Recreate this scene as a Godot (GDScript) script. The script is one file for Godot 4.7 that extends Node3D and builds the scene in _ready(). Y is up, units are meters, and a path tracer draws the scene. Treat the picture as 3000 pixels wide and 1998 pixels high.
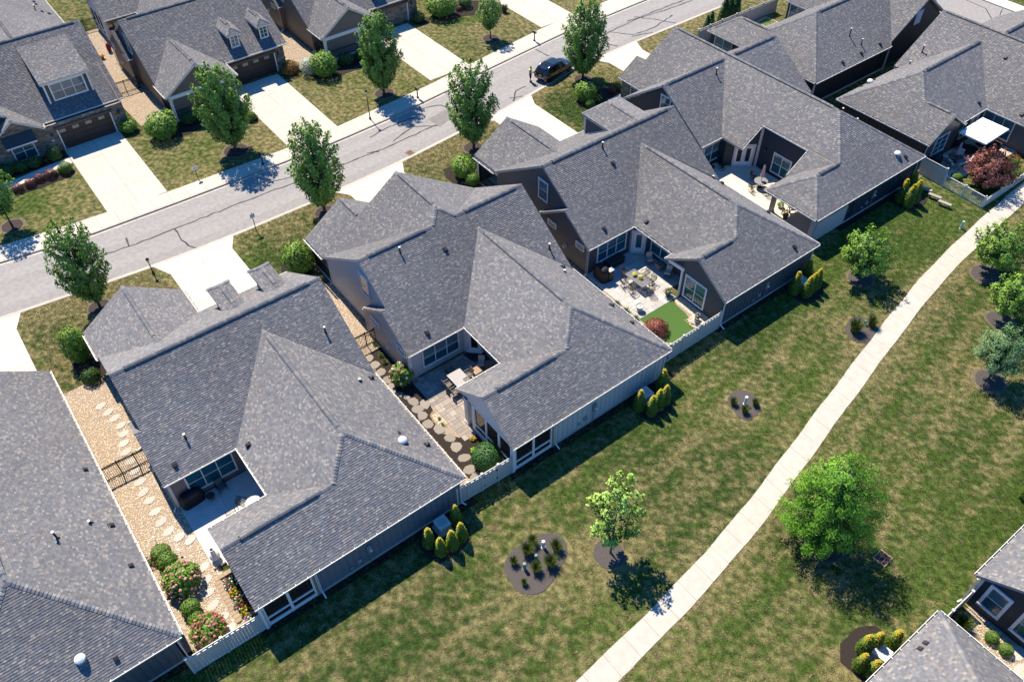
extends Node3D
# A row of grey-roofed single storey houses seen from the air, with the street in front and the lawn and path behind.

var used := {}
var rng := RandomNumberGenerator.new()
var noise := FastNoiseLite.new()
var M := {}

# ---------------------------------------------------------------- mesh builder
class B:
	var v := PackedVector3Array()
	var n := PackedVector3Array()
	var c := PackedColorArray()
	var i := PackedInt32Array()
	var uv := PackedVector2Array()
	var col := Color(0.5, 0.5, 0.5)
	var smooth := false

	func tri(p, q, r):
		var k := v.size()
		v.append(p); v.append(q); v.append(r)
		c.append(col); c.append(col); c.append(col)
		i.append(k); i.append(k + 2); i.append(k + 1)
		if smooth:
			var nn: Vector3 = (q - p).cross(r - p).normalized()
			n.append(nn); n.append(nn); n.append(nn)

	func quad(p, q, r, s):
		var k := v.size()
		v.append(p); v.append(q); v.append(r); v.append(s)
		c.append(col); c.append(col); c.append(col); c.append(col)
		i.append(k); i.append(k + 2); i.append(k + 1); i.append(k); i.append(k + 3); i.append(k + 2)
		if smooth:
			var nn: Vector3 = (q - p).cross(r - p).normalized()
			n.append(nn); n.append(nn); n.append(nn); n.append(nn)

	# box by centre, size and basis; bev cuts the top and side edges a little
	func box(at: Vector3, s: Vector3, b := Basis(), bev := 0.0):
		var h := s * 0.5
		if bev > 0.0:
			var e := minf(bev, minf(h.x, minf(h.y, h.z)) * 0.9)
			var pts := []
			for y in [-h.y, h.y - e, h.y]:
				var ix: float = h.x - (e if y == h.y else 0.0)
				var iz: float = h.z - (e if y == h.y else 0.0)
				pts.append([at + b * Vector3(-ix, y, -iz), at + b * Vector3(ix, y, -iz), at + b * Vector3(ix, y, iz), at + b * Vector3(-ix, y, iz)])
			for k in 2:
				for j in 4:
					var j2 := (j + 1) % 4
					quad(pts[k][j2], pts[k][j], pts[k + 1][j], pts[k + 1][j2])
			quad(pts[2][3], pts[2][2], pts[2][1], pts[2][0])
			quad(pts[0][0], pts[0][1], pts[0][2], pts[0][3])
			return
		var p := []
		for y in [-h.y, h.y]:
			for q in [[-1, -1], [1, -1], [1, 1], [-1, 1]]:
				p.append(at + b * Vector3(q[0] * h.x, y, q[1] * h.z))
		quad(p[0], p[1], p[2], p[3]); quad(p[7], p[6], p[5], p[4])
		for j in 4:
			var j2 := (j + 1) % 4
			quad(p[j2], p[j], p[j + 4], p[j2 + 4])

	# box between two corners
	func span(lo: Vector3, hi: Vector3):
		box((lo + hi) * 0.5, (hi - lo).abs())

	# tapered tube along points
	func tube(pts: Array, radii: Array, seg := 6, cap := true):
		var rings := []
		for k in pts.size():
			var d: Vector3 = (pts[mini(k + 1, pts.size() - 1)] - pts[maxi(k - 1, 0)]).normalized()
			var a := d.cross(Vector3.RIGHT if absf(d.x) < 0.8 else Vector3.UP).normalized()
			var b := d.cross(a)
			var ring := []
			for j in seg:
				var t := TAU * j / seg
				ring.append(pts[k] + (a * cos(t) + b * sin(t)) * radii[k])
			rings.append(ring)
		for k in rings.size() - 1:
			for j in seg:
				var j2 := (j + 1) % seg
				quad(rings[k][j], rings[k][j2], rings[k + 1][j2], rings[k + 1][j])
		if cap:
			var l := rings.size() - 1
			for j in range(1, seg - 1):
				tri(rings[0][0], rings[0][j + 1], rings[0][j])
				tri(rings[l][0], rings[l][j], rings[l][j + 1])

	func bar(p: Vector3, q: Vector3, r: float, seg := 5):
		tube([p, q], [r, r], seg)

	# square bar
	func stick(p: Vector3, q: Vector3, w: float, d: float = -1.0):
		var dir := q - p
		var y := dir.normalized()
		var x := y.cross(Vector3.UP if absf(y.y) < 0.9 else Vector3.RIGHT).normalized()
		var z := x.cross(y)
		box((p + q) * 0.5, Vector3(w, dir.length(), w if d < 0 else d), Basis(x, y, z))

	# surface of revolution about y: prof = [[r, y], ...]
	func lathe(at: Vector3, prof: Array, seg := 12):
		for k in prof.size() - 1:
			for j in seg:
				var t0 := TAU * j / seg
				var t1 := TAU * (j + 1) / seg
				var a := at + Vector3(cos(t0) * prof[k][0], prof[k][1], sin(t0) * prof[k][0])
				var b := at + Vector3(cos(t1) * prof[k][0], prof[k][1], sin(t1) * prof[k][0])
				var d := at + Vector3(cos(t0) * prof[k + 1][0], prof[k + 1][1], sin(t0) * prof[k + 1][0])
				var e := at + Vector3(cos(t1) * prof[k + 1][0], prof[k + 1][1], sin(t1) * prof[k + 1][0])
				if prof[k][0] < 1e-5:
					tri(a, d, e)
				elif prof[k + 1][0] < 1e-5:
					tri(a, d, b)
				else:
					quad(a, d, e, b)

	func ball(at: Vector3, r: Vector3, rings := 8, seg := 12):
		for k in rings:
			for j in seg:
				var q := []
				for e in [[k, j], [k + 1, j], [k + 1, j + 1], [k, j + 1]]:
					var f: float = PI * e[0] / rings
					var t: float = TAU * e[1] / seg
					q.append(at + Vector3(sin(f) * cos(t) * r.x, cos(f) * r.y, sin(f) * sin(t) * r.z))
				if k == 0: tri(q[0], q[2], q[1])
				elif k == rings - 1: tri(q[0], q[3], q[1])
				else: quad(q[0], q[3], q[2], q[1])

	# flat plan polygon as a slab between heights y0 and y1
	func slab(poly: PackedVector2Array, y0: float, y1: float):
		var p := poly
		if Geometry2D.is_polygon_clockwise(p):
			p = poly.duplicate(); p.reverse()
		var t := Geometry2D.triangulate_polygon(p)
		var k := v.size()
		for q in p:
			v.append(Vector3(q.x, y1, q.y)); c.append(col)
		for j in range(0, t.size(), 3):
			i.append(k + t[j]); i.append(k + t[j + 1]); i.append(k + t[j + 2])
		for j in p.size():
			var a := p[j]
			var b := p[(j + 1) % p.size()]
			quad(Vector3(a.x, y0, a.y), Vector3(a.x, y1, a.y), Vector3(b.x, y1, b.y), Vector3(b.x, y0, b.y))

	func leaf(p: Vector3, d: Vector3, s: Vector3, nn: Vector3):
		# pointed leaf: d is its half length, s its half width
		var k := v.size()
		v.append(p - d); v.append(p + s - d * 0.1); v.append(p + d); v.append(p - s - d * 0.1)
		for j in 4:
			c.append(col); n.append(nn)
		i.append(k); i.append(k + 2); i.append(k + 1); i.append(k); i.append(k + 3); i.append(k + 2)

	func mesh() -> ArrayMesh:
		var a := []
		a.resize(Mesh.ARRAY_MAX)
		a[Mesh.ARRAY_VERTEX] = v
		a[Mesh.ARRAY_COLOR] = c
		a[Mesh.ARRAY_INDEX] = i
		if n.size() == v.size():
			a[Mesh.ARRAY_NORMAL] = n
		if uv.size() == v.size():
			a[Mesh.ARRAY_TEX_UV] = uv
		var m := ArrayMesh.new()
		m.add_surface_from_arrays(Mesh.PRIMITIVE_TRIANGLES, a)
		return m

# ---------------------------------------------------------------- nodes
func numbered(called: String) -> String:
	var k: int = used.get(called, 0)
	used[called] = k + 1
	return called if k == 0 else "%s_%03d" % [called, k]

func put(parent: Node, called: String, mesh: Mesh, mat: Material, at := Transform3D()) -> MeshInstance3D:
	var o := MeshInstance3D.new()
	o.mesh = mesh
	if mat: o.material_override = mat
	o.transform = at
	if parent == self:
		o.name = numbered(called)
		add_child(o)
	else:
		var cnt: Dictionary = parent.get_meta("_n", {})
		var k: int = cnt.get(called, 0)
		cnt[called] = k + 1
		parent.set_meta("_n", cnt)
		o.name = called if k == 0 else "%s_%03d" % [called, k]
		parent.add_child(o, true)
	return o

func part(parent: Node, called: String, b: B, mat: Material = null) -> MeshInstance3D:
	return put(parent, called, b.mesh(), mat if mat else M.matt)

func tag(o: Node, label: String, cat: String, group := "") -> Node:
	o.set_meta("label", label)
	o.set_meta("category", cat)
	if group: o.set_meta("group", group)
	return o

func stuff(o: Node) -> Node:
	o.set_meta("kind", "stuff")
	return o

func thing(called: String, label: String, cat: String, at := Vector3.ZERO, turn := 0.0, group := "") -> Node3D:
	var o := Node3D.new()
	o.name = numbered(called)
	add_child(o)
	o.position = at
	o.rotation.y = turn
	tag(o, label, cat, group)
	return o

func copy(src: Node3D, label: String, at: Vector3, turn := 0.0, size := Vector3.ONE) -> Node3D:
	var o: Node3D = src.duplicate()
	var base := String(src.name)
	var re := RegEx.create_from_string("_\\d\\d\\d$")
	o.name = numbered(re.sub(base, ""))
	add_child(o)
	o.transform = Transform3D(Basis(Vector3.UP, turn).scaled_local(size), at)
	o.set_meta("label", label)
	return o

func structure(called: String) -> Node3D:
	var o := Node3D.new()
	o.name = numbered(called)
	add_child(o)
	o.set_meta("kind", "structure")
	return o

func sheet(called: String, b: B, mat: Material) -> MeshInstance3D:
	var o := part(self, called, b, mat)
	o.set_meta("kind", "structure")
	return o

func poly(a: Array) -> PackedVector2Array:
	var p := PackedVector2Array()
	for k in range(0, a.size(), 2):
		p.append(Vector2(a[k], a[k + 1]))
	return p

func lerp_at(pts: Array, x: float) -> float:
	for k in range(0, pts.size() - 2, 2):
		if x <= pts[k + 2] or k == pts.size() - 4:
			return lerpf(pts[k + 1], pts[k + 3], (x - pts[k]) / (pts[k + 2] - pts[k]))
	return pts[1]

func vary(c: Color, d: float) -> Color:
	var k := 1.0 + rng.randf_range(-d, d)
	return Color(c.r * k, c.g * k, c.b * k)

# ---------------------------------------------------------------- materials
func mat(rough: float, spec := 0.5, metal := 0.0) -> StandardMaterial3D:
	var m := StandardMaterial3D.new()
	m.vertex_color_use_as_albedo = true
	m.roughness = rough
	m.metallic = metal
	m.metallic_specular = spec
	return m

func grain(seed_: int, freq: float, lo: float, hi: float, octaves := 4, size := 512, kind := FastNoiseLite.TYPE_SIMPLEX_SMOOTH, normal := 0.0) -> NoiseTexture2D:
	var f := FastNoiseLite.new()
	f.seed = seed_
	f.noise_type = kind
	f.frequency = freq
	f.fractal_octaves = octaves
	var t := NoiseTexture2D.new()
	t.width = size; t.height = size
	t.seamless = true
	t.noise = f
	if normal > 0.0:
		t.as_normal_map = true
		t.bump_strength = normal
	else:
		var g := Gradient.new()
		g.colors = PackedColorArray([Color(lo, lo, lo), Color(hi, hi, hi)])
		t.color_ramp = g
	return t

func grained(rough: float, tex: NoiseTexture2D, scale_: float, bump: NoiseTexture2D = null, depth := 0.0, spec := 0.4) -> StandardMaterial3D:
	var m := mat(rough, spec)
	m.albedo_texture = tex
	m.uv1_triplanar = true
	m.uv1_world_triplanar = true
	m.uv1_scale = Vector3.ONE * scale_
	if bump:
		m.heightmap_enabled = true
		m.heightmap_texture = bump
		m.heightmap_scale = depth
	return m

func make_materials():
	M.matt = mat(0.85, 0.35)
	M.paint = mat(0.5, 0.4)
	M.gloss = mat(0.25, 0.5)
	M.metal = mat(0.4, 0.5, 0.7)
	M.chrome = mat(0.18, 0.5, 1.0)
	M.fabric = mat(0.95, 0.25)
	M.car = mat(0.12, 0.5)
	M.car.clearcoat_enabled = true
	M.car.clearcoat = 1.0
	M.car.clearcoat_roughness = 0.05
	M.shingle = grained(0.93, grain(11, 0.09, 0.72, 1.0, 3), 1.1, null, 0.0, 0.3)
	M.lawn = grained(0.95, grain(3, 0.022, 0.42, 1.0, 6, 1024), 0.083, null, 0.0, 0.2)
	M.blade = mat(0.8, 0.25)
	M.concrete = grained(0.9, grain(5, 0.012, 0.91, 1.0, 7, 1024), 0.11, null, 0.0, 0.3)
	M.asphalt = grained(0.92, grain(6, 0.015, 0.88, 1.0, 8, 1024), 0.12, null, 0.0, 0.35)
	M.gravel = grained(0.92, grain(7, 0.05, 0.55, 1.0, 2, 1024, FastNoiseLite.TYPE_CELLULAR), 0.45, grain(7, 0.05, 0.0, 1.0, 2, 1024, FastNoiseLite.TYPE_CELLULAR), 2.0, 0.3)
	M.mulch = grained(0.95, grain(8, 0.12, 0.1, 1.0, 4, 1024), 0.35, grain(9, 0.1, 0.0, 1.0, 3), 3.0, 0.2)
	M.stone = grained(0.92, grain(10, 0.03, 0.7, 1.0, 5), 0.8, grain(10, 0.05, 0.0, 1.0, 4), 0.8, 0.3)
	M.wood = grained(0.8, grain(12, 0.05, 0.8, 1.0, 3), 1.0)
	var l := mat(0.55, 0.4)
	l.backlight_enabled = true
	l.backlight = Color(0.42, 0.5, 0.12)
	M.leaf = l
	M.petal = mat(0.8, 0.3)
	var g := StandardMaterial3D.new()
	g.albedo_color = Color(0.07, 0.40, 0.48, 0.40)
	g.transparency = BaseMaterial3D.TRANSPARENCY_ALPHA
	g.roughness = 0.03
	M.glass = g
	var s := StandardMaterial3D.new()      # insect screen
	s.albedo_color = Color(0.05, 0.06, 0.07, 0.62)
	s.transparency = BaseMaterial3D.TRANSPARENCY_ALPHA
	s.roughness = 0.8
	M.screen = s

# ---------------------------------------------------------------- ground, street, pavements
const NEAR := [-60.0, -68.0, -20.0, -63.4, -4.6, -61.2, 3.0, -60.3, 7.6, -59.8, 14.8, -59.45, 23.0, -59.45, 31.9, -59.9, 39.0, -60.6, 43.6, -61.0, 48.8, -61.8, 56.0, -63.1, 65.6, -63.55, 99.0, -63.7, 140.0, -63.7]
const FAR := [-60.0, -78.0, -20.0, -71.6, -2.8, -68.45, 3.7, -67.5, 12.0, -67.2, 23.0, -66.95, 29.0, -67.0, 36.0, -67.4, 42.8, -68.2, 48.0, -69.1, 60.5, -70.45, 74.0, -70.85, 140.0, -71.0]
const WALK := [-60.0, -80.3, -20.0, -73.8, -2.2, -70.65, 3.7, -69.9, 12.0, -69.2, 24.0, -68.85, 30.4, -69.25, 41.6, -70.3, 49.9, -71.55, 58.5, -72.8, 64.0, -73.3, 75.0, -73.8, 140.0, -74.0]
const PATH := [-20.0, -9.9, 10.0, -11.25, 16.0, -11.6, 21.0, -12.1, 27.0, -12.95, 32.0, -14.0, 38.0, -15.35, 44.0, -16.65, 50.0, -17.95, 57.0, -19.3, 64.0, -20.15, 72.0, -20.85, 90.0, -21.7, 120.0, -22.5]

func path_z(x: float) -> float:
	return (lerp_at(PATH, x) * 2.0 + lerp_at(PATH, x - 2.5) + lerp_at(PATH, x + 2.5)) * 0.25

func grass_colour(x: float, z: float) -> Color:
	var dry := noise.get_noise_2d(x * 1.6, z * 1.6) * 0.22 + noise.get_noise_2d(x * 7.0 + 90, z * 7.0) * 0.22 + noise.get_noise_2d(x * 26.0 + z * 9.0, z * 26.0 - x * 14.0 + 40) * 0.8 - 0.07
	var lush := noise.get_noise_2d(x * 1.1 + 300, z * 1.1)
	var front := z < -46.0
	if front:
		dry += 0.22 + 0.28 * noise.get_noise_2d(x * 3.1 - 70, z * 3.1)
		# greener, watered corners
		for g in [[51.5, -56.5, 4.5], [14.5, -55.0, 3.0], [1.5, -75.5, 2.6], [53.5, -81.0, 2.5], [13.0, -96.0, 12.0]]:
			dry -= 0.75 * exp(-((x - g[0]) ** 2 + (z - g[1]) ** 2) / (g[2] * g[2]))
		# parched edge along both kerbs
		dry += 0.5 * exp(-absf(z - lerp_at(NEAR, x)) / 0.9)
	else:
		var off := z - path_z(x) * (1.0 if z > -17.0 else 0.75)
		dry += -0.05 + 0.13 * sin(off * 3.1 + noise.get_noise_2d(x * 2.0, z * 2.0) * 1.2)
		dry += 0.12 * sin(off * 1.25 + 0.6)
		# greener strip between the two rows of houses and beside the path, burnt ring round the path
		dry -= 0.8 * exp(-((z + 4.6 - 0.02 * x) ** 2) / 1.6) * smoothstep(24.0, 36.0, x) * (0.6 + lush)
		dry -= 0.55 * exp(-((x - 57.0) ** 2 / 90.0 + (z + 24.0) ** 2 / 9.0))
		dry += 0.25 * exp(-absf(absf(z - path_z(x)) - 1.2) / 0.7)
	for g in [[40.7, -20.9, 0.55], [19.6, -16.9, 1.6], [15.9, -19.0, 2.5], [34.9, -19.6, 1.5], [52.3, -22.9, 1.6], [50.5, -10.5, 1.6], [47.0, -19.2, 1.5], [25.4, -3.8, 1.2]]:
		var d2: float = ((x - g[0]) ** 2 + (z - g[1]) ** 2) / (g[2] * g[2])
		if d2 < 6.0:
			dry += 0.9 * exp(-d2 * 1.2)
	var t := clampf(0.5 + dry * 1.15, 0.0, 1.0)
	var green := Color(0.062, 0.105, 0.024).lerp(Color(0.095, 0.145, 0.030), clampf(0.5 + lush * 1.3, 0, 1))
	return green.lerp(Color(0.29, 0.245, 0.115), t * t * (3.0 - 2.0 * t) * 0.92)

# a sheet whose rows follow two border curves
func lawn_sheet(called: String, x0: float, x1: float, dx: float, lo: Callable, hi: Callable, dz: float):
	var b := B.new()
	var nx := int((x1 - x0) / dx)
	var nz := int(absf(hi.call((x0 + x1) / 2) - lo.call((x0 + x1) / 2)) / dz)
	for a in nx + 1:
		var x := x0 + (x1 - x0) * a / nx
		var l: float = lo.call(x)
		var h: float = hi.call(x)
		for k in nz + 1:
			var z := lerpf(l, h, float(k) / nz)
			b.v.append(Vector3(x, 0.0, z))
			b.c.append(grass_colour(x, z))
	for a in nx:
		for k in nz:
			var p := a * (nz + 1) + k
			b.i.append(p); b.i.append(p + nz + 1); b.i.append(p + nz + 2)
			b.i.append(p); b.i.append(p + nz + 2); b.i.append(p + 1)
	return sheet(called, b, M.lawn)

func ribbon(b: B, xs: Array, f0: Callable, y0: float, f1: Callable, y1: float):
	for k in xs.size() - 1:
		b.quad(Vector3(xs[k], y0, f0.call(xs[k])), Vector3(xs[k], y1, f1.call(xs[k])), Vector3(xs[k + 1], y1, f1.call(xs[k + 1])), Vector3(xs[k + 1], y0, f0.call(xs[k + 1])))

# slabs laid in a row between two curves, each a piece of its own
func slabs(parent: Node, called: String, x0: float, x1: float, step: float, lo: Callable, hi: Callable, y: float, col: Color, wob := 0.0):
	var x := x0
	while x < x1:
		var e := minf(x + step, x1)
		var g := 0.007
		var b := B.new()
		b.col = vary(col, 0.025)
		var top := PackedVector2Array()
		var mid := (x + e) / 2
		for q in [x + g, (x + mid) / 2, mid, (mid + e) / 2, e - g]:
			top.append(Vector2(q, lo.call(q) + rng.randf_range(-wob, wob)))
		for q in [e - g, (mid + e) / 2, mid, (x + mid) / 2, x + g]:
			top.append(Vector2(q, hi.call(q) + rng.randf_range(-wob, wob)))
		b.slab(top, y - 0.1, y + rng.randf_range(-0.004, 0.004))
		part(parent, called, b, M.concrete)
		x = e

# driveway: rows and columns of slabs in a rectangle
func drive(called: String, x0: float, x1: float, z0: float, z1: float, rows: int, y := 0.02, col := Color(0.49, 0.445, 0.38)) -> Node3D:
	var d := structure(called)
	for r in rows:
		for q in 2:
			var xa := lerpf(x0, x1, q / 2.0) + 0.008
			var xb := lerpf(x0, x1, (q + 1) / 2.0) - 0.008
			var za := lerpf(z0, z1, float(r) / rows) + 0.008
			var zb := lerpf(z0, z1, float(r + 1) / rows) - 0.008
			var b := B.new()
			b.col = vary(col, 0.03)
			b.span(Vector3(xa, y - 0.12, za), Vector3(xb, y + rng.randf_range(-0.003, 0.003), zb))
			part(d, "slab", b, M.concrete)
	return d

func bed(called: String, pts: Array, y: float, col: Color, m: Material, wob := 0.0, grow := 0) -> MeshInstance3D:
	# a bed with a soft outline: each edge is cut into short, slightly uneven pieces
	var p := poly(pts)
	if grow > 0:
		for r in grow:
			var q := PackedVector2Array()
			for k in p.size():
				var a := p[k]
				var c := p[(k + 1) % p.size()]
				q.append(a * 0.75 + c * 0.25); q.append(a * 0.25 + c * 0.75)
			p = q
	if wob > 0:
		for k in p.size():
			p[k] += Vector2(rng.randf_range(-wob, wob), rng.randf_range(-wob, wob))
	var b := B.new()
	b.col = col
	b.slab(p, 0.0, y)
	return sheet(called, b, m)

func ring(cx: float, cz: float, rx: float, rz: float, k := 18) -> Array:
	var a := []
	for j in k:
		a.append(cx + cos(TAU * j / k) * rx)
		a.append(cz + sin(TAU * j / k) * rz)
	return a

func seam(road: Node, pts: Array, w := 0.15):
	# poured tar along a crack
	var b := B.new()
	b.col = Color(0.03, 0.032, 0.036)
	for k in range(0, pts.size() - 2, 2):
		var p := Vector3(pts[k], -0.113, pts[k + 1])
		var q := Vector3(pts[k + 2], -0.113, pts[k + 3])
		var steps := maxi(2, int(p.distance_to(q) / 0.6))
		var side := (q - p).normalized().cross(Vector3.UP)
		var last := p
		for s in steps:
			var e := p.lerp(q, (s + 1.0) / steps)
			if s < steps - 1: e += side * rng.randf_range(-0.09, 0.09)
			var wd := w * rng.randf_range(0.7, 1.25) * 0.5
			b.quad(last - side * wd, last + side * wd, e + side * wd, e - side * wd)
			last = e
	part(road, "tar_seam", b, M.gloss2)

func build_ground():
	var near := func(x): return lerp_at(NEAR, x)
	var far := func(x): return lerp_at(FAR, x)
	var walk := func(x): return lerp_at(WALK, x)
	var pth := func(x): return path_z(x)
	var base := B.new()
	base.col = Color(0.07, 0.085, 0.025)
	base.quad(Vector3(-900, -0.5, -900), Vector3(-900, -0.5, 900), Vector3(900, -0.5, 900), Vector3(900, -0.5, -900))
	sheet("terrain", base, M.matt)
	lawn_sheet("lawn", -24.0, 98.9, 0.3, near, func(_x): return 14.0, 0.3)
	lawn_sheet("lawn", -12.0, 120.0, 0.45, func(_x): return -128.0, walk, 0.45)
	# road
	var xs := []
	for k in 61: xs.append(-40.0 + k * 3.0)
	var road := structure("road")
	var b := B.new()
	b.col = Color(0.275, 0.262, 0.252)
	for k in xs.size() - 1:
		for j in 6:
			var f0 := func(x): return lerpf(lerp_at(FAR, x) + 0.3, lerp_at(NEAR, x) - 0.45, j / 6.0)
			var f1 := func(x): return lerpf(lerp_at(FAR, x) + 0.3, lerp_at(NEAR, x) - 0.45, (j + 1) / 6.0)
			b.col = Color(0.275, 0.262, 0.252) * (1.0 + 0.05 * sin(j * 2.1) + rng.randf_range(-0.015, 0.015))
			ribbon(b, [xs[k], xs[k + 1]], f0, -0.12, f1, -0.12)
	part(road, "asphalt", b, M.asphalt)
	for s in [[3.6, -64.2, 6.6, -63.9, 9.0, -63.8, 10.6, -63.8, 10.5, -61.9, 10.7, -60.8, 11.1, -60.1], [6.6, -63.9, 6.8, -65.2], [10.6, -63.8, 19.0, -63.6, 26.9, -63.2, 32.2, -63.1, 38.0, -63.45], [29.9, -63.4, 31.0, -62.9],
		[33.0, -63.6, 36.0, -64.6, 38.1, -63.2], [31.5, -65.6, 34.0, -66.1, 37.0, -66.0], [38.6, -66.9, 40.5, -66.3, 40.8, -65.5], [55.7, -70.0, 55.9, -67.4], [46.9, -62.2, 48.4, -63.7, 49.8, -63.8], [47.0, -63.0, 48.3, -62.4],
		[61.0, -66.2, 65.1, -67.5, 68.6, -67.8, 71.7, -68.0, 77.7, -68.0, 90.0, -68.0], [68.6, -68.2, 74.6, -67.4, 82.0, -67.2], [65.1, -67.5, 66.8, -65.2, 70.0, -65.0, 74.0, -66.0], [66.4, -65.0, 69.0, -64.2], [70.0, -68.5, 71.5, -66.6, 72.8, -64.2], [62.2, -66.6, 63.6, -64.3], [20.0, -64.9, 23.5, -64.3]]:
		seam(road, s)
	b = B.new()
	b.col = Color(0.2, 0.185, 0.175)
	b.slab(poly([37.9, -64.8, 40.8, -65.3, 40.9, -63.8, 38.1, -62.9]), -0.13, -0.114)
	part(road, "patch", b, M.asphalt)
	b = B.new()
	for k in 26:
		b.col = Color(0.06, 0.055, 0.05)
		b.slab(poly(ring(rng.randf_range(0, 70), rng.randf_range(-66.5, -62), rng.randf_range(0.1, 0.5), rng.randf_range(0.05, 0.2), 8)), -0.13, -0.1165)
	# kerbs
	var kerb := structure("kerb")
	for s in 36:
		var xa := -24.0 + s * 3.6
		var xb := xa + 3.59
		b = B.new()
		b.col = vary(Color(0.42, 0.385, 0.335), 0.05)
		var q := [xa, (xa + xb) / 2, xb]
		ribbon(b, q, func(x): return lerp_at(NEAR, x) - 0.48, -0.112, func(x): return lerp_at(NEAR, x) - 0.19, -0.10)
		ribbon(b, q, func(x): return lerp_at(NEAR, x) - 0.19, -0.10, func(x): return lerp_at(NEAR, x) - 0.14, 0.015)
		ribbon(b, q, func(x): return lerp_at(NEAR, x) - 0.14, 0.015, func(x): return lerp_at(NEAR, x) + 0.03, 0.02)
		ribbon(b, q, func(x): return lerp_at(NEAR, x) + 0.03, 0.02, func(x): return lerp_at(NEAR, x) + 0.035, -0.1)
		part(kerb, "kerb_stone", b, M.concrete)
		b = B.new()
		b.col = vary(Color(0.42, 0.385, 0.335), 0.05)
		ribbon(b, q, func(x): return lerp_at(FAR, x) + 0.06, -0.10, func(x): return lerp_at(FAR, x) + 0.36, -0.112)
		b.col = Color(0.30, 0.27, 0.23)
		ribbon(b, q, func(x): return lerp_at(FAR, x) + 0.03, 0.012, func(x): return lerp_at(FAR, x) + 0.06, -0.10)
		b.col = Color(0.42, 0.385, 0.335)
		ribbon(b, q, func(x): return lerp_at(FAR, x) - 0.13, 0.022, func(x): return lerp_at(FAR, x) + 0.03, 0.012)
		part(kerb, "kerb_stone", b, M.concrete)
	var pav := structure("pavement")
	slabs(pav, "slab", -20.0, 100.0, 1.6, walk, func(x): return lerp_at(FAR, x) - 0.14, 0.024, Color(0.49, 0.445, 0.38))
	var path := structure("path")
	slabs(path, "slab", -14.0, 112.0, 1.62, func(x): return path_z(x) - 0.77 + 0.03 * sin(x * 1.1), func(x): return path_z(x) + 0.77 + 0.03 * sin(x * 0.9 + 1), 0.03, Color(0.46, 0.415, 0.355), 0.012)
	# driveways across the street and on this side
	drive("driveway", 6.7, 12.15, -82.2, -69.3, 4)
	drive("driveway", 24.3, 29.9, -82.7, -69.0, 4)
	drive("driveway", 42.3, 47.6, -84.0, -71.0, 4)
	drive("driveway", 59.4, 64.6, -86.0, -73.1, 4)
	for d in [[-9.6, -3.85, -53.0, -59.3], [8.05, 13.5, -51.0, -58.0], [25.2, 31.0, -51.0, -58.3], [43.0, 48.2, -52.0, -60.2], [60.0, 65.0, -54.0, -61.8]]:
		drive("driveway", d[0], d[1], d[3], d[2], 3, 0.022, Color(0.54, 0.49, 0.425))
		var e: float = lerp_at(NEAR, (d[0] + d[1]) / 2)
		b = B.new()
		b.col = Color(0.53, 0.48, 0.42)
		b.slab(poly([d[0], d[3] - 0.012, d[1], d[3] - 0.012, d[1] + 0.75, lerp_at(NEAR, d[1] + 0.75) + 0.04, d[0] - 0.8, lerp_at(NEAR, d[0] - 0.8) + 0.04]), -0.1, 0.022)
		sheet("driveway_apron", b, M.concrete)
	# side street at the far right
	b = B.new()
	b.col = Color(0.275, 0.262, 0.252)
	b.slab(poly([100.0, -62.5, 106.2, -62.5, 106.2, -12.0, 100.0, -12.0]), -0.5, -0.02)
	var side := sheet("side_street", b, M.asphalt)
	for s in [[101.0, -48.0, 103.5, -49.5], [102.0, -41.0, 104.5, -43.5, 104.8, -47.0], [101.2, -38.2, 103.6, -40.0]]:
		var t := B.new()
		t.col = Color(0.03, 0.032, 0.036)
		for k in range(0, s.size() - 2, 2):
			t.stick(Vector3(s[k], -0.02, s[k + 1]), Vector3(s[k + 2], -0.02, s[k + 3]), 0.1, 0.02)
		part(side, "tar_seam", t, M.matt)
	b = B.new()
	b.col = Color(0.52, 0.48, 0.42)
	b.slab(poly([106.2, -62.5, 106.5, -62.5, 106.5, -12.0, 106.2, -12.0]), -0.2, 0.1)
	sheet("kerb", b, M.concrete)
	b = B.new()
	b.slab(poly([106.5, -62.5, 108.4, -62.5, 108.4, -12.0, 106.5, -12.0]), -0.2, 0.06)
	b.c.fill(Color(0.56, 0.52, 0.46))
	sheet("pavement", b, M.concrete)
	lawn_sheet("lawn", 108.4, 130.0, 0.6, func(_x): return -62.0, func(_x): return -10.0, 0.6)
	drive("driveway", 93.0, 100.0, -51.5, -45.9, 2)
	# gravel strips between the houses
	var gr := Color(0.56, 0.45, 0.335)
	bed("gravel", [-3.4, -50.3, 0.4, -50.4, 0.4, -25.5, -3.4, -25.5], 0.02, gr, M.gravel)
	bed("gravel", [14.6, -49.6, 18.3, -49.0, 18.2, -25.4, 14.6, -25.4], 0.02, gr, M.gravel)
	bed("gravel", [32.2, -50.0, 35.6, -50.0, 35.2, -26.2, 32.2, -26.2], 0.02, gr, M.gravel)
	bed("gravel", [49.5, -51.0, 53.0, -51.0, 53.0, -28.2, 49.5, -28.2], 0.02, gr, M.gravel)
	bed("gravel", [66.6, -47.0, 70.4, -47.0, 69.0, -28.0, 66.6, -28.0], 0.02, Color(0.30, 0.24, 0.16), M.gravel)
	bed("gravel", [13.2, -106.2, 18.4, -106.0, 17.2, -81.6, 14.2, -81.7], 0.02, gr, M.gravel)
	bed("gravel", [31.6, -95.0, 35.6, -95.0, 35.2, -82.0, 32.6, -81.8], 0.02, gr, M.gravel)
	bed("gravel", [30.2, -1.6, 34.2, -1.6, 34.2, 14.0, 30.2, 14.0], 0.02, gr, M.gravel)
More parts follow.
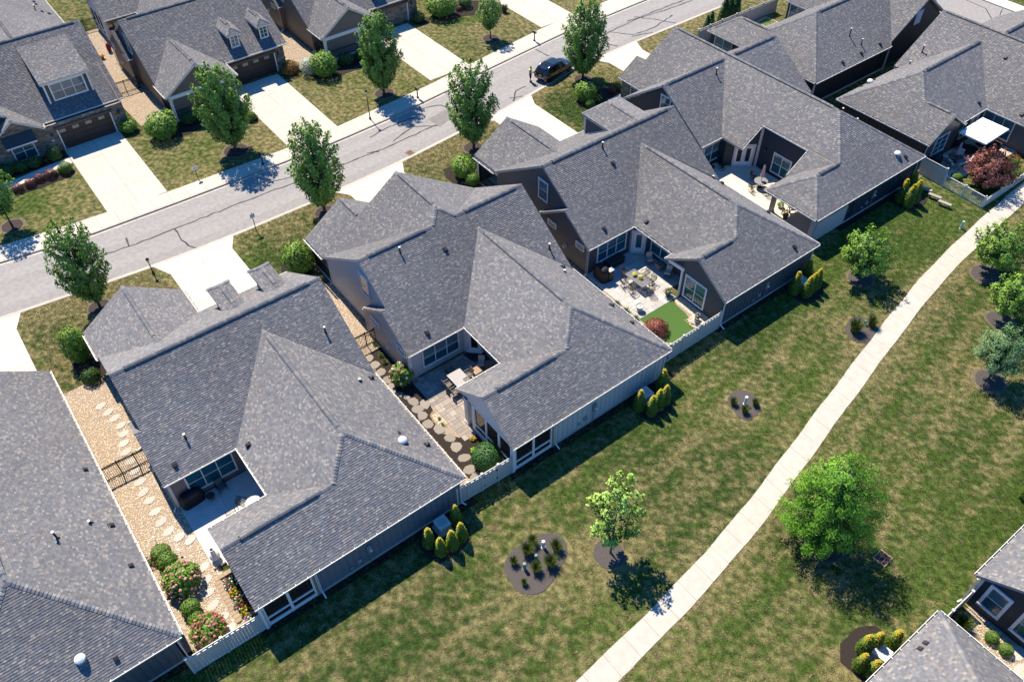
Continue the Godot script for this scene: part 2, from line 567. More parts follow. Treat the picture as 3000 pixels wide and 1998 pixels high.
	bed("gravel", [16.7, -32.5, 17.45, -32.7, 17.45, -31.0, 16.85, -30.9], 0.042, Color(0.44, 0.33, 0.2), M.gravel, 0.05, 2)
	bed("gravel", [38.4, -30.35, 39.4, -30.4, 39.4, -26.3, 37.4, -26.3, 38.2, -28.3], 0.03, Color(0.46, 0.40, 0.32), M.gravel, 0.02, 1)
	# planted beds of dark mulch
	var mc := Color(0.12, 0.095, 0.085)
	bed("mulch", [15.9, -40.0, 17.5, -40.3, 17.6, -34.0, 17.2, -32.4, 16.4, -31.0, 17.4, -29.6, 18.5, -29.6, 18.5, -25.4, 16.0, -25.4], 0.034, mc, M.mulch)
	bed("mulch", [0.06, -29.6, 0.95, -29.6, 0.95, -26.0, 0.06, -26.0], 0.04, mc, M.mulch)
	bed("mulch", [13.85, -20.1, 13.6, -18.3, 14.2, -17.5, 15.3, -17.3, 17.5, -18.2, 18.1, -18.9, 18.0, -19.9, 17.1, -20.5, 15.5, -20.7], 0.03, Color(0.30, 0.265, 0.25), M.mulch, 0.06, 2)
	bed("mulch", ring(19.6, -16.8, 0.95, 1.0), 0.03, Color(0.30, 0.265, 0.25), M.mulch, 0.05)
	bed("mulch", [34.2, -20.9, 33.8, -19.3, 33.9, -18.5, 35.6, -18.5, 36.3, -20.0, 35.6, -21.0], 0.03, Color(0.30, 0.265, 0.25), M.mulch, 0.06, 2)
	bed("mulch", [46.6, -20.2, 46.0, -19.0, 46.6, -17.9, 48.3, -18.3, 49.1, -19.7, 48.2, -20.5], 0.03, Color(0.30, 0.265, 0.25), M.mulch, 0.06, 2)
	for t in [[52.3, -22.8, 0.95], [60.7, -16.9, 1.1], [56.8, -13.3, 0.95], [50.5, -10.4, 1.0], [30.5, -9.4, 1.3], [20.0, -71.6, 1.15], [37.0, -71.8, 1.0], [53.1, -74.6, 0.95], [38.5, -57.6, 0.95], [55.4, -60.9, 0.95], [22.2, -57.5, 0.9], [2.1, -57.8, 0.85], [-0.6, -72.9, 0.9]]:
		bed("mulch", ring(t[0], t[1], t[2], t[2]), 0.03, Color(0.28, 0.245, 0.23) if t[1] > -30 else Color(0.19, 0.155, 0.145), M.mulch, 0.06)
		bed("dry_edge", ring(t[0], t[1], t[2] + 0.22, t[2] + 0.22), 0.012, Color(0.50, 0.41, 0.29), M.mulch, 0.07)
	for d in [[10.6, 13.9, -25.2, -22.7], [28.4, 31.4, -25.1, -22.6], [46.2, 49.2, -26.0, -23.6], [62.8, 66.2, -28.2, -25.6], [25.3, 28.6, -4.7, -2.2]]:
		bed("mulch", [d[0], d[2], d[0] + 0.1, d[3], (d[0] + d[1]) / 2, d[3] + 0.35, d[1], d[3] - 0.2, d[1], d[2]], 0.03, mc, M.mulch, 0.05, 1)
	for d in [[0.6, 15.4, -25.3, -24.75], [18.2, 33.0, -25.2, -24.6], [38.6, 50.2, -26.2, -25.6], [56.0, 67.4, -28.2, -27.6], [-12.0, -2.9, -26.6, -25.9]]:
		bed("mulch", [d[0], d[2], d[1], d[2], d[1], d[3], d[0], d[3]], 0.025, Color(0.07, 0.06, 0.05), M.mulch, 0.08)
	bed("mulch", [0.2, -78.6, 6.3, -79.5, 6.5, -77.3, 3.5, -77.1, 0.6, -77.4], 0.03, Color(0.09, 0.075, 0.07), M.mulch, 0.05, 1)
	bed("mulch", [-1.0, -82.9, 6.6, -82.0, 6.6, -80.7, -1.0, -80.3], 0.03, mc, M.mulch)
	bed("mulch", [14.2, -82.0, 19.0, -79.5, 24.2, -79.0, 24.4, -75.0, 22.8, -75.2, 21.0, -78.0, 16.5, -77.0, 14.2, -79.0], 0.03, mc, M.mulch, 0.05, 1)
	bed("mulch", [30.1, -83.0, 32.4, -83.0, 32.6, -81.4, 30.2, -81.4], 0.03, mc, M.mulch, 0.05, 1)
	bed("mulch", [32.2, -82.0, 36.0, -81.0, 42.0, -81.0, 42.3, -76.0, 38.0, -78.0, 32.8, -78.0], 0.03, mc, M.mulch, 0.05, 1)
	bed("mulch", [48.2, -84.2, 50.2, -84.2, 50.2, -82.6, 48.2, -82.6], 0.03, mc, M.mulch, 0.05, 1)
	bed("mulch", [50.4, -84.6, 51.5, -81.2, 53.6, -81.6, 56.0, -80.2, 59.0, -78.2, 59.2, -84.0], 0.03, mc, M.mulch, 0.05, 1)
	bed("mulch", [51.4, -57.9, 51.7, -55.8, 53.6, -55.6, 57.4, -56.4, 57.6, -58.0, 54.0, -58.3], 0.03, mc, M.mulch, 0.05, 1)
	bed("mulch", [33.6, -56.4, 35.6, -56.4, 36.0, -51.6, 33.6, -51.6], 0.03, mc, M.mulch, 0.05, 1)
	bed("mulch", [-1.6, -54.6, 0.3, -54.6, 0.3, -49.6, -1.6, -49.6], 0.03, mc, M.mulch, 0.05, 1)
	bed("mulch", [15.4, -53.6, 17.6, -53.6, 17.8, -50.2, 15.4, -50.2], 0.03, mc, M.mulch, 0.05, 1)
	# garden walk before the house with the shed dormer, and the walk to the door at the fifth house
	var w := structure("garden_walk")
	slabs(w, "slab", -1.0, 6.65, 1.5, func(x): return -80.2 - 0.12 * (x - 3), func(x): return -79.0 - 0.12 * (x - 3), 0.035, Color(0.52, 0.49, 0.43))
	w = structure("garden_walk")
	slabs(w, "slab", 54.6, 60.0, 1.5, func(_x): return -56.1, func(_x): return -54.9, 0.035, Color(0.52, 0.49, 0.43))

# ---------------------------------------------------------------- roofs
const PALETTE := [Color(0.205, 0.207, 0.219), Color(0.168, 0.172, 0.186), Color(0.222, 0.214, 0.219), Color(0.172, 0.184, 0.208), Color(0.238, 0.230, 0.228), Color(0.192, 0.184, 0.192), Color(0.315, 0.298, 0.285), Color(0.155, 0.162, 0.182), Color(0.208, 0.222, 0.242), Color(0.275, 0.248, 0.232)]
const PITCH := 0.6667
const EAVE := 2.9

func face_h(f: Dictionary, p: Vector2) -> float:
	var m: float = f.get("m", PITCH)
	var e: float = f.get("e", EAVE)
	match f.d:
		"+Z": return e + m * (f.c - p.y)
		"-Z": return e + m * (p.y - f.c)
		"+X": return e + m * (f.c - p.x)
	return e + m * (p.x - f.c)

func crossings(p: PackedVector2Array, y: float) -> Array:
	var a := []
	for k in p.size():
		var u := p[k]
		var w := p[(k + 1) % p.size()]
		if (u.y <= y) != (w.y <= y):
			a.append(u.x + (w.x - u.x) * (y - u.y) / (w.y - u.y))
	a.sort()
	return a

# roof: the boards and trim of every plane, with the courses of shingles lying on them
func make_roof(house: Node3D, faces: Array, trim: Color, course := 0.143) -> Node3D:
	var deck := B.new()
	var sh := B.new()
	for f in faces:
		var p := poly(f.p)
		if not Geometry2D.is_polygon_clockwise(p):
			p.reverse()          # keeps one sense of turning
		var tri := Geometry2D.triangulate_polygon(p)
		var top := []
		for q in p: top.append(Vector3(q.x, face_h(f, q), q.y))
		deck.col = Color(0.08, 0.078, 0.08)
		for j in range(0, tri.size(), 3):
			var a: Vector3 = top[tri[j]]; var b: Vector3 = top[tri[j + 1]]; var c: Vector3 = top[tri[j + 2]]
			deck.tri(a - Vector3.UP * 0.012, b - Vector3.UP * 0.012, c - Vector3.UP * 0.012)
			deck.col = trim
			deck.tri(a - Vector3.UP * 0.2, c - Vector3.UP * 0.2, b - Vector3.UP * 0.2)
			deck.col = Color(0.08, 0.078, 0.08)
		deck.col = trim
		for k in top.size():
			var a: Vector3 = top[k]; var b: Vector3 = top[(k + 1) % top.size()]
			deck.quad(a - Vector3.UP * 0.2, b - Vector3.UP * 0.2, b - Vector3.UP * 0.013, a - Vector3.UP * 0.013)
		lay_shingles(sh, f, p, course)
	var r := part(house, "roof", deck, M.paint)
	var s := part(r, "shingles", sh, M.shingle)
	stuff(s)
	return r

func lay_shingles(sh: B, f: Dictionary, p: PackedVector2Array, course: float):
	var m: float = f.get("m", PITCH)
	var run := course / sqrt(1.0 + m * m)          # plan width of one course
	var along_x: bool = f.d == "+Z" or f.d == "-Z"
	var sgn := 1.0 if f.d in ["-Z", "-X"] else -1.0   # plan direction that climbs
	var q := PackedVector2Array()                     # (along, climb)
	for w in p:
		q.append(Vector2(w.x, w.y * sgn) if along_x else Vector2(w.y, w.x * sgn))
	var lo := INF
	var hi := -INF
	for w in q:
		lo = minf(lo, w.y); hi = maxf(hi, w.y)
	var base: float = (f.c * sgn)
	var k0 := floori((lo - base) / run)
	var k1 := ceili((hi - base) / run)
	var e: float = f.get("e", EAVE)
	var butt := Color(0.035, 0.035, 0.038)
	var wear: float = 1.0 + 0.06 * sin(p[0].x * 1.7 + 1.0)
	for k in range(k0, k1):
		var ya := maxf(base + k * run, lo + 1e-4)
		var yb := minf(base + (k + 1) * run, hi - 1e-4)
		if yb - ya < 0.01: continue
		var ca := crossings(q, ya)
		var cb := crossings(q, yb)
		if ca.size() < 2 or cb.size() < 2: continue
		if ca.size() != cb.size():
			if ca.size() > cb.size(): ca = [ca[0], ca[-1]] if cb.size() == 2 and absf(ca[0] - cb[0]) < 0.4 and absf(ca[-1] - cb[-1]) < 0.4 else ca.slice(0, cb.size())
			else: cb = cb.slice(0, ca.size()) if ca.size() > 2 else ([cb[0], cb[-1]] if absf(ca[0] - cb[0]) < 0.4 and absf(ca[1] - cb[-1]) < 0.4 else cb.slice(0, 2))
		var ha := e + m * (ya - base)
		var hb := e + m * (yb - base)
		for s in range(0, ca.size() - 1, 2):
			var la: float = ca[s]; var ra: float = ca[s + 1]
			var lb: float = cb[s]; var rb: float = cb[s + 1]
			var x := minf(la, lb) - rng.randf() * 0.3
			var tone: Color = PALETTE[rng.randi() % 6]
			while x < maxf(ra, rb):
				var w := rng.randf_range(0.11, 0.22)
				var xa0 := clampf(x, la, ra); var xa1 := clampf(x + w - 0.006, la, ra)
				var xb0 := clampf(x, lb, rb); var xb1 := clampf(x + w - 0.006, lb, rb)
				x += w
				if xa1 - xa0 < 0.012 and xb1 - xb0 < 0.012: continue
				var roll := rng.randf()
				tone = PALETTE[rng.randi() % 6] if roll < 0.66 else (PALETTE[6] if roll < 0.74 else PALETTE[rng.randi() % PALETTE.size()])
				sh.col = vary(tone, 0.08) * wear * (1.0 + 0.22 * noise.get_noise_3d(x * 1.3 + f.c * 3.0, ya * 1.3, f.c))
				var lift := 0.022 if rng.randf() < 0.5 else 0.032
				var a; var b; var c; var d
				if along_x:
					a = Vector3(xa0, ha + lift, ya * sgn); b = Vector3(xa1, ha + lift, ya * sgn)
					c = Vector3(xb1, hb + 0.006, yb * sgn); d = Vector3(xb0, hb + 0.006, yb * sgn)
				else:
					a = Vector3(ya * sgn, ha + lift, xa0); b = Vector3(ya * sgn, ha + lift, xa1)
					c = Vector3(yb * sgn, hb + 0.006, xb1); d = Vector3(yb * sgn, hb + 0.006, xb0)
				var dn := Vector3.UP * (lift + 0.01)
				if (along_x and sgn < 0) or (not along_x and sgn > 0):
					sh.quad(a, b, c, d); sh.col = butt; sh.quad(a - dn, b - dn, b, a)
				else:
					sh.quad(b, a, d, c); sh.col = butt; sh.quad(b - dn, a - dn, a, b)

var cap_cache := {}
func cap_mesh(drop: float, tone: int) -> ArrayMesh:
	var key := "%.2f/%d" % [drop, tone]
	if not cap_cache.has(key):
		var b := B.new()
		b.col = vary([PALETTE[4], PALETTE[3], PALETTE[0], PALETTE[6], PALETTE[8]][tone] * 1.05, 0.05)
		var w := 0.155
		var l := 0.25
		var y0 := 0.07; var y1 := 0.034
		var c0 := Vector3(0, y0, 0); var c1 := Vector3(0, y1, l)
		for s in [-1.0, 1.0]:
			var m0 := Vector3(s * 0.05, y0 - 0.012 - drop * 0.02, 0); var m1 := Vector3(s * 0.05, y1 - 0.012 - drop * 0.02, l)
			var e0 := Vector3(s * w, y0 - 0.02 - drop * w, 0); var e1 := Vector3(s * w, y1 - 0.02 - drop * w, l)
			if s > 0:
				b.quad(c0, c1, m1, m0); b.quad(m0, m1, e1, e0)
				b.quad(e0, e1, e1 - Vector3(0, 0.05, 0), e0 - Vector3(0, 0.05, 0))
			else:
				b.quad(c0, m0, m1, c1); b.quad(m0, e0, e1, m1)
				b.quad(e0, e0 - Vector3(0, 0.05, 0), e1 - Vector3(0, 0.05, 0), e1)
			b.quad(c0, m0, m0 - Vector3(0, 0.03, 0), c0 - Vector3(0, 0.03, 0)); b.quad(m0, e0, e0 - Vector3(0, 0.03, 0), m0 - Vector3(0, 0.03, 0))
		cap_cache[key] = b.mesh()
	return cap_cache[key]

# ridge or hip covered in bent shingles; "vent" raises them over a dark slot along the middle
func cap_line(roof: Node3D, p: Vector3, q: Vector3, drop := PITCH, vent := 0.0, step := 0.2, single := true):
	var d := (q - p)
	var l := d.length()
	var z := d / l
	var x := Vector3.UP.cross(z).normalized()
	var y := z.cross(x)
	var n := int(l / step)
	var merged := B.new()
	if vent > 0.0:
		var b := B.new()
		b.col = Color(0.018, 0.018, 0.022)
		var s := p + z * vent
		var e := q - z * vent
		b.box((s + e) * 0.5 + Vector3.UP * -0.03, Vector3(0.30, 0.10, (e - s).length()), Basis(x, y, z))
		part(roof, "ridge_vent", b, M.matt)
	for k in n:
		var at := p + z * (k * step)
		if vent > 0.0 and k * step > vent - 0.1 and k * step < l - vent: at += Vector3.UP * 0.065
		var t := Transform3D(Basis(x, y, z), at)
		var m := cap_mesh(drop, rng.randi() % 5)
		if single:
			put(roof, "ridge_shingle", m, M.shingle, t)
		else:
			var a := m.surface_get_arrays(0)
			var off := merged.v.size()
			for w in a[Mesh.ARRAY_VERTEX]: merged.v.append(t * w)
			merged.c.append_array(a[Mesh.ARRAY_COLOR])
			for w in a[Mesh.ARRAY_INDEX]: merged.i.append(off + w)
	if not single and n > 0:
		stuff(part(roof, "ridge_shingles", merged, M.shingle))

func gutter(house: Node3D, p: Vector3, q: Vector3, out: Vector3, col := Color(0.72, 0.71, 0.66)):
	var b := B.new()
	var d := (q - p).normalized()
	var bs := Basis(d, Vector3.UP, d.cross(Vector3.UP))
	var l := p.distance_to(q)
	var mid := (p + q) * 0.5 - Vector3.UP * 0.07
	b.col = col
	b.box(mid + out * 0.115, Vector3(l, 0.10, 0.014), bs)
	b.box(mid + out * 0.115 + Vector3.UP * 0.052, Vector3(l, 0.012, 0.03), bs)
	b.col = Color(0.20, 0.19, 0.17)
	b.box(mid + out * 0.06 - Vector3.UP * 0.045, Vector3(l, 0.012, 0.11), bs)
	b.col = col
	var k := 0.25
	while k < l:
		b.box(p + d * k + out * 0.06 - Vector3.UP * 0.015, Vector3(0.035, 0.012, 0.14), bs)
		k += 0.75
	part(house, "gutter", b, M.paint)

func downspout(house: Node3D, at: Vector3, top: float, out: Vector3, col: Color):
	var b := B.new()
	b.col = col
	b.stick(Vector3(at.x, 0.22, at.z), Vector3(at.x, top, at.z), 0.075, 0.06)
	b.stick(Vector3(at.x, top, at.z), Vector3(at.x, top + 0.15, at.z) + out * 0.2, 0.07, 0.06)
	b.col = Color(0.7, 0.7, 0.68)
	b.stick(Vector3(at.x, 0.24, at.z), Vector3(at.x, 0.07, at.z) + out * 0.45, 0.08, 0.07)
	part(house, "downspout", b, M.paint)

# ---------------------------------------------------------------- walls, windows, doors
# a wall from a to b on the ground plan; prof is a list of [t, y] along its top, out points to the open air
func wall(house: Node3D, a: Vector2, b: Vector2, out: Vector2, prof: Array, col: Color, kind := "lap", called := "wall") -> MeshInstance3D:
	var d := (b - a).normalized()
	if Vector2(-d.y, d.x).dot(out) < 0:
		var l0 := a.distance_to(b)
		var pr := []
		for k in range(prof.size() - 1, -1, -1): pr.append([l0 - prof[k][0], prof[k][1]])
		prof = pr
		var t := a; a = b; b = t
		d = -d
	var nn := Vector3(-d.y, 0, d.x)
	var at := func(t, y, o): return Vector3(a.x + d.x * t, y, a.y + d.y * t) + nn * o
	var pg := PackedVector2Array([Vector2(prof[0][0], 0.0)])
	for w in prof: pg.append(Vector2(w[0], w[1]))
	pg.append(Vector2(prof[-1][0], 0.0))
	var m := B.new()
	m.col = col
	var tri := Geometry2D.triangulate_polygon(pg)
	for j in range(0, tri.size(), 3):
		var q := [pg[tri[j]], pg[tri[j + 1]], pg[tri[j + 2]]]
		m.tri(at.call(q[0].x, q[0].y, 0.0), at.call(q[1].x, q[1].y, 0.0), at.call(q[2].x, q[2].y, 0.0))
		m.tri(at.call(q[0].x, q[0].y, -0.13), at.call(q[2].x, q[2].y, -0.13), at.call(q[1].x, q[1].y, -0.13))
	for k in pg.size():
		var p := pg[k]
		var q := pg[(k + 1) % pg.size()]
		m.quad(at.call(p.x, p.y, -0.13), at.call(q.x, q.y, -0.13), at.call(q.x, q.y, 0.0), at.call(p.x, p.y, 0.0))
	var w := part(house, called, m, M.paint)
	if kind == "lap" or kind == "shake":
		var hi := 0.0
		for q in prof: hi = maxf(hi, q[1])
		var s := B.new()
		var y := 0.2
		var st := 0.15
		while y < hi - 0.02:
			var y1 := minf(y + st, hi - 0.005)
			var x0 := crossings(pg, y + 0.001)
			var x1 := crossings(pg, y1 - 0.001)
			if x0.size() >= 2 and x1.size() >= 2:
				s.col = vary(col, 0.05)
				var p0: Vector3 = at.call(x0[0], y, 0.024); var p1: Vector3 = at.call(x0[-1], y, 0.024)
				var p2: Vector3 = at.call(x1[-1], y1, 0.006); var p3: Vector3 = at.call(x1[0], y1, 0.006)
				s.quad(p0, p1, p2, p3)
				s.quad(p0 - nn * 0.02, p1 - nn * 0.02, p1, p0)
			y = y1
		stuff(part(w, "siding_boards", s, M.paint))
	elif kind == "batten":
		var l := a.distance_to(b)
		var n := int(l / 0.42)
		for k in n + 1:
			var t := l * k / n
			var top := 0.0
			for j in prof.size() - 1:
				if t >= prof[j][0] - 1e-3 and t <= prof[j + 1][0] + 1e-3:
					top = lerpf(prof[j][1], prof[j + 1][1], (t - prof[j][0]) / maxf(1e-4, prof[j + 1][0] - prof[j][0]))
			var s := B.new()
			s.col = vary(col, 0.06) * 0.9
			s.box(at.call(clampf(t, 0.03, l - 0.03), (top + 0.25) / 2, 0.012), Vector3(0.055, top - 0.25, 0.03), Basis(Vector3(d.x, 0, d.y), Vector3.UP, nn))
			part(w, "batten", s, M.paint)
		var f := B.new()
		f.col = Color(0.42, 0.40, 0.37)
		f.box(at.call(l / 2, 0.1, 0.01), Vector3(l, 0.2, 0.06), Basis(Vector3(d.x, 0, d.y), Vector3.UP, nn))
		part(w, "footing", f, M.concrete)
	elif kind == "stone":
		var hi := 0.0
		for q in prof: hi = maxf(hi, q[1])
		var s := B.new()
		var y := 0.0
		while y < hi:
			var hh := rng.randf_range(0.11, 0.22)
			var y1 := minf(y + hh, hi)
			var xs := crossings(pg, (y + y1) / 2 + 0.001)
			if xs.size() >= 2:
				var x: float = xs[0]
				while x < xs[-1] - 0.02:
					var e := minf(x + rng.randf_range(0.16, 0.5), xs[-1])
					s.col = vary([Color(0.34, 0.27, 0.205), Color(0.43, 0.355, 0.275), Color(0.25, 0.195, 0.155), Color(0.38, 0.295, 0.215), Color(0.30, 0.265, 0.23)][rng.randi() % 5], 0.2)
					var dp := rng.randf_range(0.03, 0.075)
					var wd := e - x - 0.022
					if wd > 0.03 and y1 - y > 0.04:
						var g := 0.012
						var f := [at.call(x + g, y + g, dp), at.call(e - g, y + g, dp), at.call(e - g, y1 - g, dp), at.call(x + g, y1 - g, dp)]
						var r := [at.call(x, y, 0.0), at.call(e, y, 0.0), at.call(e, y1, 0.0), at.call(x, y1, 0.0)]
						s.quad(f[0], f[1], f[2], f[3])
						for j in 4:
							s.quad(r[j], r[(j + 1) % 4], f[(j + 1) % 4], f[j])
					x = e
			y = y1
		stuff(part(w, "stones", s, M.stone))
	return w

# window on a vertical face: c is the middle of its sill line, right runs along the wall, out faces the open air
func window(parent: Node3D, c: Vector3, right: Vector3, out: Vector3, w: float, h: float, cols := 1, rows := 2, blind := 0.55, trim := Color(0.78, 0.77, 0.74), tw := 0.1, hood := false) -> Node3D:
	var bs := Basis(right, Vector3.UP, out)
	var b := B.new()
	b.col = trim
	var o := out * 0.045
	for s in [-1.0, 1.0]:
		b.box(c + right * (s * (w + tw) / 2) + Vector3.UP * h / 2 + o, Vector3(tw, h + 0.002, 0.07), bs)
	b.box(c + Vector3.UP * (h + tw * 0.5) + o * 1.2, Vector3(w + tw * (2.5 if hood else 2.0), tw * (1.3 if hood else 1.0), 0.09), bs)
	b.box(c - Vector3.UP * tw * 0.5 + o * 1.25, Vector3(w + tw * 2.1, tw, 0.1), bs)
	for k in range(1, cols):
		b.box(c + right * (w * (float(k) / cols - 0.5)) + Vector3.UP * h / 2 + o * 0.9, Vector3(0.06, h - 0.004, 0.05), bs)
	for k in range(1, rows):
		b.box(c + Vector3.UP * (h * k / rows) + o * 0.8, Vector3(w - 0.004, 0.04, 0.044), bs)
	var f := part(parent, "window", b, M.paint)
	var inner := B.new()
	inner.col = Color(0.012, 0.014, 0.017)
	inner.box(c + Vector3.UP * h / 2 + out * 0.026, Vector3(w, h, 0.006), bs)
	part(f, "dark_room", inner, M.matt)
	if blind > 0.0:
		var bl := B.new()
		var hh := h * blind
		var y := h - hh
		while y < h - 0.01:
			bl.col = vary(Color(0.62, 0.63, 0.60), 0.04)
			bl.box(c + Vector3.UP * (y + 0.028) + out * 0.034, Vector3(w - 0.03, 0.05, 0.005), bs)
			y += 0.056
		part(f, "blind", bl, M.fabric)
	for k in cols:
		for j in rows:
			var g := B.new()
			g.box(c + right * (w * ((k + 0.5) / cols - 0.5)) + Vector3.UP * (h * (j + 0.5) / rows) + out * 0.045, Vector3(w / cols - 0.05, h / rows - 0.04, 0.005), bs)
			part(f, "pane", g, M.glass)
	return f

func door(parent: Node3D, c: Vector3, right: Vector3, out: Vector3, leaves := 1, w := 0.91, h := 2.05, trim := Color(0.74, 0.73, 0.71), glass := Color(0.01, 0.012, 0.015)):
	var bs := Basis(right, Vector3.UP, out)
	var b := B.new()
	b.col = trim
	var tot := w * leaves
	for s in [-1.0, 1.0]:
		b.box(c + right * (s * (tot / 2 + 0.09)) + Vector3.UP * h / 2 + out * 0.04, Vector3(0.18, h, 0.08), bs)
	b.box(c + Vector3.UP * (h + 0.12) + out * 0.045, Vector3(tot + 0.4, 0.24, 0.09), bs)
	b.box(c + Vector3.UP * 0.06 + out * 0.12, Vector3(tot + 0.3, 0.12, 0.24), bs)
	var f := part(parent, "door_frame", b, M.paint)
	for k in leaves:
		var m := c + right * (w * (k - (leaves - 1) / 2.0))
		var d := B.new()
		d.col = Color(0.80, 0.79, 0.77)
		d.box(m + right * (w / 2 - 0.1) + Vector3.UP * (h / 2 + 0.06) + out * 0.05, Vector3(0.18, h - 0.13, 0.045), bs)
		d.box(m - right * (w / 2 - 0.1) + Vector3.UP * (h / 2 + 0.06) + out * 0.05, Vector3(0.18, h - 0.13, 0.045), bs)
		d.box(m + Vector3.UP * 0.30 + out * 0.05, Vector3(w - 0.38, 0.36, 0.045), bs)
		d.box(m + Vector3.UP * (h - 0.1) + out * 0.05, Vector3(w - 0.38, 0.2, 0.045), bs)
		var leaf := part(f, "door", d, M.paint)
		var g := B.new()
		g.col = glass
		g.box(m + Vector3.UP * (h / 2 + 0.14) + out * 0.045, Vector3(w - 0.38, h - 0.68, 0.02), bs)
		part(leaf, "pane", g, M.gloss)
		var hd := B.new()
		hd.col = Color(0.3, 0.29, 0.27)
		hd.ball(m + right * (w / 2 - 0.1) * (-1.0 if leaves == 1 else (1.0 - 2.0 * k)) + Vector3.UP * 1.0 + out * 0.1, Vector3(0.035, 0.035, 0.035), 5, 8)
		hd.ball(m + right * (w / 2 - 0.1) * (-1.0 if leaves == 1 else (1.0 - 2.0 * k)) + Vector3.UP * 1.16 + out * 0.09, Vector3(0.03, 0.03, 0.03), 5, 8)
		part(leaf, "handle", hd, M.metal)

func garage_door(parent: Node3D, c: Vector3, right: Vector3, out: Vector3, w := 4.88, h := 2.15, col := Color(0.042, 0.034, 0.032), closed := true):
	var bs := Basis(right, Vector3.UP, out)
	var b := B.new()
	b.col = Color(0.74, 0.72, 0.68)
	for s in [-1.0, 1.0]:
		b.box(c + right * (s * (w / 2 + 0.06)) + Vector3.UP * h / 2 + out * 0.05, Vector3(0.12, h, 0.14), bs)
	b.col = Color(0.10, 0.07, 0.055)
	b.box(c + Vector3.UP * (h + 0.11) + out * 0.07, Vector3(w + 0.5, 0.22, 0.16), bs)
	var f := part(parent, "garage_frame", b, M.paint)
	if not closed: return
	for k in 4:
		var d := B.new()
		d.col = vary(col, 0.06)
		var y := h * k / 4.0
		d.box(c + Vector3.UP * (y + h / 8) + out * 0.02, Vector3(w, h / 4 - 0.012, 0.05), bs)
		for j in 8:
			if k == 3 and j % 2 == 0: continue
			d.col = vary(col, 0.08) * 1.15
			d.box(c + right * (w * ((j + 0.5) / 8 - 0.5)) + Vector3.UP * (y + h / 8) + out * 0.05, Vector3(w / 8 - 0.1, h / 4 - 0.14, 0.02), bs, 0.01)
		var p := part(f, "garage_panel", d, M.paint)
		if k == 3:
			for j in 4:
				var g := B.new()
				for q in 4:
					g.col = vary(Color(0.27, 0.26, 0.22), 0.1)
					g.box(c + right * (w * ((j * 2 + 0.75) / 8 - 0.5) + (q - 1.5) * 0.2) + Vector3.UP * (y + h / 8) + out * 0.053, Vector3(0.18, 0.32, 0.012), bs)
				part(p, "lite", g, M.gloss)

func lantern(house: Node3D, at: Vector3, out: Vector3):
	var b := B.new()
	b.col = Color(0.015, 0.014, 0.013)
	b.box(at, Vector3(0.1, 0.16, 0.1))
	b.lathe(at + out * 0.14 - Vector3.UP * 0.18, [[0.0, -0.02], [0.06, 0.0], [0.085, 0.24], [0.10, 0.26], [0.03, 0.36], [0.0, 0.38]], 6)
	part(house, "wall_lantern", b, M.gloss)

func column_post(house: Node3D, x: float, z: float, top: float, col: Color, w := 0.26):
	var b := B.new()
	b.col = col
	b.box(Vector3(x, top / 2, z), Vector3(w, top, w))
	b.box(Vector3(x, 0.12, z), Vector3(w + 0.1, 0.24, w + 0.1))
	b.box(Vector3(x, top - 0.1, z), Vector3(w + 0.08, 0.2, w + 0.08))
	part(house, "column", b, M.paint)

func pipe(house: Node3D, p: Vector3, h := 0.55):
	var b := B.new()
	b.col = Color(0.02, 0.02, 0.022)
	b.lathe(p - Vector3.UP * 0.12, [[0.2, 0.0], [0.085, 0.16], [0.06, 0.2], [0.06, h], [0.085, h + 0.01]], 10)
	b.col = Color(0.62, 0.62, 0.62)
	b.lathe(p + Vector3.UP * (h - 0.11), [[0.085, 0.0], [0.085, 0.06], [0.0, 0.07]], 10)
	part(house, "vent_pipe", b, M.paint)

func roof_vent(house: Node3D, p: Vector3, d: String, m := PITCH):
	# low black hood, its open side facing down the slope
	var dn: Vector3 = {"+Z": Vector3(0, -m, 1), "-Z": Vector3(0, -m, -1), "+X": Vector3(1, -m, 0), "-X": Vector3(-1, -m, 0)}[d].normalized()
	var side := dn.cross(Vector3.UP).normalized()
	var up := side.cross(dn)
	var b := B.new()
	b.col = Color(0.028, 0.028, 0.032)
	b.box(p + up * 0.035, Vector3(0.36, 0.02, 0.36), Basis(side, up, -dn))
	b.box(p + up * 0.11 + dn * 0.03, Vector3(0.25, 0.13, 0.26), Basis(side, up, -dn), 0.03)
	b.col = Color(0.004, 0.004, 0.005)
	b.box(p + up * 0.1 + dn * 0.155, Vector3(0.2, 0.08, 0.02), Basis(side, up, -dn))
	part(house, "roof_vent", b, M.paint)

func sun_tube(house: Node3D, p: Vector3):
	var b := B.new()
	b.col = Color(0.13, 0.14, 0.15)
	b.lathe(p - Vector3.UP * 0.2, [[0.30, 0.0], [0.27, 0.30], [0.29, 0.34]], 20)
	b.col = Color(0.72, 0.78, 0.80)
	b.lathe(p + Vector3.UP * 0.14, [[0.29, 0.0], [0.27, 0.10], [0.19, 0.19], [0.08, 0.235], [0.0, 0.24]], 20)
	part(house, "sun_tube", b, M.gloss)

